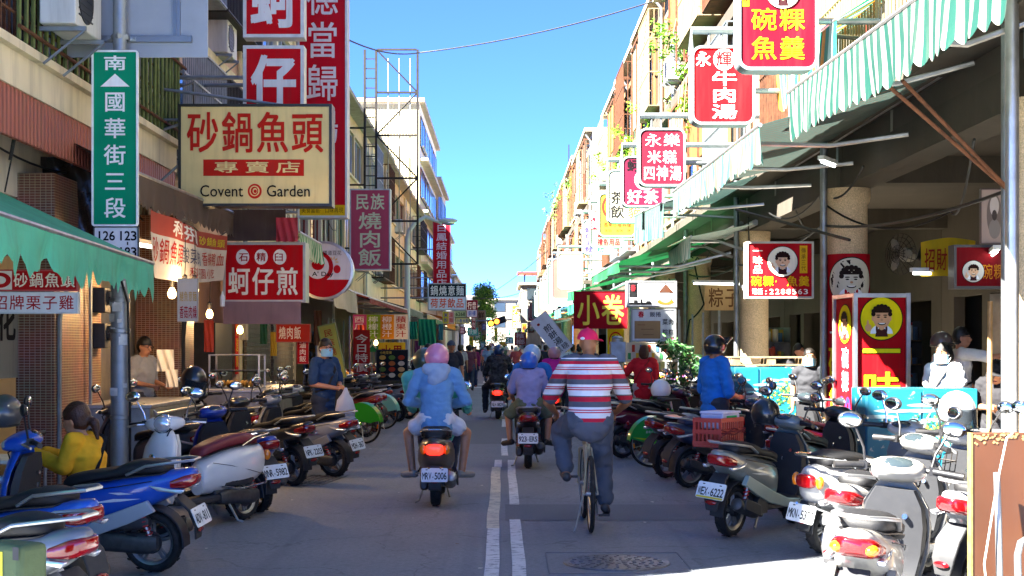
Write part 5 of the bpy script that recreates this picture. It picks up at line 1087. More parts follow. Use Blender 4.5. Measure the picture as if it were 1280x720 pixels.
# ------------------------------------------------------------------ trees and plants
def leafmat(h): return mat('leaf_' + h.strip('#'), h, .5, var=.35, vscale=5, transl=.3)
def leaves(m, c, r, n, size, rnd, nm=3):
    c = Vector(c)
    for k in range(n):
        while True:
            d = Vector((rnd.uniform(-1, 1), rnd.uniform(-1, 1), rnd.uniform(-1, 1)))
            if .15 < d.length < 1: break
        p = c + Vector((d.x * r[0], d.y * r[1], d.z * r[2])); s = size * rnd.uniform(.6, 1.3)
        a = Vector((rnd.gauss(0, 1), rnd.gauss(0, 1), rnd.gauss(-.3, .6))).normalized(); b_ = a.cross(Vector((rnd.gauss(0, 1), rnd.gauss(0, 1), rnd.gauss(0, 1)))).normalized() * .42
        fold = a.cross(b_).normalized() * .12 * s
        mi = rnd.randrange(nm)
        m.add([p, p + a * s * .5 + b_ * s * .6 + fold, p + a * s * 1.1, p + a * s * .5 - b_ * s * .6 + fold], [(0, 1, 2), (0, 2, 3)], mi)
def tree(name, lab, loc, trunk, clumps, n, size, greens, cat='tree', pot=None, seed=1):
    rnd = random.Random(seed); o = empty(name, loc, 0, lab, cat); m = MB()
    for (a, b_, r0, r1) in trunk: m.tube([a, Vector(a).lerp(Vector(b_), .5) + Vector((rnd.uniform(-.05, .05), rnd.uniform(-.05, .05), 0)) * (Vector(b_) - Vector(a)).length, b_], [r0, (r0 + r1) / 2, r1], 8)
    m.build('trunk', mat('bark', '#4f4032', .9, var=.3, vscale=10, bump=.5), o)
    m = MB()
    for (c, r) in clumps: leaves(m, c, r, n, size, rnd, len(greens))
    m.build('crown', [leafmat(g_) for g_ in greens], o, recalc=False)
    if pot: m = MB(); m.lathe([(.001, .01), (pot * .75, .01), (pot, .38), (pot * 1.08, .38), (pot * 1.08, .42), (pot * .9, .42), (pot * .88, .36), (.001, .36)], seg=20); m.build('pot', plastic('#5a3a2c'), o)
    return o
rnd = random.Random(21)
cl_ = [((rnd.gauss(0, .5), rnd.gauss(0, 1.2), 5.3 + rnd.uniform(-2.6, 2.6)), (.75, 1.0, .7)) for _ in range(40)]
tree('broadleaf_tree', 'large green tree rising at the far end of the left row', (gx(603, 150), 150, 0), [((0, 0, 0), (0, 0, 4.5), .3, .2), ((0, 0, 3.5), (.9, .3, 6.5), .15, .06), ((0, 0, 3.8), (-1, -.2, 6.8), .15, .06)], cl_, 240, .22, ['#5f9030', '#86ad3c', '#3f6a26'], seed=3)
tree('broadleaf_tree', 'second smaller tree below the first at the far left', (gx(606, 140), 140, 0), [((0, 0, 0), (0, 0, 3), .2, .1)], [((rnd.gauss(0, .7), rnd.gauss(0, 1), 3.4 + rnd.uniform(-1.2, 1.2)), (.8, .9, .6)) for _ in range(10)], 200, .2, ['#3a6124', '#55802c', '#2b4a1c'], seed=4)
cl_ = [((rnd.gauss(0, .24), rnd.gauss(0, .2), z), (.2, .2, .17)) for z in [.55 + .085 * k for k in range(14)]]
tree('potted_tree', 'leafy potted tree beside the person in the red shirt', (gx(850, 24), 24.0, .005), [((0, 0, .3), (0.02, 0, 1.2), .03, .02), ((0, 0, .7), (.2, 0, 1.4), .015, .006), ((0, 0, .8), (-.2, .1, 1.5), .015, .006)], cl_, 62, .105, ['#2f5a30', '#46783a', '#1f4224'], cat='plant', pot=.24, seed=5)
def creeper(lab, p, spread, n, drop, seed, greens=('#5a8a22', '#7aa030', '#3c6420')):
    rnd = random.Random(seed); m = MB(); c = Vector(p)
    for k in range(n):
        q = Vector((rnd.gauss(0, spread[0]), rnd.gauss(0, spread[1]), rnd.gauss(0, spread[2]))); leaves(m, q - Vector((0, 0, drop * rnd.random() ** 2)), (.16, .16, .2), 26, .13, rnd)
    o = empty('creeper', tuple(c), 0, lab, 'plant'); m.build('foliage', [leafmat(g_) for g_ in greens], o, recalc=False)
    m = MB()
    for k in range(6): a = rnd.gauss(0, spread[1]); m.tube([(.2, a, -.1), (0, a + .1, .1), (-.1, a + .2, -drop * .7)], .012, 5)
    m.build('stem', M['wood'], o); return o
creeper('hanging creeper on the upper cage of the arcade row', at(838, 42, 36) , (.3, .8, .35), 18, .7, 1)
creeper('creeper trailing down beside the bright red lightbox', at(855, 105, 33), (.15, .5, .5), 13, 1.6, 2)
creeper('bright leafy plant behind the dull maroon lightbox', at(792, 180, 44), (.35, .8, .5), 15, .6, 3, ('#7aa82a', '#94c038', '#5a8a22'))
creeper('plant on the roof edge far along the arcade row', at(693, 250, 88), (.3, 1.2, .4), 13, .5, 4)
creeper('second small roof plant beyond the white wall', at(712, 236, 76), (.25, .8, .3), 9, .4, 6)
creeper('green plant behind the purplish lightbox', at(770, 218, 50), (.35, .7, .5), 12, .5, 7, ('#7aa82a', '#94c038', '#5a8a22'))
m = MB(); m.tube([(0, 0, 0), (0, 0, 3.2)], .03, 6); o = tag(m.build('antenna_mast', M['iron'], None), 'thin mast on the far arcade rooftop', 'mast'); o.location = at(711, 252, 80)

# ------------------------------------------------------------------ goods, furniture and notices in the shops
rnd = random.Random(31)
def shelf(lab, x, y, rz, w_=1.4, h=1.9, dark=False):
    o = empty('goods_shelf', (x, y, .13), rz, lab, 'shelf'); m = MB()
    for q in (-w_ / 2, w_ / 2): m.bx(q - .02, q + .02, -.2, .2, 0, h)
    m.bx(-w_ / 2 + .02, w_ / 2 - .02, .18, .2, 0, h); m.build('frame', M['steel'] if not dark else M['dark'], o)
    for k in range(5):
        z = .05 + k * h / 5; m = MB(); m.bx(-w_ / 2 + .022, w_ / 2 - .022, -.2, .178, z, z + .02); m.build('shelf_board', M['alu'] if not dark else M['wood'], o)
        m = MB(); x_ = -w_ / 2 + .05
        while x_ < w_ / 2 - .14:
            d = rnd.uniform(.05, .13); hh = rnd.uniform(.1, h / 5 - .07); q = rnd.randrange(5)
            if q % 2: m.bx(x_, x_ + d, -.16, .1, z + .0205, z + hh, q)
            else: m.cyl((x_ + d / 2, -.08, z + .021), (x_ + d / 2, -.08, z + hh), d / 2, d / 2.4, 10, q)
            x_ += d + .015
        m.build('goods', [plastic(c) for c in ('#b5402c', '#d4cdb8', '#c99a2c', '#4a6a8a', '#5f7a4a')], o)
    return o
shelf('shelf of jars and boxes behind the long stainless counter', -5.25, 17.0, R(-90)); shelf('shelf of bottles behind the mauve cloth stall', -5.3, 22.0, R(-90), 1.6); shelf('dark wooden shelf of goods by the roller shutters', -5.2, 25.5, R(-90), 1.5, 1.9, True); shelf('stall shelf with packets below the juice banner', -4.9, 37.5, R(-70), 1.6)
shelf('shelf of bowls at the back of the arcade behind the turquoise cabinet', 6.9, 16.4, R(25), 1.6); shelf('dark shelf beside the doorway behind the red column banner', 6.2, 22.4, R(60), 1.5, 1.9, True); shelf('shelf of cups behind the potted tree', 5.6, 30.5, R(50), 1.5); shelf('goods shelf behind the fan in the arcade', 7.3, 19.6, R(40), 1.5, 2.2)
def notice(lab, p, rz, w_, h, col, txt, tc, vert=False):
    o = empty('notice', p, rz, lab, 'notice'); m = MB(); m.bx(-w_ / 2, w_ / 2, -.008, 0, 0, h); m.build('sheet', vinyl(col), o)
    m = MB(); letters(m, txt, -w_ * .42, h * .08, w_ * .42, h * .92, 0, -.011, vert=vert, bold=.02); m.build('lettering', vinyl(tc), o, recalc=False)
notice('cream menu sheet on the arcade wall behind the shop people', (7.96, 17.3, 1.6), R(90 + 180), .9, .7, '#cfc6ac', '今日小菜', '#8a2a20'); notice('white price sheet on the arcade wall near the fan', (7.96, 20.3, 1.7), R(270), .6, .8, '#d8d8d2', '價目表', '#26282c', True)
notice('brown paper notices beside the speckled column', tuple(at(905, 388, 27.5)), R(0), .75, .5, '#a8865a', '粽子', '#5a3a20'); notice('red couplet strip on the left shop wall', (XL + .02, 26.6, 1.1), R(90), .3, 1.4, '#b01a22', '招財進寶', '#d8b34a', True); notice('red notice strip beside the menu board', tuple(at(452, 470, 34)), 0, .4, 1.1, '#b52a22', '今日特價', '#f0e0c8', True)
notice('yellow price notice under the juice banner', tuple(at(490, 452, 37)), 0, .7, .5, '#d6b62c', '水果', '#8a2018'); notice('green notice panel under the juice banner', tuple(at(462, 440, 37.5)), 0, .5, .9, '#2f8a52', '茶飲', '#e8f0d8', True)
def stool(lab, x, y, col, z=.13):
    o = empty('stool', (x, y, z), rnd.uniform(0, 3), lab, 'stool', 'round stools in the arcade eatery'); m = MB(); m.lathe([(.001, .43), (.15, .43), (.165, .445), (.16, .46), (.001, .465)], seg=20); m.build('seat', plastic(col), o)
    for k in range(4): a = k * math.pi / 2 + .4; m = MB(); m.tube([(.1 * math.cos(a), .1 * math.sin(a), .43), (.16 * math.cos(a), .16 * math.sin(a), .003)], .011, 6); m.build('leg', M['steel'], o)
for k, (x, y, c_) in enumerate(((5.7, 17.9, '#b5302a'), (6.3, 17.4, '#b5302a'), (5.5, 21.8, '#2f5a9a'), (6.1, 21.4, '#2f5a9a'))): stool(('red stool nearest the shop people', 'red stool nearer the arcade wall', 'blue stool beyond the peeling cabinet', 'blue stool nearer the doorway')[k], x, y, c_)
for k in range(9):
    y0 = 12.5 + k * 3.2; z = rnd.uniform(3.4, 5.6); wire('thin cable sagging along the left house fronts', [Vector((XL + .12, y0, z)), Vector((XL + .16 + rnd.uniform(0, .5), y0 + rnd.uniform(2.5, 5), z + rnd.uniform(-.4, .5))), Vector((XL + .1, y0 + 7, z + rnd.uniform(-.5, .5)))], .012, rnd.uniform(.1, .35))['group'] = 'cables along the left house fronts'
for k in range(7):
    y0 = 13 + k * 4; z = rnd.uniform(3.3, 3.9); wire('black cable hanging under the arcade beams', [Vector((4.3, y0, z)), Vector((4.1 + rnd.uniform(0, 1.8), y0 + rnd.uniform(2, 4), z - rnd.uniform(0, .4))), Vector((4.3, y0 + 6, z))], .014, rnd.uniform(.1, .4))['group'] = 'cables under the arcade beams'
for i, (X, y, z, s) in enumerate(((XL, 24.5, 6.6, 1), (XL, 38, 6.9, 1), (XL, 48.5, 4.2, 1), (XR - .1, 52, 8.6, -1), (XR - .1, 36.5, 8.4, -1), (3.8, 69, 8.0, -1), (3.8, 92, 8.2, -1))):
    aircon(('air conditioner high on the pinkish tiled house', 'air conditioner high over the juice banner', 'air conditioner low on the tan house by the scaffold', 'air conditioner under the arcade roof before the white wall', 'air conditioner high above the bright red lightbox', 'air conditioner on the projecting white house', 'air conditioner above the blank lightboxes')[i], X, y, z, s)

for k, (px, py, D, w_, h, c, nm) in enumerate(((255, 440, 21.5, 12, 40, '#8a2a24', 'dark red'), (300, 425, 24, 10, 46, '#c9c2ae', 'cream'), (325, 430, 24.5, 9, 36, '#2f6a4a', 'green'), (338, 445, 24.8, 8, 30, '#d8b43a', 'yellow'), (392, 432, 29, 10, 44, '#6a4a3a', 'brown'), (447, 440, 35, 10, 34, '#b8402c', 'vermilion'), (497, 440, 41, 8, 26, '#e0d8c8', 'pale'), (505, 430, 46, 7, 24, '#c9822a', 'amber'), (518, 448, 50, 7, 22, '#7a3a6a', 'violet'), (548, 425, 64, 6, 20, '#2f7a8a', 'blue green'))):
    cloth_panel('hanging_cloth', nm + ' cloth strip hanging in the left stalls', (px, py - h, px + w_, py), D, c, 'cloth', amp=.02, waves=2)
for k, (px, py, D, nm) in enumerate(((262, 392, 20.6, 'nearer the red lightbox'), (300, 412, 22.6, 'under the mauve cloth'), (352, 398, 26, 'before the roller shutters'), (470, 428, 35, 'under the juice banner'))): lit_bulb('lit bare bulb ' + nm, at(px, py, D))
# ------------------------------------------------------------------ scooters (forward +x, left +y)
def ring(x, w, z0, z1, n=16, e=2.6, zc=None):
    """upright super-ellipse cross-section at x: half width w, from z0 to z1"""
    P = []; c = (z0 + z1) / 2; h = (z1 - z0) / 2
    for k in range(n):
        t = 2 * math.pi * (k + .5) / n; cs, sn = math.cos(t), math.sin(t)
        P.append((x, w * math.copysign(abs(cs) ** (2 / e), cs), c + h * math.copysign(abs(sn) ** (2 / e), sn)))
    return P
def smooth_loft(mb, secs, n=16, e=2.6, mi=0, sub=3, fn=None):
    """secs (x, w, z0, z1) interpolated by Catmull-Rom into a smooth body"""
    out = []
    for i in range(len(secs) - 1):
        p0, p1, p2, p3 = secs[max(i - 1, 0)], secs[i], secs[i + 1], secs[min(i + 2, len(secs) - 1)]
        for k in range(sub):
            t = k / sub
            out.append([.5 * (2 * b + (c - a) * t + (2 * a - 5 * b + 4 * c - d) * t * t + (3 * b - a - 3 * c + d) * t ** 3) for a, b, c, d in zip(p0, p1, p2, p3)])
    out.append(list(secs[-1]))
    mb.loft([ring(s[0], max(s[1], .004), s[2], s[3], n, e) for s in out], mi)
def wheel(parent, x, r, wd, spokes=5, gold=False):
    m = MB(); a = wd / 2; rr = r - a * 1.05
    m.lathe([(rr - .005, -a * .8), (rr + a * .35, -a), (r - a * .35, -a * .85), (r - .01, -a * .5), (r, 0), (r - .01, a * .5), (r - a * .35, a * .85), (rr + a * .35, a), (rr - .005, a * .8), (rr - .015, 0)], (x, 0, r), (0, 1, 0), 36, closed=True)
    for k in range(30):                                   # tread blocks
        t = 2 * math.pi * k / 30; m.box((x + (r - .001) * math.cos(t), a * .38 * (1 if k % 2 else -1), r + (r - .001) * math.sin(t)), (.02, a * .5, .005), Matrix.Rotation(-t + math.pi / 2, 3, 'Y') @ Matrix.Rotation(R(25), 3, 'Z'))
    ty = m.build('tyre', M['rubber'], parent)
    m = MB(); m.lathe([(rr - .006, -a * .75), (rr + .004, -a * .8), (rr - .012, -a * .55), (rr - .02, 0), (rr - .012, a * .55), (rr + .004, a * .8), (rr - .006, a * .75), (rr - .03, a * .45), (rr - .03, -a * .45)], (x, 0, r), (0, 1, 0), 32, closed=True)
    for k in range(spokes):
        t = 2 * math.pi * k / spokes + .3
        for d in (-.12, .12): m.tube([(x + .03 * math.cos(t + d * 3), .0, r + .03 * math.sin(t + d * 3)), (x + (rr - .02) * math.cos(t + d), 0, r + (rr - .02) * math.sin(t + d))], [.016, .012], 6)
    m.build('rim', M['rimgold'] if gold else M['rim'], parent)
    m = MB(); m.lathe([(.005, -.06), (.05, -.055), (.055, 0), (.05, .055), (.005, .06)], (x, 0, r), (0, 1, 0), 16); m.lathe([(.04, .035), (.09, .04), (.09, .046), (.04, .05)], (x, 0, r), (0, 1, 0), 24, closed=True); m.build('hub', M['engine'], parent)
RX, FX = -.63, .64
def scooter(style='sport', body='#2a56a8', accent='#9a9da0', seat=None, tail='red', lit=False, mirrors=True, rack=False, box=False, basket=False, turn=0.0, screen=False, decal=None, combo=False):
    o = empty('scooter'); bp_, ap = paint(body), paint(accent); st = seat or M['seat']; cl = style == 'classic'; r = .225 if cl else .24
    for x, wd in ((RX, .11), (FX, .1)):
        wh = None
        nm = 'rear_wheel' if x < 0 else 'front_wheel'
        e_ = bpy.data.objects.new(nm, None); C.objects.link(e_); e_.parent = o
        wheel(e_, x, r, wd, 5 if not cl else 6, gold=(style == 'gold'))
    # rear body
    m = MB()
    if cl: secs = [(-.93, .02, .58, .68), (-.90, .09, .48, .74), (-.80, .155, .40, .765), (-.62, .195, .34, .775), (-.42, .20, .31, .76), (-.22, .17, .30, .71), (-.06, .12, .30, .64), (.0, .09, .3, .58)]; e = 2.3
    else: secs = [(-1.0, .03, .76, .80), (-.95, .08, .69, .815), (-.82, .125, .60, .80), (-.62, .155, .51, .775), (-.40, .165, .44, .74), (-.20, .155, .37, .70), (-.02, .125, .32, .66), (.05, .10, .3, .6)]; e = 2.8
    smooth_loft(m, secs, 18, e); m.build('body', bp_, o, ang=60)
    # lower side panel in the accent colour
    if not cl:
        m = MB()
        for s in (1, -1):
            P = [(-.72, .50), (-.5, .40), (-.22, .30), (.1, .235), (.42, .22), (.44, .29), (.15, .315), (-.15, .40), (-.4, .49), (-.66, .585)]
            m.prism([(p[0], p[1]) for p in P], (0, s * .128, 0), (1, 0, 0), (0, 0, 1), (0, s * .05, 0))
        m.build('side_panel', ap, o, bevel=.008)
        m = MB()                                          # tail lamps and their clear indicators
        smooth_loft(m, [(-1.015, .045, .715, .765), (-.99, .085, .685, .775), (-.93, .118, .665, .768), (-.84, .14, .672, .735)], 16, 4.5); m.build('tail_lamp', M['lit_red'] if lit else M['red_lens'], o, ang=60)
        m = MB()
        for s in (1, -1): m.loft([[(x, s * (y0), z) for x, z in ((-.90, .66), (-.90, .72), (-.62, .67), (-.6, .63))], [(x, s * (y0 + .012), z) for x, z in ((-.88, .67), (-.88, .71), (-.64, .665), (-.62, .64))]]) if False else [m.prism([(-.93, .635), (-.96, .668), (-.84, .672), (-.66, .70), (-.74, .655)], (0, s * .112, 0), (1, 0, 0), (0, 0, 1), (0, s * .045, 0))]
        m.build('indicator', M['lens'], o, bevel=.012)
    else:
        m = MB(); smooth_loft(m, [(-.965, .03, .60, .66), (-.955, .085, .575, .685), (-.92, .1, .57, .69)], 14, 3); m.build('tail_lamp', M['lit_red'] if lit else M['red_lens'], o, ang=60)
        m = MB()
        for s in (1, -1): m.sphere((-.90, s * .125, .63), (.035, .035, .055), 12, 8)
        m.build('indicator', M['amber'], o)
        m = MB()
        for s in (1, -1): m.tube([(-.95, s * .06, .44), (-.75, s * .21, .36), (-.35, s * .225, .33), (-.12, s * .2, .37)], .011, 8)
        m.build('guard_rail', M['chrome'], o)
    # seat
    m = MB()
    if cl: ss = [(-.80, .06, .76, .80), (-.76, .125, .745, .845), (-.6, .155, .745, .87), (-.4, .16, .735, .855), (-.2, .145, .705, .81), (-.04, .10, .66, .76), (.0, .05, .66, .72)]
    else: ss = [(-.80, .05, .79, .825), (-.76, .11, .775, .86), (-.6, .14, .76, .875), (-.46, .145, .745, .85), (-.36, .15, .73, .81), (-.18, .14, .70, .785), (0, .10, .655, .75), (.06, .05, .65, .70)]
    smooth_loft(m, ss, 16, 3.2); se = m.build('seat', st, o, ang=60)
    m = MB(); smooth_loft(m, [(s_[0] * 1.003, s_[1] + .004, s_[2] - .004, s_[2] + .012) for s_ in ss], 16, 4); m.build('seat_seam', M['black'], se)
    # grab rail
    m = MB()
    zr = .81 if cl else .845
    m.tube([(-.5, .15, zr - .07), (-.66, .165, zr), (-.9, .13, zr + .03), (-1.0, .06, zr + .035), (-1.0, -.06, zr + .035), (-.9, -.13, zr + .03), (-.66, -.165, zr), (-.5, -.15, zr - .07)], .0115, 8, flat=1.3); m.build('grab_rail', M['chrome'] if cl else M['alu'], o)
    # floor, inner shield, apron
    m = MB(); smooth_loft(m, [(-.2, .14, .215, .30), (0, .165, .22, .285), (.25, .17, .225, .285), (.44, .14, .24, .33)], 14, 5); m.build('footboard', M['dark'], o, ang=50)
    m = MB(); rg = []
    A = [(.28, .13, .47), (.38, .175, .50), (.52, .205, .495), (.68, .21, .465), (.80, .19, .43), (.90, .13, .40), (.96, .08, .385)] if not cl else [(.26, .13, .48), (.36, .185, .51), (.50, .215, .51), (.66, .22, .485), (.80, .2, .45), (.90, .14, .415), (.96, .08, .39)]
    for z, hw, x in A:
        fr = [(x + (.10 if not cl else .085) * (1 - (y / hw) ** 2) ** .8 if abs(y) < hw else x, y, z) for y in [hw * (-1 + 2 * k / 12) for k in range(13)]]
        bk = [(x - .025 + .05 * (1 - (y / hw) ** 2), y * .97, z) for y in [hw * (1 - 2 * k / 8) for k in range(9)]]
        rg.append(fr + bk)
    m.loft(rg); m.build('front_shield', bp_, o, ang=60)
    m = MB(); rg = []
    for z, hw, x in A[:-1]: rg.append([(x - .03 + .05 * (1 - (y / hw) ** 2) - .02, y * .9, z) for y in [hw * (-1 + 2 * k / 8) for k in range(9)]] + [(x - .09 - .02 * math.sin((z - .28) * 5), y * .82, z) for y in [hw * (1 - 2 * k / 8) for k in range(9)]])
    m.loft(rg); m.build('inner_panel', M['dark'] if not cl else ap, o, ang=60)
    if not cl:                                            # turn lamps on the shield and a dark nose grille
        m = MB()
        for s in (1, -1): m.sphere((.535, s * .125, .72), (.035, .06, .03), 12, 8, rot=Matrix.Rotation(R(s * -32), 3, 'Z'))
        m.build('front_indicator', M['lens'], o)
        m = MB(); m.sphere((.6, 0, .46), (.02, .1, .04), 12, 8); m.build('nose_grille', M['black'], o)
        m = MB(); m.sphere((.565, 0, .66), (.012, .03, .03), 12, 8); m.build('badge', M['chrome'], o)
    else:
        m = MB(); m.sphere((.568, 0, .70), (.012, .035, .035), 12, 8); m.build('badge', M['chrome'], o)
    # front mudguard and fork
    m = MB(); rg = []
    for a in range(-25, 150, 14):
        t = R(a); q = r + .03 + (.015 if 20 < a < 110 else 0); c = Vector((FX, 0, r)); wd = .075 * (1 if -10 < a < 130 else .7)
        rg.append([c + Vector((math.cos(t) * (q + dq), y, math.sin(t) * (q + dq))) for y, dq in ((-wd, -.05), (-wd * .9, 0), (-wd * .4, .022), (wd * .4, .022), (wd * .9, 0), (wd, -.05), (wd * .85, -.055), (wd * .35, .01), (-wd * .35, .01), (-wd * .85, -.055))])
    m.loft(rg); m.build('front_mudguard', bp_ if not cl else bp_, o, ang=60)
    m = MB()
    for s in (1, -1): m.tube([(.47, s * .05, .58), (.555, s * .075, .4), (FX, s * .075, r)], [.025, .024, .02], 8)
    m.build('fork', M['alu'], o)
    # handlebar and its cowl (turned on the steering axis)
    h = bpy.data.objects.new('handlebar', None); C.objects.link(h); h.parent = o; h.location = (.37, 0, 0); h.rotation_euler = (0, 0, turn)
    m = MB()
    if cl: secs = [(-.09, .05, .98, 1.02), (-.06, .14, .955, 1.05), (.0, .19, .94, 1.075), (.07, .16, .93, 1.08), (.12, .10, .94, 1.07), (.135, .05, .97, 1.04)]
    else: secs = [(-.12, .05, 1.0, 1.03), (-.08, .13, .96, 1.07), (0, .165, .93, 1.085), (.09, .13, .925, 1.06), (.16, .085, .935, 1.02), (.185, .03, .95, .985)]
    smooth_loft(m, secs, 16, 2.4); m.build('cowl', bp_, h, ang=60)
    m = MB()
    if cl: m.sphere((.115, 0, 1.005), (.045, .085, .072), 18, 10)
    else: m.sphere((.135, 0, .985), (.06, .095, .045), 18, 10, rot=Matrix.Rotation(R(20), 3, 'Y'))
    m.build('headlight', M['lens'], h)
    if cl: m = MB(); m.lathe([(.088, .10), (.092, .118), (.08, .126), (.078, .11)], (0, 0, 1.005), (1, 0, 0), 24, closed=True); m.build('headlight_ring', M['chrome'], h)
    m = MB(); m.sphere((-.07, 0, 1.055), (.055, .095, .02), 14, 8, rot=Matrix.Rotation(R(-25), 3, 'Y')); m.build('dashboard', M['glass'], h)
    m = MB()
    for s in (1, -1): m.tube([(0, s * .1, 1.015), (-.04, s * .22, 1.02), (-.07, s * .24, 1.02)], .016, 8)
    m.build('bar', M['black'], h)
    for s in (1, -1):
        m = MB(); m.tube([(-.05, s * .2, 1.02), (-.075, s * .26, 1.018), (-.11, s * .365, 1.012)], [.021, .019, .022], 10); m.box((-.035, s * .2, 1.02), (.055, .05, .05)); m.build('grip', M['black'], h)
        m = MB(); m.tube([(-.01, s * .2, 1.01), (.02, s * .26, 1.01), (-.045, s * .37, .995)], [.011, .009, .011], 6); m.build('brake_lever', M['alu'], h)
        if mirrors:
            m = MB(); m.tube([(-.02, s * .19, 1.04), (-.01, s * .205, 1.12), (-.0, s * .265, 1.24)], [.009, .008, .007], 6); m.build('mirror_stem', M['chrome'] if cl else M['black'], h)
            q = Matrix.Rotation(R(s * 8), 3, 'Z'); c = Vector((0, s * .295, 1.275)); m = MB()
            m.sphere(c, (.026, .075, .05), 16, 8, rot=q); mh = m.build('mirror', M['black'] if not cl else M['chrome'], h)
            m = MB(); m.sphere(c + Vector((-.0215, 0, 0)), (.009, .066, .042), 16, 8, rot=q); m.build('mirror_glass', M['mirror'], mh)
    if screen:
        m = MB(); m.loft([[(.12, y, 1.06) for y in (-.14, -.05, .05, .14)] + [(.115, y, 1.06) for y in (.14, .05, -.05, -.14)], [(.03, y, 1.32) for y in (-.12, -.05, .05, .12)] + [(.025, y, 1.32) for y in (.12, .05, -.05, -.12)]]); m.build('windscreen', M['clear'], h)
    # engine, belt case, air box, exhaust, shocks
    m = MB(); smooth_loft(m, [(-.72, .03, .20, .30), (-.64, .05, .17, .32), (-.45, .055, .18, .33), (-.25, .05, .19, .33), (-.17, .03, .21, .31)], 12, 3.2); m.v = [(x, y + .125, z) for x, y, z in m.v]; m.build('belt_case', M['engine'], o, ang=50)
    m = MB(); smooth_loft(m, [(-.66, .03, .38, .44), (-.58, .055, .355, .48), (-.38, .06, .35, .48), (-.24, .04, .36, .44)], 12, 3.6); m.v = [(x, y + .115, z) for x, y, z in m.v]; m.build('air_box', M['dark'], o, ang=50)
    m = MB(); m.tube([(-.15, 0, .30), (-.45, 0, .29)], [.10, .12], 14); m.box((-.3, -.04, .27), (.22, .2, .14)); m.cyl((-.36, -.08, .29), (-.36, -.16, .29), .085, seg=18)
    for k in range(6): m.box((-.14 - .022 * k, 0, .31), (.006, .19, .19))
    m.build('engine', M['engine'], o, bevel=.006)
    m = MB(); m.tube([(-.28, -.06, .20), (-.3, -.13, .19), (-.45, -.15, .22)], .02, 8); m.tube([(-.43, -.155, .225), (-.47, -.155, .23), (-.5, -.155, .24), (-.82, -.17, .33), (-.86, -.17, .345), (-.875, -.17, .35)], [.03, .052, .062, .064, .055, .03], 16); m.build('exhaust', M['steel'] if cl else M['engine'], o)
    m = MB(); m.prism([(-.5, .21), (-.82, .30), (-.8, .40), (-.52, .32)], (0, -.222, 0), (1, 0, 0), (0, 0, 1), (0, -.02, 0)); m.build('heat_shield', M['dark'], o, bevel=.012)
    m = MB()
    for s in (1, -1):
        a, b_ = Vector((-.68, s * .135, .27)), Vector((-.56, s * .13, .57)); path = []
        for k in range(61): u = k / 60; path.append(a.lerp(b_, .15 + .75 * u) + Vector((.026 * math.cos(u * 44), .026 * math.sin(u * 44), 0)))
        m.tube(path, .0065, 5)
    m.build('spring', mat('red_spring', '#a02028', .4, dirt=.3), o)
    m = MB()
    for s in (1, -1): m.cyl((-.68, s * .135, .27), (-.56, s * .13, .57), .014, seg=8)
    m.build('shock_absorber', M['alu'], o)
    # rear mudguard with the plate
    m = MB()
    if not cl: m.loft([[(-.86, s * .075, .60) for s in (-1, 1)] + [(-.84, s * .075, .59) for s in (1, -1)], [(-.97, s * .085, .50) for s in (-1, 1)] + [(-.95, s * .085, .49) for s in (1, -1)], [(-1.01, s * .08, .38) for s in (-1, 1)] + [(-.995, s * .08, .37) for s in (1, -1)], [(-1.0, s * .055, .27) for s in (-1, 1)] + [(-.985, s * .055, .27) for s in (1, -1)]])
    else: m.loft([[(-.88, s * .08, .46) for s in (-1, 1)] + [(-.86, s * .08, .45) for s in (1, -1)], [(-.93, s * .085, .36) for s in (-1, 1)] + [(-.91, s * .085, .35) for s in (1, -1)], [(-.93, s * .06, .22) for s in (-1, 1)] + [(-.915, s * .06, .22) for s in (1, -1)]])
    rg = []
    for a in range(75, 190, 14): t = R(a); q = r + .035; rg.append([(RX + math.cos(t) * q, y, r + math.sin(t) * q) for y in (-.07, .07)] + [(RX + math.cos(t) * (q - .02), y, r + math.sin(t) * (q - .02)) for y in (.065, -.065)])
    m.loft(rg); m.build('rear_mudguard', M['dark'], o, bevel=.006)
    m = MB(); m.sphere((-.955 if cl else -1.02, 0, .30 if cl else .345), (.012, .055, .022), 12, 8); m.build('reflector', M['red_lens'], o)
    m = MB(); m.tube([(-.28, .14, .2), (-.33, .2, .03), (-.36, .24, .012)], .012, 6); m.tube([(-.3, -.1, .2), (-.42, -.14, .08)], .012, 6); m.build('stand', M['steel'], o)
    m = MB()
    for s in (1, -1):
        m.tube([(-.02, s * .127, .60), (-.22, s * .158, .655), (-.45, s * .166, .69), (-.7, s * .148, .73)] if not cl else [(-.1, s * .135, .6), (-.3, s * .186, .56), (-.55, s * .2, .5), (-.8, s * .16, .44)], .0035, 4)
        m.tube([(.40, s * .17, .46), (.455, s * .19, .62), (.42, s * .175, .8)], .003, 4)
    m.build('panel_gap', M['black'], o)
    m = MB(); m.tube([(.36, .12, .99), (.46, .13, .93), (.47, .06, .82), (.44, .03, .7)], .006, 5); m.tube([(.36, -.14, .99), (.47, -.12, .92), (.46, -.05, .8), (.44, -.02, .66)], .006, 5); m.tube([(-.2, .06, .3), (-.4, .19, .36), (-.6, .16, .30)], .006, 5); m.build('control_cable', M['cable'], o)
    if decal:
        m = MB()
        for s in (1, -1):
            y = s * (.172 if not cl else .2)
            m.add([(x_, y, z_) for x_, z_ in ((-.62, .60), (-.45, .575), (-.2, .555), (-.4, .595))], [(0, 1, 2, 3)]); m.add([(x_, y, z_) for x_, z_ in ((-.56, .635), (-.44, .625), (-.36, .64), (-.46, .645))], [(0, 1, 2, 3)])
        m.build('decal', vinyl(decal), o)
    if combo:
        m = MB()
        for s in (1, -1): m.sphere((-.965, s * .085, .715), (.05, .04, .032), 12, 8)
        m.build('turn_lamp', M['amber'], o)
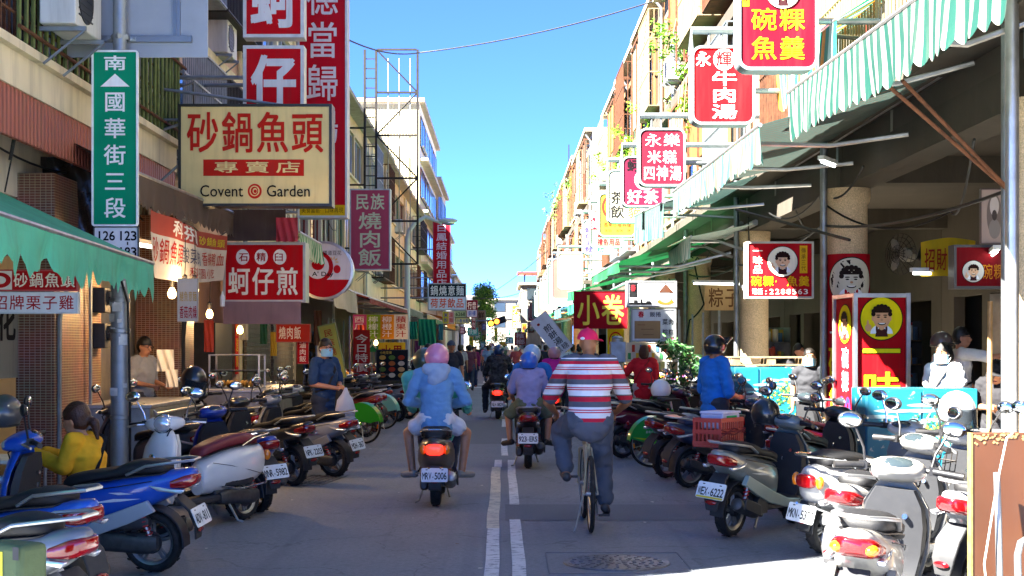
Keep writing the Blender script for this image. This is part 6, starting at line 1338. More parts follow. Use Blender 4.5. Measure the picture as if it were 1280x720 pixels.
    m = MB(); m.cyl((.335, -.07, .74), (.31, -.07, .745), .016, seg=10); m.tube([(.33, .0, .66), (.295, .0, .65), (.295, .0, .68)], .006, 5); m.build('key_lock', M['chrome'], o)
    if rack: m = MB(); m.bx(-1.05, -.75, -.14, .14, .90, .915); m.tube([(-1.0, .1, .90), (-.8, .12, .82)], .01, 6); m.tube([(-1.0, -.1, .90), (-.8, -.12, .82)], .01, 6); m.build('rack', M['steel'], o)
    if basket:
        m = MB()
        for k in range(9): y = -.16 + .04 * k; m.tube([(.66, y, .72), (.70, y, .95)], .004, 4); m.tube([(.42, y, .72), (.66, y, .72)], .004, 4)
        for z in (.72, .80, .88, .95): u = (z - .72) / .23 * .04; m.tube([(.42, -.16, z), (.66 + u, -.16, z), (.66 + u, .16, z), (.42, .16, z)], .005, 4)
        m.build('basket', M['iron'], o)
    return o
SC = .935
def number_plate(o, txt, cl=False, tilt=22, w_=.28, h_=.15, green=False):
    p = bpy.data.objects.new('number_plate', None); C.objects.link(p); p.parent = o
    p.location = (-.96, 0, .365) if cl else (-1.025, 0, .45); p.rotation_euler = (R(-tilt * .7 if cl else -tilt), 0, R(-90))
    m = MB(); m.prism(rrect(-w_ / 2, -h_ / 2, w_ / 2, h_ / 2, .015), (0, -.004, 0), (1, 0, 0), (0, 0, 1), (0, .008, 0)); m.build('plate', M['plate'], p)
    m = MB(); letters(m, txt, -w_ * .46, -h_ * .36, w_ * .46, h_ * .26, 0, -.0055, bold=.03, fill=1.0)
    for s in (-1, 1): m.add([(s * w_ * .3 + q[0], -.0052, h_ * .37 + q[1]) for q in ellipse(0, 0, .014, .005, 10)], [tuple(range(10))])
    m.build('lettering', M['plate_ink'], p, recalc=False)
    if green: m = MB(); m.quad((-w_ * .47, -.0053, -h_ * .48), (w_ * .47, -.0053, -h_ * .48), (w_ * .47, -.0053, -h_ * .36), (-w_ * .47, -.0053, -h_ * .36)); m.build('sticker', mat('yellow_sticker', '#d8c23a', .5), p)
    return p
def place(o, x, y, h, lab, group, lean=0, plate=None, cl=False, ref='rear', green=False):
    """put the scooter so that its rear wheel stands at (x, y) with heading h = (dx, dy)"""
    a = math.atan2(h[1], h[0]); L = math.hypot(*h); dx = RX if ref == 'rear' else 0
    dx *= SC; o.location = (x - dx * h[0] / L, y - dx * h[1] / L, .005); o.rotation_euler = (R(lean), 0, a); o.scale = (SC,) * 3
    tag(o, lab, 'scooter', group)
    if plate: number_plate(o, plate, cl, green=green)
    return o
GL, GR, GM = 'scooters parked along the left stalls', 'scooters parked along the arcade', 'scooters riding up the street'
P0 = lambda px, py: (gx(px, 2884 / (py - 433)), 2884 / (py - 433))
blank = {}
# riding
s_vespa = place(scooter('classic', '#4a3f33', '#3a342c', lit=True), -.68, 14.4, (.0, 1), 'bronze rounded scooter ridden by the couple in pink and green helmets', GM, plate='MRV-5006', cl=True)
s_kid = place(scooter('sport', '#2c2a28', '#3a3836'), .33, 18.85, (.02, 1), 'dark scooter carrying the boy in the blue helmet', GM, plate='923-ERS')
s_kid_l = None
s_camo = place(scooter('classic', '#1f2024', '#2a2a2e', lit=True), -.12, 31.7, (.03, 1), 'black scooter ridden by the camouflage shirt rider', GM, plate='NLH-8829', cl=True)
blackproto = scooter('sport', '#1a1b1e', '#303236')
# left, near to far
place(scooter('sport', '#6c7076', '#a9acb0'), -2.25, 6.9, (-.93, .36), 'grey scooter with red tail lamp and a green canvas bag, nearest at the lower left', GL, lean=-5)
place(scooter('sport', '#1f57b4', '#2b2d30', turn=R(20), decal='#c9ccd0'), -2.55, 8.2, (-.85, .52), 'blue scooter with a broad black seat between the grey and the blue silver scooters', GL, lean=-5)
s_adv = place(scooter('sport', '#1a4fb0', '#a4a9ae', turn=R(25), decal='#d8dce4'), -2.5, 10.2, (-.97, .16), 'blue and silver scooter standing broadside in front of the woman in yellow', GL, lean=-5, plate='ADV-811')
place(scooter('classic', '#e2dfd6', '#d8d5cc', seat=mat('red_seat', '#7c2a30', .5, bump=.1, bscale=100), turn=R(30)), -2.42, 13.25, (-.52, -.86), 'white rounded scooter with a dark red seat and round headlight by the sign pole', GL, lean=4, cl=True)
place(scooter('gold', '#1d3f9a', '#2c2e32'), -2.37, 13.9, (-.6, .8), 'dark blue scooter with red springs and gold rear rim behind the white one', GL, lean=-4, plate='MNR-5982')
place(scooter('sport', '#1c1d20', '#2a2b2e'), -2.42, 16.5, (-.75, .65), 'black scooter with a red tail strip beside the dark blue one', GL, lean=-4, plate='NPK-2203')
place(scooter('sport', '#8f9296', '#7c8084', decal='#5a4a70'), -2.08, 17.6, (-.86, .5), 'silver grey scooter parked in front of the masked man', GL, lean=-5, plate='MDH-367')
cols = ['#1b1c1f', '#c9cbc8', '#7a1c24', '#2a2c30', '#24406a', '#8d9094', '#16171a', '#4a4c50', '#d8d6cf', '#5a1f28', '#22262e', '#a4a7a8']
left_bg = [(-2.5, 19.7, 'black', 0), (-2.65, 20.9, 'dark grey', 3), (-2.55, 22.0, 'white', 8), (-2.5, 29.5, 'black and silver', 3), (-2.3, 30.6, 'silver', 5), (-2.2, 31.7, 'pearl white', 1), (-2.1, 32.9, 'maroon', 2), (-2.2, 34.1, 'charcoal', 7), (-2.15, 35.4, 'navy', 4), (-2.25, 36.8, 'black', 6), (-2.2, 38.2, 'light grey', 11), (-2.3, 39.7, 'slate', 10), (-2.2, 41.2, 'wine red', 9), (-2.3, 43, 'black', 0), (-2.3, 45, 'cream white', 8), (-2.3, 47, 'silver', 5), (-2.4, 49, 'black', 6), (-2.4, 51.5, 'dark blue', 4)]
ord_ = ['just behind the masked man', 'tucked behind the masked man by the stalls', 'between the masked man and the green share bikes', 'first past the pale share bike', 'second past the pale share bike', 'before the menu board', 'under the menu board', 'past the menu board', 'beside the pink helmet seen from the road', 'below the hanging green cloths', 'near the blue shirted shopper', 'beyond the blue shirted shopper', 'in the far left row below the grey awning', 'in the far left row, by the grey awning post', 'in the far left row past the grey awning', 'in the far left row under the sand coloured awning', 'second last of the far left row', 'last of the far left row']
rnd = random.Random(9)
for (x, y, nm, ci), w_ in zip(left_bg, ord_):
    c = copy_tree(blackproto, swap={k: paint(cols[ci]) for k in ('body', 'front_shield', 'front_mudguard', 'cowl')} | {'side_panel': paint(cols[(ci + 5) % 12])})
    place(c, x + rnd.uniform(-.1, .1), y, (-.8 + rnd.uniform(-.1, .12), .6), nm + ' scooter parked ' + w_, GL, lean=-5, plate=('PKX-%d' % rnd.randint(1000, 9999)) if y < 36 else None)
# right, near to far
place(scooter('sport', '#96938a', '#6e6c68', turn=R(10), mirrors=True, combo=True), 1.72, 7.0, (.4, .92), 'worn white scooter with a broad red and amber tail lamp, nearest at the lower right', GR, lean=5)
place(scooter('classic', '#a8a8a4', '#5d6064', seat=M['seat']), 2.5, 11.1, (.78, .62), 'white rounded scooter with red lamps behind the worn white one', GR, lean=5, plate='MKN-5377', cl=True)
place(scooter('sport', '#6f7876', '#8ea09a', turn=R(-10), decal='#c9d0ce'), 1.92, 12.1, (.62, .79), 'grey green scooter carrying the red plastic crate', GR, lean=5, plate='WEX-6222', green=True)
place(scooter('sport', '#202126', '#2c2d31'), 2.75, 13.9, (.66, .75), 'black scooter standing beyond the grey green one, before the red box sign', GR, lean=5)
place(scooter('sport', '#9a9994', '#6a6c6e', turn=R(-20), basket=True), 2.25, 9.2, (.62, .78), 'off white scooter with a wire basket behind the worn white one', GR, lean=5)
place(scooter('sport', '#a8a9aa', '#5a5c60', turn=R(15)), 2.75, 10.1, (.7, .7), 'white scooter under the white helmet near the brown board', GR, lean=5)
place(scooter('sport', '#8e9093', '#5a5c60'), 2.85, 8.7, (.75, .66), 'silver scooter mostly hidden behind the brown board', GR, lean=5)
place(scooter('sport', '#23304e', '#1e1f22', seat=mat('navy_seat', '#1f2b4a', .5)), 2.12, 16.3, (.85, .5), 'black scooter with a navy seat beside the share bike', GR, lean=5)
place(scooter('sport', '#64122c', '#4a0f22'), 1.72, 20.6, (.9, .42), 'maroon scooter partly hidden behind the green share bike', GR, lean=5)
place(scooter('sport', '#c9c8c4', '#a02028'), 2.55, 18.6, (.8, .6), 'white and red scooter with the white helmet on its seat', GR, lean=5)
place(scooter('classic', '#8a2048', '#7a1c40', turn=R(-25)), 3.4, 21.3, (-.35, -.94), 'magenta rounded scooter facing out by the potted tree', GR, lean=-4, cl=True)
right_bg = [(2.0, 22.3, 'black', 0), (1.9, 23.6, 'dark blue', 4), (2.1, 26.5, 'silver', 5), (2.0, 28.2, 'black', 6), (2.2, 30, 'white', 8), (2.1, 33, 'grey', 7), (2.1, 36, 'black', 3), (2.0, 39, 'maroon', 2)]
ord2 = ['before the grey steel post', 'next to the grey steel post', 'under the yellow tea banner', 'past the yellow tea banner', 'in front of the white tilted banner', 'below the bright green canopy', 'at the far end of the green canopies', 'last in the arcade row']
for (x, y, nm, ci), w_ in zip(right_bg, ord2):
    c = copy_tree(blackproto, swap={k: paint(cols[ci]) for k in ('body', 'front_shield', 'front_mudguard', 'cowl')})
    place(c, x, y, (.8, .6 + rnd.uniform(-.1, .1)), nm + ' scooter parked ' + w_, GR, lean=5)
extra = [(-3.35, 15.1, 'charcoal', 7, 'in the second line, right behind the dark blue one'), (-3.4, 18.9, 'black', 0, 'in the second line behind the silver grey one'), (-3.5, 20.6, 'navy', 4, 'in the second line by the stall with the glass case'), (-3.3, 24.6, 'silver', 5, 'in the second line behind the green share bike'), (-3.4, 26.2, 'black', 6, 'in the second line before the roller shutters'), (-3.2, 31.2, 'slate', 10, 'in the second line under the maroon awning'), (-2.45, 25.4, 'dark red', 2, 'between the two share bikes on the left'), (-2.45, 26.5, 'pearl white', 1, 'just before the pale share bike'), (-3.3, 33.2, 'black', 3, 'behind the row by the menu board')]
extra_r = [(3.2, 18.2, 'slate', 10, 'behind the white and red one'), (3.35, 23.2, 'black', 3, 'between the magenta one and the potted tree'), (2.9, 25.2, 'wine red', 9, 'beyond the potted tree'), (3.0, 27.6, 'silver', 11, 'in the second line behind the tea banner'), (2.9, 31.2, 'navy', 4, 'in the second line under the green canopy'), (2.15, 21.5, 'grey', 7, 'just past the maroon one'), (2.0, 17.5, 'black', 0, 'between the navy seated one and the share bike')]
for q, grp, s_ in ((extra, GL, -1), (extra_r, GR, 1)):
    for (x, y, nm, ci, w_) in q:
        c = copy_tree(blackproto, swap={k: paint(cols[ci]) for k in ('body', 'front_shield', 'front_mudguard', 'cowl')})
        place(c, x, y, (s_ * .82, .55 + rnd.uniform(-.15, .15)), nm + ' scooter ' + w_, grp, lean=5 * s_)
place(blackproto, 3.3, 16.6, (.8, .55), 'black scooter deep between the navy seated one and the peeling cabinet', GR, lean=5)
far_proto = copy_tree(s_camo)
far = [(.75, 35.5, 'black scooter of the rider in black with a grey helmet'), (.95, 27.3, 'dark scooter under the magenta shirted rider')]
for k, (x, y, lab) in enumerate(far):
    c = far_proto if k == 0 else copy_tree(s_camo); place(c, x, y, (0, 1), lab, GM)
# ------------------------------------------------------------------ bicycles (forward +x)
def bike_wheel(parent, x, r, nm, tyre=.018, guard=None):
    e_ = bpy.data.objects.new(nm, None); C.objects.link(e_); e_.parent = parent
    m = MB(); m.lathe([(r - .5 * tyre + tyre * math.cos(a), tyre * math.sin(a)) for a in [k * math.pi / 4 for k in range(8)]], (x, 0, r + .5 * tyre), (0, 1, 0), 40, closed=True); m.build('tyre', M['rubber'], e_)
    c = Vector((x, 0, r + .5 * tyre)); q = r - 1.5 * tyre
    m = MB(); m.lathe([(q, -.012), (q + .014, -.011), (q + .014, .011), (q, .012), (q - .012, 0)], c, (0, 1, 0), 40, closed=True); m.build('rim', M['alu'], e_)
    m = MB()
    for k in range(28):
        a = 2 * math.pi * k / 28; b_ = a + (.35 if k % 2 else -.35); s = .025 if k % 4 < 2 else -.025
        m.tube([c + Vector((.02 * math.cos(b_), s, .02 * math.sin(b_))), c + Vector((q * math.cos(a), 0, q * math.sin(a)))], .0016, 3)
    m.build('spoke', M['chrome'], e_)
    m = MB(); m.lathe([(.005, -.05), (.018, -.04), (.018, .04), (.005, .05)], c, (0, 1, 0), 12); m.build('hub', M['alu'], e_)
def bicycle(kind, col):
    o = empty('bicycle'); r = .325; wb = 1.04; fm = paint(col); share = kind == 'share'
    bike_wheel(o, 0, r, 'rear_wheel', .02); bike_wheel(o, wb, r, 'front_wheel', .02); z = r + .01
    bb = Vector((.42, 0, .28)); st = Vector((.26, 0, .78)); hd = Vector((wb - .16, 0, .86)); hl = Vector((wb - .12, 0, .70))
    m = MB(); m.tube([bb, st], .016, 8)
    if share: m.tube([hl, Vector((.7, 0, .36)), bb], .032, 10)
    else: m.tube([hl, bb], .019, 8); m.tube([st - Vector((0, 0, .06)), hd - Vector((0, 0, .05))], .016, 8)
    m.tube([hd, hl], .022, 8)
    for s in (1, -1): m.tube([bb + Vector((0, s * .03, 0)), (0, s * .06, z)], .009, 6); m.tube([st + Vector((0, s * .02, -.06)), (0, s * .06, z)], .008, 6); m.tube([hl + Vector((.01, s * .05, -.03)), (wb, s * .055, z)], .012, 6)
    m.tube([hl + Vector((.01, .05, -.03)), hl + Vector((.01, -.05, -.03))], .014, 6)
    m.build('frame', fm, o)
    m = MB(); m.tube([st, st + Vector((-.03, 0, .12))], .014, 8); m.build('seat_post', M['alu'], o)
    m = MB(); smooth_loft(m, [(.05, .03, .90, .92), (.08, .10, .885, .945), (.17, .10, .89, .94), (.27, .045, .895, .93), (.36, .025, .9, .925), (.38, .01, .905, .915)], 12, 2.6); m.build('saddle', M['seat'], o)
    m = MB(); m.tube([hd - Vector((0, 0, .02)), hd + Vector((-.02, 0, .16))], .013, 8); hb = hd + Vector((-.02, 0, .16))
    m.tube([hb + Vector((-.16, .29, .03)), hb + Vector((-.06, .22, .03)), hb + Vector((.02, .08, .01)), hb + Vector((.02, -.08, .01)), hb + Vector((-.06, -.22, .03)), hb + Vector((-.16, -.29, .03))], .012, 8); m.build('handlebar', M['alu'], o)
    for s in (1, -1):
        m = MB(); m.tube([hb + Vector((-.08, s * .235, .03)), hb + Vector((-.17, s * .30, .03))], .017, 8); m.build('grip', M['black'], o)
    m = MB(); m.lathe([(.085, -.004), (.09, 0), (.085, .004), (.06, .004), (.06, -.004)], bb + Vector((0, -.06, 0)), (0, 1, 0), 24, closed=True); m.tube([bb + Vector((0, -.07, 0)), bb + Vector((-.03, -.08, -.165))], .01, 6); m.tube([bb + Vector((0, .07, 0)), bb + Vector((.03, .08, .165))], .01, 6); m.build('crank', M['alu'], o)
    m = MB(); m.box(bb + Vector((-.03, -.14, -.17)), (.09, .1, .022)); m.box(bb + Vector((.03, .14, .17)), (.09, .1, .022)); m.build('pedal', M['black'], o)
    m = MB(); m.tube([(0, -.06, z + .035), bb + Vector((0, -.06, .088))], .004, 4); m.tube([(0, -.06, z - .035), bb + Vector((0, -.06, -.088))], .004, 4); m.build('chain', M['iron'], o)
    m = MB(); m.sphere((.2, 0, .78), (.015, .022, .022), 10, 8); m.build('reflector', M['red_lens'], o)
    m = MB(); m.tube([(-.0, .07, z - .02), (-.06, .13, .06), (-.1, .15, .02)], .008, 6); m.build('kickstand', M['alu'], o)
    return o
def share_bike(shade, name_lab, x, y, h, lab, lean=-6, fcol='#4fc21f'):
    o = bicycle('share', fcol); g1 = mat('fender_' + shade.strip('#'), shade, .35, coat=.4)
    m = MB(); r = .345; P = []
    for a in range(-2, 184, 6): t = R(a); P.append((r * math.cos(t), .345 + r * math.sin(t)))
    P = [(p[0] + (.02 if p[0] > 0 else 0), p[1]) for p in P] ; P += [(-.33, .40), (-.16, .36), (0.02, .38), (.2, .45)]
    for s in (1, -1): m.prism(P, (0, s * .05, 0), (1, 0, 0), (0, 0, 1), (0, s * .008, 0))
    rg = []
    for a in range(-6, 176, 8): t = R(a + 5); q = r + .004; rg.append([(q * math.cos(t), y_, .345 + q * math.sin(t)) for y_ in (-.058, .058)] + [((q - .008) * math.cos(t), y_, .345 + (q - .008) * math.sin(t)) for y_ in (.058, -.058)])
    m.loft(rg); fe = m.build('rear_fender', g1, o)
    if shade == '#1f9a3c':
        for s in (1, -1):
            m = MB(); m.prism([(-.31, .42), (-.05, .40), (.2, .47), (.31, .44), (.12, .40), (-.1, .37)], (0, s * .0585, 0), (1, 0, 0), (0, 0, 1), (0, s * .001, 0)); m.build('stripe', mat('fender_yellow', '#b8c920', .4), fe)
            m = MB(); m.M = Matrix.Translation((.0, s * .0605, .52)) @ Matrix.Rotation(0 if s < 0 else math.pi, 4, 'Z'); letters(m, 'T-Bike', -.13, .02, .13, .1, 0, 0, latin=True); letters(m, '臺南公共自行車', -.13, -.05, .13, -.01, 0, 0); m.build('lettering', M['white'], fe, recalc=False)
    m = MB(); m.sphere((-.36, 0, .6), (.02, .03, .03), 10, 8); m.build('tail_lamp', M['red_lens'], o)
    m = MB()
    for a in (70, 190, 310): t = R(a); m.box((.27 * math.cos(t), .0, .345 + .27 * math.sin(t)), (.07, .014, .02), Matrix.Rotation(-t + math.pi / 2, 3, 'Y'))
    m.build('spoke_reflector', M['amber'], o)
    m = MB()
    for k in range(9): y_ = -.15 + .0375 * k; m.tube([(1.02, y_, .78), (1.28, y_, .82), (1.3, y_, 1.02)], .004, 4)
    for zz in (.86, .94, 1.02): m.tube([(1.02, -.15, zz), (1.29, -.15, zz), (1.29, .15, zz), (1.02, .15, zz), (1.02, -.15, zz)], .005, 4)
    m.build('basket', M['iron'], o)
    o.location = (x, y, .005); o.rotation_euler = (R(lean), 0, math.atan2(h[1], h[0])); return tag(o, lab, 'bicycle', 'green share bikes')
share_bike('#1f9a3c', 'a', 1.98, 19.0, (.96, .28), 'green share bicycle with lettered rear fender before the maroon scooter', lean=6)
share_bike('#2c9e22', 'b', -2.3, 23.6, (-.92, .4), 'green share bicycle with plain leaf green fender past the masked man')
share_bike('#7fc4b0', 'c', -2.32, 27.8, (-.9, .43), 'share bicycle with pale mint fender behind the green one')
o = bicycle('city', '#b5a888'); o.location = (.76, 12.35, .005); o.rotation_euler = (0, 0, R(90)); cyc_bike = tag(o, 'cream city bicycle ridden by the man in the striped polo', 'bicycle')
# ------------------------------------------------------------------ people (facing +x, left +y, up +z)
def remeshed(m, vox, smooth=6, name='tmp'):
    me = bpy.data.meshes.new(name); me.from_pydata(m.v, [], m.f)
    bm = bmesh.new(); bm.from_mesh(me); bmesh.ops.recalc_face_normals(bm, faces=bm.faces); bm.to_mesh(me); bm.free()
    o = bpy.data.objects.new(name, me); TMP.collection.objects.link(o)
    r = o.modifiers.new('r', 'REMESH'); r.mode = 'VOXEL'; r.voxel_size = vox; r.use_smooth_shade = True
    s = o.modifiers.new('s', 'SMOOTH'); s.iterations = smooth; s.factor = .5
    vl = TMP.view_layers[0]; vl.update(); dg = vl.depsgraph
    out = bpy.data.meshes.new_from_object(o.evaluated_get(dg), depsgraph=dg)
    bpy.data.objects.remove(o); bpy.data.meshes.remove(me); return out
TMP = bpy.data.scenes.new('workbench')
V3 = Vector
def torso_rings(m, J, grow=0, z0='pelvis', w=1.0, hip=True, belly=0):
    """elliptical tube from the seat to the neck along the spine"""
    pel, che, nek = J['pelvis'], J['chest'], J['neck']; sh = (J['sh_l'] - J['sh_r']).normalized(); hp = (J['hip_l'] - J['hip_r']).normalized()
    ctrl = [pel - (che - pel).normalized() * .10, pel, pel.lerp(che, .5), che, che.lerp(nek, .62), nek]
    wd = [.13, .165, .145, .168, .145, .06]; dp = [.10, .125, .11, .125, .095, .058]
    rg = []
    for i, c in enumerate(ctrl):
        t = (ctrl[min(i + 1, 5)] - ctrl[max(i - 1, 0)]).normalized(); u = hp.lerp(sh, i / 5); u = (u - t * u.dot(t)).normalized(); f = t.cross(u)
        a, b_ = wd[i] * w + grow, dp[i] * w + grow; bel = belly if i in (1, 2, 3) else 0
        rg.append([c + u * a * math.cos(k * math.pi / 10) - f * (b_ + (bel if math.sin(k * math.pi / 10) < 0 else 0)) * math.sin(k * math.pi / 10) for k in range(20)])
    m.loft(rg)
def limb(m, a, b_, c, r0, r1, r2, grow=0, t1=1.0):
    """two tapered bones; t1 is how far down the second bone the sleeve or leg goes (0..1), negative: part of the first"""
    a, b_, c = V3(a), V3(b_), V3(c)
    if t1 < 0: m.capsule(a, a.lerp(b_, -t1), r0 + grow, r0 + (r1 - r0) * -t1 + grow * 1.5); return
    m.capsule(a, b_, r0 + grow, r1 + grow)
    if t1 > 0: m.capsule(b_, b_.lerp(c, t1), r1 + grow, r1 + (r2 - r1) * t1 + grow)
def hand(m, wrist, fwd, side, curl=.5, s=1.0, thumb=1):
    """palm, four fingers of different length with a bend, and a thumb leaving the side of the palm"""
    fwd = V3(fwd).normalized(); side = (V3(side) - fwd * V3(side).dot(fwd)).normalized(); nrm = fwd.cross(side) * thumb
    w_ = V3(wrist); palm = w_ + fwd * .085 * s
    m.tube([w_ - fwd * .01, w_ + fwd * .035 * s, palm], [.026 * s, .036 * s, .038 * s], 10, flat=.5, side=side)
    for k, (o, L) in enumerate(((-.027, .062), (-.009, .072), (.009, .068), (.026, .052))):
        b0 = palm + side * o * s - fwd * .012 * s; d1 = (fwd * math.cos(curl * .8) + nrm * math.sin(curl * .8)); d2 = (fwd * math.cos(curl * 2.2) + nrm * math.sin(curl * 2.2))
        m.capsule(b0, b0 + d1 * L * .55 * s, .0098 * s, .0092 * s, 8); m.capsule(b0 + d1 * L * .55 * s, b0 + d1 * L * .55 * s + d2 * L * .55 * s, .0092 * s, .0078 * s, 8)
    t0 = w_ + fwd * .03 * s - side * .028 * s; t1 = t0 + (fwd * .6 - side * .55 + nrm * .35).normalized() * .038 * s; m.capsule(t0, t1, .0125 * s, .0105 * s, 8); m.capsule(t1, t1 + (fwd * .85 + nrm * .5).normalized() * .03 * s, .0105 * s, .0085 * s, 8)
def stand_pose(h=1.70):
    k = h / 1.70; J = dict(pelvis=(0, 0, .95), chest=(.0, 0, 1.26), neck=(-.005, 0, 1.455), head=(.02, 0, 1.585), sh_l=(0, .175, 1.405), sh_r=(0, -.175, 1.405), el_l=(-.02, .235, 1.13), el_r=(-.02, -.235, 1.13), wr_l=(.06, .245, .89), wr_r=(.06, -.245, .89), hip_l=(0, .09, .90), hip_r=(0, -.09, .90), kn_l=(.02, .1, .49), kn_r=(.02, -.1, .49), an_l=(-.02, .105, .075), an_r=(-.02, -.105, .075))
    return {n: V3(v) * k for n, v in J.items()}
def ride_pose(seat=.80, lean=.06, px=-.22, hands=((.21, .29, .95), (.21, -.29, .95)), knees=((.18, .17, .80), (.18, -.17, .80)), feet=((.12, .12, .335), (.12, -.12, .335)), k=1.0):
    z = seat + .10; J = dict(pelvis=(px, 0, z), chest=(px + lean, 0, z + .30 * k), neck=(px + lean * 1.9, 0, z + .50 * k), head=(px + lean * 2.6 + .035, 0, z + .612 * k), sh_l=(px + lean * 1.7, .18 * k, z + .445 * k), sh_r=(px + lean * 1.7, -.18 * k, z + .445 * k),
        hip_l=(px + .02, .09, z - .03), hip_r=(px + .02, -.09, z - .03), kn_l=knees[0], kn_r=knees[1], an_l=feet[0], an_r=feet[1], wr_l=hands[0], wr_r=hands[1])
    J = {n: V3(v) for n, v in J.items()}
    for s in ('l', 'r'):
        a, b_ = J['sh_' + s], J['wr_' + s]; y = 1 if s == 'l' else -1; J['el_' + s] = a.lerp(b_, .5) + V3((-.04, y * .06, -.11 * k))
    return J
def person(lab, J, loc, rz, top='#88aadd', sleeve=-.6, bottom='#333a48', legs=1.0, shoes='#222222', hair='short', hcol=None, skin=None, helmet=None, look=0, tilt=0, mask=False, face=True, build=1.0, vox=.011, topmat=None, belly=0, skirt=0, cap=None, glasses=False, hood=None, curl=.6, group=None, hands=True, nm='person', visor=False, pack=None, strap=None, top_len=0, botmat=None, untuck=.1, collar=None):
    o = empty(nm, loc, rz, lab, 'person', group); sk = skin or M['skin']; w = build
    hx = Matrix.Rotation(look, 3, 'Z') @ Matrix.Rotation(tilt, 3, 'Y'); hc = J['head']; H_ = lambda p: hc + hx @ V3(p)
    # one continuous body
    m = MB(); torso_rings(m, J, -.008, w=w, belly=max(0, belly - .01)); m.capsule(J['neck'] - V3((0, 0, .03)), hc - V3((.012, 0, .04)), .056, .05)
    m.sphere(H_((0, 0, .02)), (.093, .075, .112), 20, 14, rot=hx); m.sphere(H_((.032, 0, -.055)), (.06, .056, .06), 16, 10, rot=hx)
    m.capsule(H_((.088, 0, .02)), H_((.108, 0, -.018)), .011, .016); m.sphere(H_((.085, 0, -.055)), (.016, .026, .011), 10, 6, rot=hx)
    for s in (1, -1): m.sphere(H_((-.008, s * .076, .0)), (.02, .01, .032), 10, 8, rot=hx)
    for s, y in (('l', 1), ('r', -1)):
        m.capsule(J['sh_' + s] - V3((0, y * .03, .0)), J['sh_' + s], .06 * w, .056 * w)
        limb(m, J['sh_' + s], J['el_' + s], J['wr_' + s], .052 * w, .04 * w, .027)
        limb(m, J['hip_' + s], J['kn_' + s], J['an_' + s], .083 * w, .055 * w, .038)
        an = J['an_' + s]; kn = J['kn_' + s]
        if hands:
            f = (J['wr_' + s] - J['el_' + s]).normalized(); hand(m, J['wr_' + s], f, V3((0, 0, 1)) if abs(f.z) < .7 else V3((1, 0, 0)), curl, .95 + .1 * (w - 1), 1 if s == 'r' else -1)
        else: m.capsule(J['wr_' + s], J['wr_' + s] + (J['wr_' + s] - J['el_' + s]).normalized() * .11, .034, .03, flat=.6)
        d = J.get('toe_' + s, V3((1, y * .12, -.1))).normalized(); m.capsule(an + V3((0, 0, -.035)), an + d * .15 + V3((0, 0, -.05)), .036, .028)
    me = remeshed(m, vox); me.materials.append(sk); b_ = bpy.data.objects.new('body', me); C.objects.link(b_); b_.parent = o
    def add(name, mb, mt, vx=.012, sm=8, fold=.004, seed=1):
        me = remeshed(mb, vx, sm); me.materials.append(mt)
        if fold:
            nrm = [v.normal.copy() for v in me.vertices]
            for v, n_ in zip(me.vertices, nrm):
                q = v.co * 6.5 + V3((seed * 3.7, 0, 0)); v.co += n_ * fold * (.9 * noise.noise(V3((q.x, q.y, q.z * 1.9))) + .7 - 1.5 * abs(noise.noise(V3((q.x * 1.5 + q.z * .8, q.y * 1.5, q.z * 2.2)))) + .3 * noise.noise(q * 3.1))
        c = bpy.data.objects.new(name, me); C.objects.link(c); c.parent = o; return c
    sd = int(abs(loc[0] * 100 + loc[1] * 10)) % 17
    # shirt
    m = MB(); torso_rings(m, J, .012, w=w, belly=belly)
    if untuck: 
        d = (J['pelvis'] - J['chest']).normalized(); m.capsule(J['pelvis'] - d * .05, J['pelvis'] + d * untuck, .165 * w, .172 * w, 18, flat=.78, side=(0, 1, 0))
    for s, y in (('l', 1), ('r', -1)):
        m.capsule(J['sh_' + s] - V3((0, y * .05, -.01)), J['sh_' + s], .07 * w, .068 * w); limb(m, J['sh_' + s], J['el_' + s], J['wr_' + s], .054 * w, .043 * w, .034, .014, sleeve)
    add('shirt', m, topmat or cloth(top), max(vox, .012), 6, .011, sd)
    m = MB(); d = (J['pelvis'] - J['chest']).normalized(); m.capsule(J['pelvis'] + d * .02 - V3((0, .07, 0)), J['pelvis'] + d * .02 + V3((0, .07, 0)), .125 * w, .125 * w)
    for s in 'lr': limb(m, J['hip_' + s], J['kn_' + s], J['an_' + s], .088 * w, .062 * w, .05, .014 if legs >= .9 or legs < 0 else .02, legs)
    add('trousers', m, botmat or cloth(bottom), max(vox, .012), 6, .011, sd + 3)
    if shoes:
        for s, y in (('l', 1), ('r', -1)):
            m = MB(); an = J['an_' + s]; d = J.get('toe_' + s, V3((1, y * .12, -.1))).normalized(); hz = V3((d.x, d.y, 0)).normalized() if abs(d.z) < .9 else V3((1, 0, 0))
            m.capsule(an + V3((0, 0, -.035)) - d * .045, an + d * .165 + V3((0, 0, -.045)), .043, .038, 12, flat=1.0)
            c = MB(); me = remeshed(m, .012, 4)
            me.materials.append(plastic(shoes, .6)); q = bpy.data.objects.new('shoe', me); C.objects.link(q); q.parent = o
    # hair
    hm = hcol or M['hair']
    if hair and not helmet:
        m = MB()
        m.sphere(H_((-.012, 0, .045)), (.098, .083, .1), 20, 12, rot=hx, a0=-8)
        m.sphere(H_((-.035, 0, .01)), (.078, .083, .095), 18, 12, rot=hx)
        if hair == 'tail': m.capsule(H_((-.1, 0, .0)), H_((-.155, 0, -.05)), .028, .035); m.capsule(H_((-.155, 0, -.05)), H_((-.15, 0, -.17)), .035, .015); m.sphere(H_((-.03, 0, .05)), (.105, .09, .1), 16, 10, rot=hx)
        if hair == 'bob': m.sphere(H_((-.03, 0, -.01)), (.088, .093, .12), 16, 10, rot=hx)
        add('hair', m, hm, .011, 3, .006, 5)
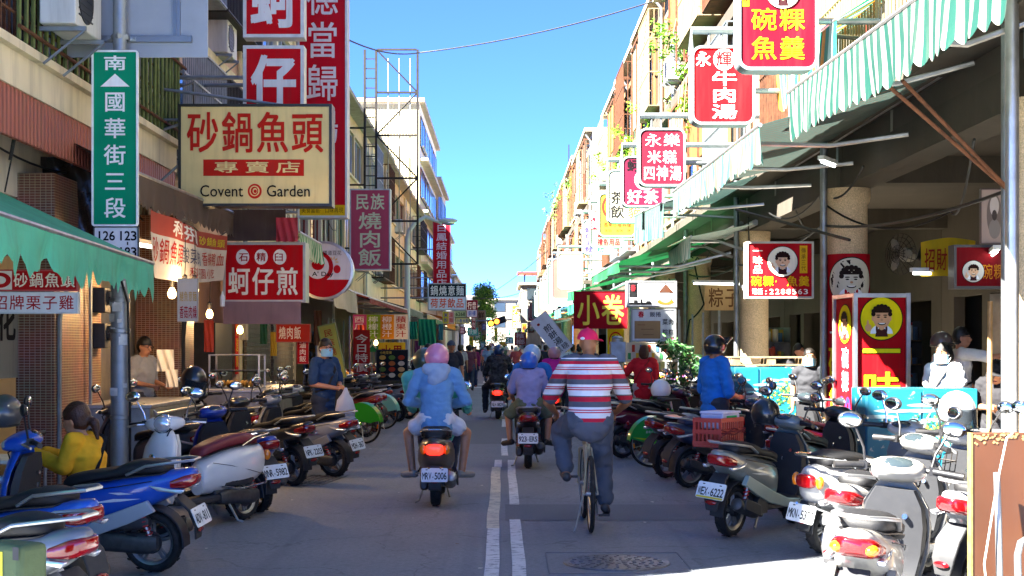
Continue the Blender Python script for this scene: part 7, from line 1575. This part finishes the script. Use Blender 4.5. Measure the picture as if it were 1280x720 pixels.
    if hair == 'long' : 
        m = MB(); m.capsule(H_((-.08, .0, -.06)), H_((-.11, .0, -.24)), .06, .03, flat=1.4, side=(1, 0, 0)); add('hair', m, hm, .012, 3, .006, 5)
    if face:
        m = MB()
        for s in (1, -1): m.sphere(H_((.083, s * .032, .022)), (.008, .013, .006), 10, 6, rot=hx)
        m.build('eye', mat('eye_dark', '#1a1310', .3), o)
        m = MB()
        for s in (1, -1): m.sphere(H_((.086, s * .033, .046)), (.008, .02, .005), 10, 6, rot=hx)
        m.build('eyebrow', M['hair'], o)
        if not mask: m = MB(); m.sphere(H_((.094, 0, -.056)), (.008, .024, .006), 10, 6, rot=hx); m.build('mouth', mat('lips', '#8a4a42', .5), o)
    if mask:
        m = MB(); rg = []
        for k in range(9):
            a = R(-78 + 156 * k / 8); rr = .098 + .014 * math.cos(a); rg.append([H_((rr * math.cos(a) - .002, rr * .82 * math.sin(a), z)) for z in (-.005 + .012 * math.cos(a), -.035, -.065, -.098)] + [H_((rr * math.cos(a) - .012, rr * .8 * math.sin(a), z)) for z in (-.098, -.005)])
        m.loft(rg); m.build('face_mask', M['mask'], o, ang=80)
        m = MB()
        for s in (1, -1): m.tube([H_((.02, s * .083, -.01)), H_((-.008, s * .09, .0))], .003, 4); m.tube([H_((.02, s * .083, -.08)), H_((-.008, s * .088, -.03))], .003, 4)
        m.build('mask_strap', M['white'], o)
    if glasses:
        m = MB()
        for s in (1, -1): m.lathe([(.024, -.003), (.027, 0), (.024, .003)], H_((.102, s * .034, .02)), hx @ V3((1, 0, 0)), 16, closed=True); m.tube([H_((.1, s * .06, .022)), H_((0, s * .082, .018))], .003, 4)
        m.tube([H_((.105, -.012, .022)), H_((.105, .012, .022))], .003, 4); m.build('glasses', M['black'], o)
    if helmet:
        col, kind = helmet[0], helmet[1]; hm_ = paint(col) if isinstance(col, str) else col; m = MB()
        if kind == 'half': m.sphere(H_((-.012, 0, .028)), (.135, .122, .128), 28, 16, rot=hx, a0=-18)
        else: m.sphere(H_((-.014, 0, .015)), (.14, .126, .138), 28, 16, rot=hx, a0=-42)
        e_ = m.build('helmet', hm_, o, ang=70)
        m = MB(); rr = 1.0
        a0 = R(-18 if kind == 'half' else -42); cz = .028 if kind == 'half' else .015; q = (.135, .122, .128) if kind == 'half' else (.14, .126, .138)
        m.tube([H_((-.012 + q[0] * 1.01 * math.cos(a0) * math.cos(t), q[1] * 1.01 * math.cos(a0) * math.sin(t), cz + q[2] * math.sin(a0))) for t in [k * math.pi / 14 for k in range(28)]], .008, 6, closed=True); m.build('helmet_rim', M['black'], e_)
        m = MB()
        for s in (1, -1): m.tube([H_((-.0, s * .1, -.02)), H_((.03, s * .075, -.085)), H_((.045, 0, -.12))], .006, 5, flat=.4)
        m.build('chin_strap', M['black'], e_)
        if kind == 'half': m = MB(); m.loft([[H_((.11 + dx, y, .03 - abs(y) * .1 + dz)) for y in (-.09, -.05, 0, .05, .09)] + [H_((.11 + dx, y, .022 - abs(y) * .1 + dz)) for y in (.09, .05, 0, -.05, -.09)] for dx, dz in ((0, 0), (.05, -.012))]); m.build('helmet_peak', M['black'], e_)
        if visor:
            m = MB(); rg = []; up = visor == 'up'
            for k in range(11):
                a = R(-75 + 15 * k); rg.append([H_((.145 * math.cos(a) - .01, .135 * math.sin(a), .03 + .0 * k)), H_((.2 * math.cos(a) + (.03 if up else -.03), .15 * math.sin(a), .115 if up else -.11)), H_((.197 * math.cos(a) + (.03 if up else -.03), .147 * math.sin(a), .115 if up else -.11)), H_((.142 * math.cos(a) - .01, .132 * math.sin(a), .03))])
            m.loft(rg); m.build('visor', mat('smoked_visor', '#7d858c', .05, trans=.9, ior=1.1), e_)
    if cap:
        m = MB(); m.sphere(H_((-.012, 0, .045)), (.108, .092, .095), 24, 12, rot=hx, a0=-5); m.loft([[H_((.075 + dx, y, .052 - abs(y) * .12 + dz)) for y in (-.075, -.04, 0, .04, .075)] + [H_((.075 + dx, y, .046 - abs(y) * .12 + dz)) for y in (.075, .04, 0, -.04, -.075)] for dx, dz in ((0, 0), (.05, .0), (.09, -.015))]); m.sphere(H_((-.012, 0, .14)), .01, 8, 6); m.build('cap', cloth(cap, .1), o)
        m = MB(); m.sphere(H_((-.122, 0, .048)), (.006, .022, .014), 10, 6, rot=hx); m.build('cap_buckle', M['white'], o)
    if hood:
        m = MB(); n_ = J['neck']; m.capsule(n_ + V3((-.085, -.085, -.0)), n_ + V3((-.085, .085, -.0)), .062, .062, flat=.8); m.capsule(n_ + V3((-.10, -.03, -.05)), n_ + V3((-.115, .03, -.12)), .07, .055, flat=1.3, side=(1, 0, 0)); m.capsule(n_ + V3((-.03, .09, .015)), n_ + V3((.06, .06, -.02)), .042, .03); m.capsule(n_ + V3((-.03, -.09, .015)), n_ + V3((.06, -.06, -.02)), .042, .03)
        add('hood', m, cloth(hood), .012, 6, .007, 2)
    if collar:
        m = MB(); n_ = J['neck']; d = (J['head'] - n_).normalized(); m.tube([n_ + V3((.075 * math.cos(t) - .01, .08 * math.sin(t), .0 + .015 * math.cos(t))) for t in [k * math.pi / 10 for k in range(20)]], .024, 8, closed=True, flat=.5, side=(0, 0, 1)); m.build('collar', cloth(collar), o, ang=80)
    if pack:
        m = MB(); c = J['chest'] + V3((-.19, 0, .03)); m.capsule(c - V3((0, 0, .13)), c + V3((0, 0, .12)), .13, .11, 14, flat=1.2, side=(1, 0, 0)); add('backpack', m, cloth(pack), .014, 5, .004, 2)
        m = MB()
        for s in (1, -1): y = s * .12; q = J['sh_l'].z; m.tube([J['chest'] + V3((-.12, y, .16)), V3((J['sh_l'].x, y, q + .075)), J['chest'] + V3((.135, y, .1)), J['chest'] + V3((.12, y * 1.25, -.14))], .022, 6, flat=.35, side=(1, 0, 0))
        m.build('backpack_strap', cloth('#26262a'), o)
    if strap:
        ch, pe = J['chest'], J['pelvis']; t = J['sh_l'].z; sg_ = strap[1]; m = MB()
        m.tube([pe + V3((-.1, -sg_ * .17, .08)), ch + V3((-.142, -sg_ * .05, -.02)), ch + V3((-.12, sg_ * .09, .15)), V3((J['sh_l'].x - .0, sg_ * .1, t + .085)), ch + V3((.14, sg_ * .05, .06)), pe + V3((.14, -sg_ * .1, .12)), pe + V3((.02, -sg_ * .195, .08))], .016, 6, flat=.3, side=(1, 0, 0), closed=False); m.build('shoulder_strap', cloth(strap[0]), o)
    return o
def striped(name, bands, z0, z1):
    m = cloth('#777777'); m = m.copy(); m.name = name; n, l = m.node_tree.nodes, m.node_tree.links
    tc = n.new('ShaderNodeTexCoord'); sx = n.new('ShaderNodeSeparateXYZ'); l.new(tc.outputs['Object'], sx.inputs[0]); mr = n.new('ShaderNodeMapRange'); mr.inputs[1].default_value = z0; mr.inputs[2].default_value = z1; l.new(sx.outputs[2], mr.inputs[0])
    cr = n.new('ShaderNodeValToRGB'); cr.color_ramp.interpolation = 'CONSTANT'; el = cr.color_ramp.elements; el[0].position = 0; el[0].color = (*hexc(bands[0][1]), 1); el[1].position = bands[1][0]; el[1].color = (*hexc(bands[1][1]), 1)
    for p, c in bands[2:]: e_ = el.new(p); e_.color = (*hexc(c), 1)
    l.new(mr.outputs[0], cr.inputs[0]); l.new(cr.outputs[0], n['Principled BSDF'].inputs['Base Color']); return m
UP = R(90)
# the cyclist
J = ride_pose(seat=.90, lean=.075, px=.14, hands=((.84, .27, 1.0), (.84, -.27, 1.0)), knees=((.52, .24, .86), (.44, -.13, .56)), feet=((.33, .20, .50), (.35, -.15, .215)), k=1.05)
J['el_l'] = V3((.52, .36, 1.12)); J['el_r'] = V3((.52, -.36, 1.12)); J['toe_l'] = V3((1, .1, .12)); J['toe_r'] = V3((1, -.15, -.2))
dk, rd, wt = '#5a5c66', '#c41a38', '#e6e6ea'
bands = []; pat = [(.0, dk), (.05, rd), (.10, wt), (.17, rd), (.185, wt), (.20, rd), (.215, wt), (.25, dk), (.32, rd), (.38, dk), (.395, wt), (.47, rd), (.485, wt), (.50, rd), (.515, wt), (.55, dk), (.62, rd), (.68, wt), (.74, rd), (.755, wt), (.77, rd), (.785, wt), (.82, rd), (.86, dk), (.89, wt), (.905, dk)]
person('elderly man in a striped polo and pink cap riding the cream bicycle', J, (.76, 12.35, 0), UP, sleeve=-.85, bottom='#525762', legs=.86, shoes='#3a3a3c', hair=None, cap='#e0205c', skin=M['skin2'], topmat=striped('striped_polo', [(p, c) for p, c in pat], .93, 1.58), build=1.14, vox=.0095, look=R(-28), belly=.02, untuck=.03, collar='#3f4148', glasses=True)
# couple on the bronze scooter
s0 = s_vespa.location
J = ride_pose(seat=.755, px=-.10, k=.98)
for k in ('chest', 'neck', 'head', 'sh_l', 'sh_r'): J[k].y += .08 if k == 'chest' else .15
person('driver in mint and dark clothes with an olive green helmet on the bronze scooter', J, (s0.x, s0.y, 0), UP, top='#5fb8a8', sleeve=.9, bottom='#27304a', shoes='#2a2a2c', hair='short', helmet=('#46503a', 'open'), visor=True)
J = ride_pose(seat=.80, px=-.46, lean=.03, hands=((-.12, .13, 1.02), (-.12, -.13, 1.02)), knees=((-.30, .30, .73), (-.30, -.30, .73)), feet=((-.33, .255, .345), (-.33, -.255, .345)), k=.98)
J['el_l'] = V3((-.38, .30, 1.06)); J['el_r'] = V3((-.38, -.30, 1.06)); J['toe_l'] = V3((.8, .6, -.05)); J['toe_r'] = V3((.8, -.6, -.05))
person('passenger in a pale denim jacket and white shorts wearing a pink helmet', J, (s0.x, s0.y, 0), UP, top='#6f9cc4', sleeve=.95, bottom='#d9d9dd', legs=-.55, shoes='#8a8a86', hair='long', hcol=M['hair_brown'], helmet=('#d987a8', 'open'), hood='#9fb0c4', vox=.0095, build=.98, untuck=.07)
# boy and driver
s0 = s_kid.location
J = ride_pose(seat=.775, px=-.42, lean=.02, hands=((-.1, .2, .9), (-.1, -.2, .9)), knees=((-.26, .27, .70), (-.26, -.27, .70)), feet=((-.3, .25, .37), (-.3, -.25, .37)), k=.86); J['toe_l'] = V3((.8, .5, -.1)); J['toe_r'] = V3((.8, -.5, -.1))
kid = person('boy in a lavender shirt and green shorts with a bright blue helmet, riding pillion', J, (s0.x, s0.y, 0), UP, top='#8f93c0', sleeve=-.8, bottom='#5f6a52', legs=-.85, shoes='#2a2522', hair='short', helmet=('#1f62c4', 'open'), vox=.0095, build=.98, untuck=.08)
person('scooter driver in a blue shirt and pale blue helmet, in front of the boy', ride_pose(seat=.755, px=-.06, k=1.05), (s0.x + .05, s0.y, 0), UP, top='#1f6ab4', sleeve=-.8, bottom='#2c2f38', shoes='#222', hair=None, helmet=('#8fb8d8', 'open'), visor=True, strap=('#16161a', 1), build=1.08, vox=.012)
# camouflage rider and those beyond
s0 = s_camo.location
camo = mat('camo_cloth', '#2c2d30', .9, var=.9, vscale=14, bump=.25, bscale=22, dirt=.7, dcol=(.1, .1, .1), dscale=7)
J = ride_pose(seat=.77, px=-.2, k=1.05, feet=((.0, .3, .2), (.1, -.14, .335)), knees=((.12, .3, .68), (.16, -.22, .74)))
person('rider in a grey camouflage shirt and dark blue helmet on the black scooter', J, (s0.x, s0.y, 0), UP, topmat=camo, sleeve=.5, bottom='#22252c', shoes='#2a2a2c', hair=None, helmet=('#24466a', 'open'), build=1.14, vox=.013, hands=False)
person('rider in black with a pale grey helmet beyond the boy', ride_pose(seat=.77, px=-.2, k=1.05), (.75, 35.5 + .6, 0), UP, top='#1f2a2e', sleeve=-.8, bottom='#22252c', shoes='#2a2a2c', hair=None, helmet=('#b5b3a8', 'half'), build=1.1, vox=.014, hands=False)
person('rider in a magenta shirt with a pinkish helmet, half hidden by the striped cyclist', ride_pose(seat=.77, px=-.2, k=.98), (1.0, 27.3 + .6, 0), UP, top='#c01a88', sleeve=.6, bottom='#2c2f38', shoes='#2a2a2c', hair=None, helmet=('#b58a94', 'open'), build=1.1, vox=.013, hands=False)
# left pedestrians
J = stand_pose(1.70); J['wr_l'] = V3((.26, .02, 1.10)); J['el_l'] = V3((.02, .24, 1.13)); J['wr_r'] = V3((.28, -.06, 1.08)); J['el_r'] = V3((.03, -.25, 1.13)); J['an_r'] = V3((.16, -.12, .08)); J['kn_r'] = V3((.12, -.11, .5))
hand_man = person('man in a navy shirt and pale blue face mask standing among the parked scooters', J, (-2.33, 18.6, 0), R(-38), top='#1f3a5c', sleeve=-.85, bottom='#2b3240', legs=1, shoes='#7a5a40', hair='short', mask=True, glasses=True, strap=('#1a1a1c', 1), build=1.06, vox=.0095, look=R(-15), skin=M['skin'], untuck=.2)
p = hand_man.matrix_world if False else None
def on_person(o, pt): 
    a = o.rotation_euler[2]; return V3((o.location.x + pt[0] * math.cos(a) - pt[1] * math.sin(a), o.location.y + pt[0] * math.sin(a) + pt[1] * math.cos(a), o.location.z + pt[2]))
m = MB(); m.capsule((0, 0, -.15), (0, 0, .08), .11, .09, 14, flat=.45, side=(0, 1, 0)); m.tube([(0, -.05, .1), (0, -.03, .2), (0, .03, .2), (0, .05, .1)], .008, 5)
b_ = tag(m.build('shoulder_bag', cloth('#26282c'), None, ang=70), 'black bag held by the masked man', 'bag'); b_.location = on_person(hand_man, (.30, -.02, .92)); b_.rotation_euler = (0, 0, R(40))
m = MB(); rg = [[(rr * math.cos(a) * (1 + .12 * math.sin(3 * a + z * 9)), rr * .6 * math.sin(a) * (1 + .15 * math.sin(2 * a + z * 11)), z) for a in [k * math.pi / 9 for k in range(18)]] for z, rr in ((-.34, .03), (-.32, .11), (-.22, .135), (-.1, .11), (-.02, .05), (.06, .015))]; m.loft(rg)
b_ = tag(m.build('plastic_bag', mat('thin_white_plastic', '#dfe3ea', .35, transl=.4, bump=.6, bscale=14), None, ang=80), 'white plastic carrier bag hanging from the masked man hand', 'bag'); b_.location = on_person(hand_man, (.40, -.02, 1.03)); b_.rotation_euler = (0, 0, R(30))
J = stand_pose(1.62); J['wr_l'] = V3((.36, .1, .98)); J['el_l'] = V3((.1, .22, 1.02)); J['wr_r'] = V3((.38, -.04, .96)); J['el_r'] = V3((.1, -.22, 1.02)); J['chest'] += V3((.03, 0, 0)); J['neck'] += V3((.07, 0, -.02)); J['head'] += V3((.1, 0, -.03)); J['sh_l'] += V3((.05, 0, -.01)); J['sh_r'] += V3((.05, 0, -.01))
for k in J: J[k] = J[k] - V3((0, 0, .44)) if k not in ('an_l', 'an_r', 'kn_l', 'kn_r') else J[k]
for s, y in (('l', 1), ('r', -1)): J['kn_' + s] += V3((.38, y * .05, -.02)); J['an_' + s] += V3((.34, y * .03, 0)); J['wr_' + s].z = .80; J['wr_' + s].x = .42; J['el_' + s].z = .70
person('woman in a yellow jacket with brown ponytail sitting at the stall near the pole', J, (gx(112, 11.0), 11.0, 0), R(168), top='#f2b01c', sleeve=.92, bottom='#2a2c34', shoes='#2a2a2a', hair='tail', hcol=M['hair_brown'], tilt=R(14), vox=.0095, strap=('#141416', -1), build=1.04, untuck=.16)
J = stand_pose(1.66); J['wr_l'] = V3((.25, .12, 1.05)); J['wr_r'] = V3((.25, -.12, 1.05))
person('man with glasses in a grey shirt bending over the stall behind the sign pole', J, (gx(179, 18.5), 18.5, .06), R(-25), top='#8e8f94', sleeve=-.9, bottom='#3a3a40', hair='short', glasses=True, tilt=R(12), vox=.012)
J = stand_pose(1.68); J['wr_r'] = V3((.2, -.15, 1.05)); J['head'] += V3((.02, 0, -.01))
person('shopper in a bright blue shirt looking at the left stalls', J, (gx(537, 38), 38, 0), R(200), top='#1f8ac0', sleeve=-.9, bottom='#2c2f38', hair='short', tilt=R(12), vox=.014, hands=False)
person('man in a dark shirt and grey cap behind the pink helmet', stand_pose(1.73), (gx(564, 31), 31, 0), R(-80), top='#2a2d36', bottom='#33363e', hair='short', cap='#4a5260', vox=.013, hands=False)
person('person with dark red hair by the far left stalls', stand_pose(1.6), (gx(549, 36.5), 36.5, 0), R(150), top='#3a2c30', bottom='#33363e', hair='bob', hcol=M['hair_brown'], vox=.014, hands=False)
J = stand_pose(1.60); J['kn_l'] += V3((.1, 0, 0)); J['an_l'] += V3((.12, 0, 0)); J['an_r'] += V3((-.14, 0, .03)); J['wr_r'] = V3((.16, -.2, .98))
person('woman in a maroon top and grey cardigan walking along the left of the street', J, (gx(592, 57), 57, 0), R(-95), top='#7a2050', sleeve=.9, bottom='#1f2a48', hair='short', shoes='#8a4a3a', vox=.014, hands=False, strap=('#4a1f38', 1))
# right pedestrians
J = stand_pose(1.72); J['wr_l'] = V3((.05, .25, .88)); J['an_l'] += V3((.15, 0, 0)); J['an_r'] += V3((-.15, 0, .03)); J['kn_l'] += V3((.1, 0, 0))
person('young man in a white shirt and cap with a dark backpack walking towards the viewer', J, (gx(704, 34), 34, 0), R(-90), top='#e0e2e4', bottom='#3a3d46', hair='short', cap='#3a3f48', pack='#2a2c34', vox=.013, hands=False)
J = stand_pose(1.62); J['wr_l'] = V3((.12, .3, .98)); J['el_l'] = V3((-.06, .33, 1.12)); J['wr_r'] = V3((.05, -.27, .86))
person('person in a red shirt and grey trousers seen from behind, near the potted tree', J, (gx(805, 25.6), 25.6, 0), R(80), top='#c0182a', sleeve=-.9, bottom='#a9a9b4', hair='bob', hcol=M['hair_brown'], face=False, strap=('#2a1416', -1), vox=.011, build=1.12, untuck=.14)
J = stand_pose(1.73); J['wr_l'] = V3((.26, .16, 1.0)); J['el_l'] = V3((.03, .27, 1.08)); J['wr_r'] = V3((.28, -.1, 1.02)); J['el_r'] = V3((.02, -.26, 1.06))
person('man in a blue shirt with a black open helmet, smoked visor raised', J, (gx(893, 16.9), 16.9, 0), R(28), top='#1a74c8', sleeve=-.95, bottom='#33363e', hair='short', helmet=('#1b1b1e', 'open'), visor='up', vox=.0095, build=1.1, untuck=.2)
# shop people under the arcade
J = stand_pose(1.70); J['wr_r'] = V3((.55, -.3, 1.40)); J['el_r'] = V3((.3, -.33, 1.36)); J['wr_l'] = V3((.2, .2, 1.0))
person('young man with glasses in a white shirt and sling bag reaching out in the shop', J, (gx(1200, 17.0), 17.0, .13), R(-8), top='#d9d6d0', sleeve=-.85, bottom='#33363e', hair='short', glasses=True, strap=('#1f1c1c', 1), vox=.011, look=R(-10))
person('person in a white shirt with a brown half helmet beside the reaching young man', stand_pose(1.62), (gx(1176, 16.6), 16.6, .13), R(-30), top='#d4d0c8', bottom='#33363e', hair='short', helmet=('#5a4a42', 'half'), vox=.012, look=R(-20))
J = stand_pose(1.50)
person('dark haired woman with a pale mask and dark apron straps behind the turquoise cabinet', J, (gx(1180, 15.7), 15.7, .13), R(-130), top='#d9d7d6', bottom='#33363e', hair='bob', mask=True, vox=.011, look=R(-15), strap=('#1f1f22', 1))
J = stand_pose(1.50); J['head'] += V3((.05, 0, -.05)); J['wr_l'] = V3((.25, .05, 1.0)); J['wr_r'] = V3((.25, -.05, 1.0))
person('shop worker in black with a black cap bending over by the bamboo pole', J, (gx(1247, 14.6), 14.6, .0), R(-120), top='#1c1b1f', sleeve=-.9, bottom='#26262a', hair='short', cap='#17171a', vox=.011, tilt=R(20))
person('person with a green mask standing by the red column banner', stand_pose(1.56), (gx(1012, 19.3), 19.3, .0), R(-100), top='#26272c', bottom='#26262a', hair='short', mask=True, vox=.012)
person('dark figure seated in the gloom behind the speckled column', stand_pose(1.5), (gx(998, 23), 23, .13), R(-60), top='#1f1e22', bottom='#26262a', hair='short', vox=.014, hands=False)
# far crowd: a few shared builds walking or riding
walk = stand_pose(1.66); walk['an_l'] += V3((.16, 0, 0)); walk['an_r'] += V3((-.16, 0, .03)); walk['kn_l'] += V3((.12, 0, 0))
proto = person('pedestrian in a pale pink top far down the street', walk, (gx(607, 75), 75, 0), R(-90), top='#c98aa0', bottom='#3a4456', hair='short', mask=True, vox=.018, hands=False, group='people far down the street')
crowd = [(613, 86, '#5a86b0', 'pale blue'), (600, 92, '#2c2e36', 'black'), (619, 98, '#d4d4d0', 'white'), (630, 84, '#3f6a8a', 'steel blue'), (584, 68, '#b08a3a', 'mustard'), (577, 60, '#4a4a52', 'dark grey'), (648, 92, '#8a3a3a', 'brick red'), (656, 80, '#c9c4b4', 'cream'), (664, 70, '#3a5a4a', 'dark green'), (674, 62, '#a04a6a', 'rose'), (682, 54, '#22242c', 'charcoal'), (716, 44, '#b5a48a', 'beige'), (724, 40, '#4a5a7a', 'slate blue'), (595, 104, '#70503a', 'brown'), (625, 112, '#7a8a9a', 'grey blue')]
crowd += [(668, 48, '#2a2c34', 'jet black'), (575, 47, '#b8b4ac', 'pale stone'), (587, 52, '#6a3a4a', 'plum'), (640, 75, '#d8c8b0', 'sand'), (610, 64, '#7a9ab8', 'sky blue'), (733, 36, '#7a2a30', 'dark red')]
for px, D, c, nm in crowd:
    q = copy_tree(proto, swap={'shirt': cloth(c)}); q.location = (gx(px, D), D, 0); q.rotation_euler = (0, 0, R(90 if (px * 7) % 3 else -90)); tag(q, 'pedestrian in a %s top in the crowd down the street' % nm, 'person', 'people far down the street')
J = ride_pose(seat=.77, px=-.2); rp = person('rider in navy on the first scooter of the far traffic', J, (-.2, 52.6, 0), UP, top='#2a3450', sleeve=.9, bottom='#2a2c34', hair=None, helmet=('#c9c9c6', 'open'), vox=.018, hands=False, group='riders far down the street')
far_sc = [(-.2, 52, None, ''), (.9, 47, '#3a3a40', 'charcoal'), (.6, 64, '#b04a4a', 'red'), (-.5, 70, '#8fb4c8', 'pale blue'), (1.3, 58, '#d0ccc4', 'white'), (.2, 80, '#4a6a4a', 'green'), (1.6, 73, '#3a4a7a', 'blue')]
for k, (x, y, c, nm) in enumerate(far_sc):
    q = copy_tree(s_camo); place(q, x, y, (0, 1), 'small dark scooter in the far traffic under the %s rider' % (nm or 'navy'), GM)
    if c: r_ = copy_tree(rp, swap={'shirt': cloth(c)}); r_.location = (x, y + .6, 0); tag(r_, 'rider in a %s top on a scooter in the far traffic' % nm, 'person', 'riders far down the street')
# ------------------------------------------------------------------ small things on the scooters
def loose_helmet(lab, p, col, rz=0, visor=False, tilt=0, logo=None):
    o = empty('helmet', p, rz, lab, 'helmet'); o.rotation_euler = (0, tilt, rz); m = MB(); m.sphere((0, 0, .0), (.14, .126, .14), 28, 16, a0=-40); m.build('shell', paint(col), o, ang=70)
    m = MB(); q = math.cos(R(40)); m.tube([(.142 * q * math.cos(t), .128 * q * math.sin(t), -.14 * math.sin(R(40))) for t in [k * math.pi / 14 for k in range(28)]], .009, 6, closed=True); m.build('rim', M['black'], o)
    if visor:
        m = MB(); rg = []
        for k in range(11): a = R(-75 + 15 * k); rg.append([(.148 * math.cos(a), .134 * math.sin(a), .03), (.165 * math.cos(a) + .01, .145 * math.sin(a), -.11), (.162 * math.cos(a) + .01, .142 * math.sin(a), -.11), (.145 * math.cos(a), .131 * math.sin(a), .03)])
        m.loft(rg); m.build('visor', mat('smoked_visor2', '#59626a', .05, trans=.8, ior=1.1), o)
    return o
loose_helmet('white helmet with a dark visor resting on a scooter by the turquoise cabinet', at(1196, 512, 10.6), '#e6e2de', R(-60), True, R(10))
loose_helmet('black helmet hung on the mirror of the dark blue scooter', at(242, 474, 14.7), '#141416', R(-40), True, R(25))
loose_helmet('white helmet with a green rim on the white and red scooter seat', at(826, 487, 19.4), '#dfe2dc', R(-30))
loose_helmet('dark grey helmet at the far lower left edge', at(6, 516, 10.7), '#4a4b4c', R(-100), False, R(5))
loose_helmet('round black helmet beside the red plastic crate', at(957, 517, 12.9), '#202224', R(120))
# red crate with a lidded box
c = at(899, 531, 12.35); t = empty('plastic_crate', (c.x, 12.4, .765), R(52), 'red plastic crate tied on the seat of the grey green scooter', 'crate'); m = MB(); a, b_, h = .2, .14, .24
for z in (0, .1, .2): 
    zz = z + .02; m.bx(-a, a, -b_, -b_ + .012, zz - .018, zz + .018); m.bx(-a, a, b_ - .012, b_, zz - .018, zz + .018); m.bx(-a, -a + .012, -b_ + .012, b_ - .012, zz - .018, zz + .018); m.bx(a - .012, a, -b_ + .012, b_ - .012, zz - .018, zz + .018)
for k in range(11):
    x = -a + .012 + k * (2 * a - .024) / 10
    for y in (-b_ + .006, b_ - .006): m.bx(x - .008, x + .008, y - .005, y + .005, .0, .235)
for k in range(7):
    y = -b_ + .02 + k * (2 * b_ - .04) / 6
    for x in (-a + .006, a - .006): m.bx(x - .005, x + .005, y - .007, y + .007, .0, .235)
m.bx(-a, a, -b_, b_, -.012, -.001); m.build('basket', plastic('#a8392e', .5), t)
m = MB()
for k in range(3): m.tube([(-a - .01, -b_ - .01, .08 + .03 * k), (0, -b_ - .016, .15 - .03 * k), (a + .01, -b_ - .01, .1 + .02 * k), (a + .02, b_ + .01, .12)], .006, 5)
m.build('cord', mat('maroon_cord', '#6a1420', .8), t)
t = empty('plastic_box', (c.x + .02, 12.42, .765 + .243), R(52), 'small white plastic box with green print lying on the red crate', 'box'); m = MB(); m.bx(-.15, .15, -.11, .11, -.1, .03); m.build('tub', mat('milky_plastic', '#c9c6dc', .3, trans=.2), t, bevel=.012)
m = MB(); m.bx(-.158, .158, -.118, .118, .0305, .05); m.build('lid', plastic('#cfcbe2', .3), t, bevel=.006)
m = MB(); m.quad((-.09, -.113, -.02), (.09, -.113, -.02), (.09, -.113, .012), (-.09, -.113, .012)); m.build('print', vinyl('#2f9a5a'), t)
# canvas bag with a yellow stripe
t = empty('canvas_bag', (gx(22, 6.1), 6.1, .56), R(-28), 'olive green canvas bag with a bright yellow stripe at the lower left corner', 'bag'); m = MB(); m.bx(-.16, .1, -.08, .08, -.1, .22); m.build('pouch', cloth('#5a6844', .4), t, bevel=.025)
m = MB(); m.quad((-.06, -.0835, -.08), (.0, -.0835, -.08), (.0, -.0835, .19), (-.06, -.0835, .19)); m.build('reflective_stripe', mat('yellow_stripe', '#e0d81a', .4), t)
m = MB(); m.quad((.06, -.084, .16), (.095, -.084, .16), (.095, -.084, .215), (.06, -.084, .215)); m.build('buckle', M['dark'], t)
t = empty('baseball_cap', at(1000, 500, 19.1), R(-90), 'grey cap hung on the side of the peeling turquoise cabinet', 'cap'); m = MB(); m.sphere((0, 0, 0), (.1, .1, .09), 18, 10, a0=-5); m.build('crown', cloth('#6a6a6c'), t); m = MB(); m.sphere((.1, 0, -.01), (.09, .075, .012), 14, 8); m.build('peak', cloth('#5a5a5c'), t)
for lab, p, c_ in (('red sauce bottle by the brown board', Vector((5.0, 14.6, .782)), '#b0241c'), ('clear water bottle hanging at the end of the brown awning', at(278, 383, 19.3), '#cfd8dc')):
    m = MB(); m.lathe([(.001, 0), (.035, 0), (.035, .13), (.015, .17), (.012, .2), (.001, .21)], seg=16); o = tag(m.build('bottle', plastic(c_, .2), None), lab, 'bottle'); o.location = p

rnd = random.Random(77); m = MB()
for k in range(150):
    x = rnd.choice((-1, 1)) * abs(rnd.gauss(1.9, 1.1)); y = rnd.uniform(9, 34); q = rnd.uniform(.006, .022); a = rnd.uniform(0, 6)
    m.add([(x + q * rnd.uniform(.5, 1.4) * math.cos(a + t * 1.2), y + q * rnd.uniform(.5, 1.4) * math.sin(a + t * 1.2), .012 + rnd.uniform(0, .006)) for t in range(5)], [(0, 1, 2, 3, 4)], rnd.randrange(3))
tag(m.build('litter', [mat('paper_scrap', '#c9c6bc', .8), mat('dry_leaf', '#6a4f2c', .8), mat('dark_scrap', '#3a3833', .8)], None, recalc=False), 'scraps of paper and dry leaves scattered over the asphalt', 'litter', kind='stuff')
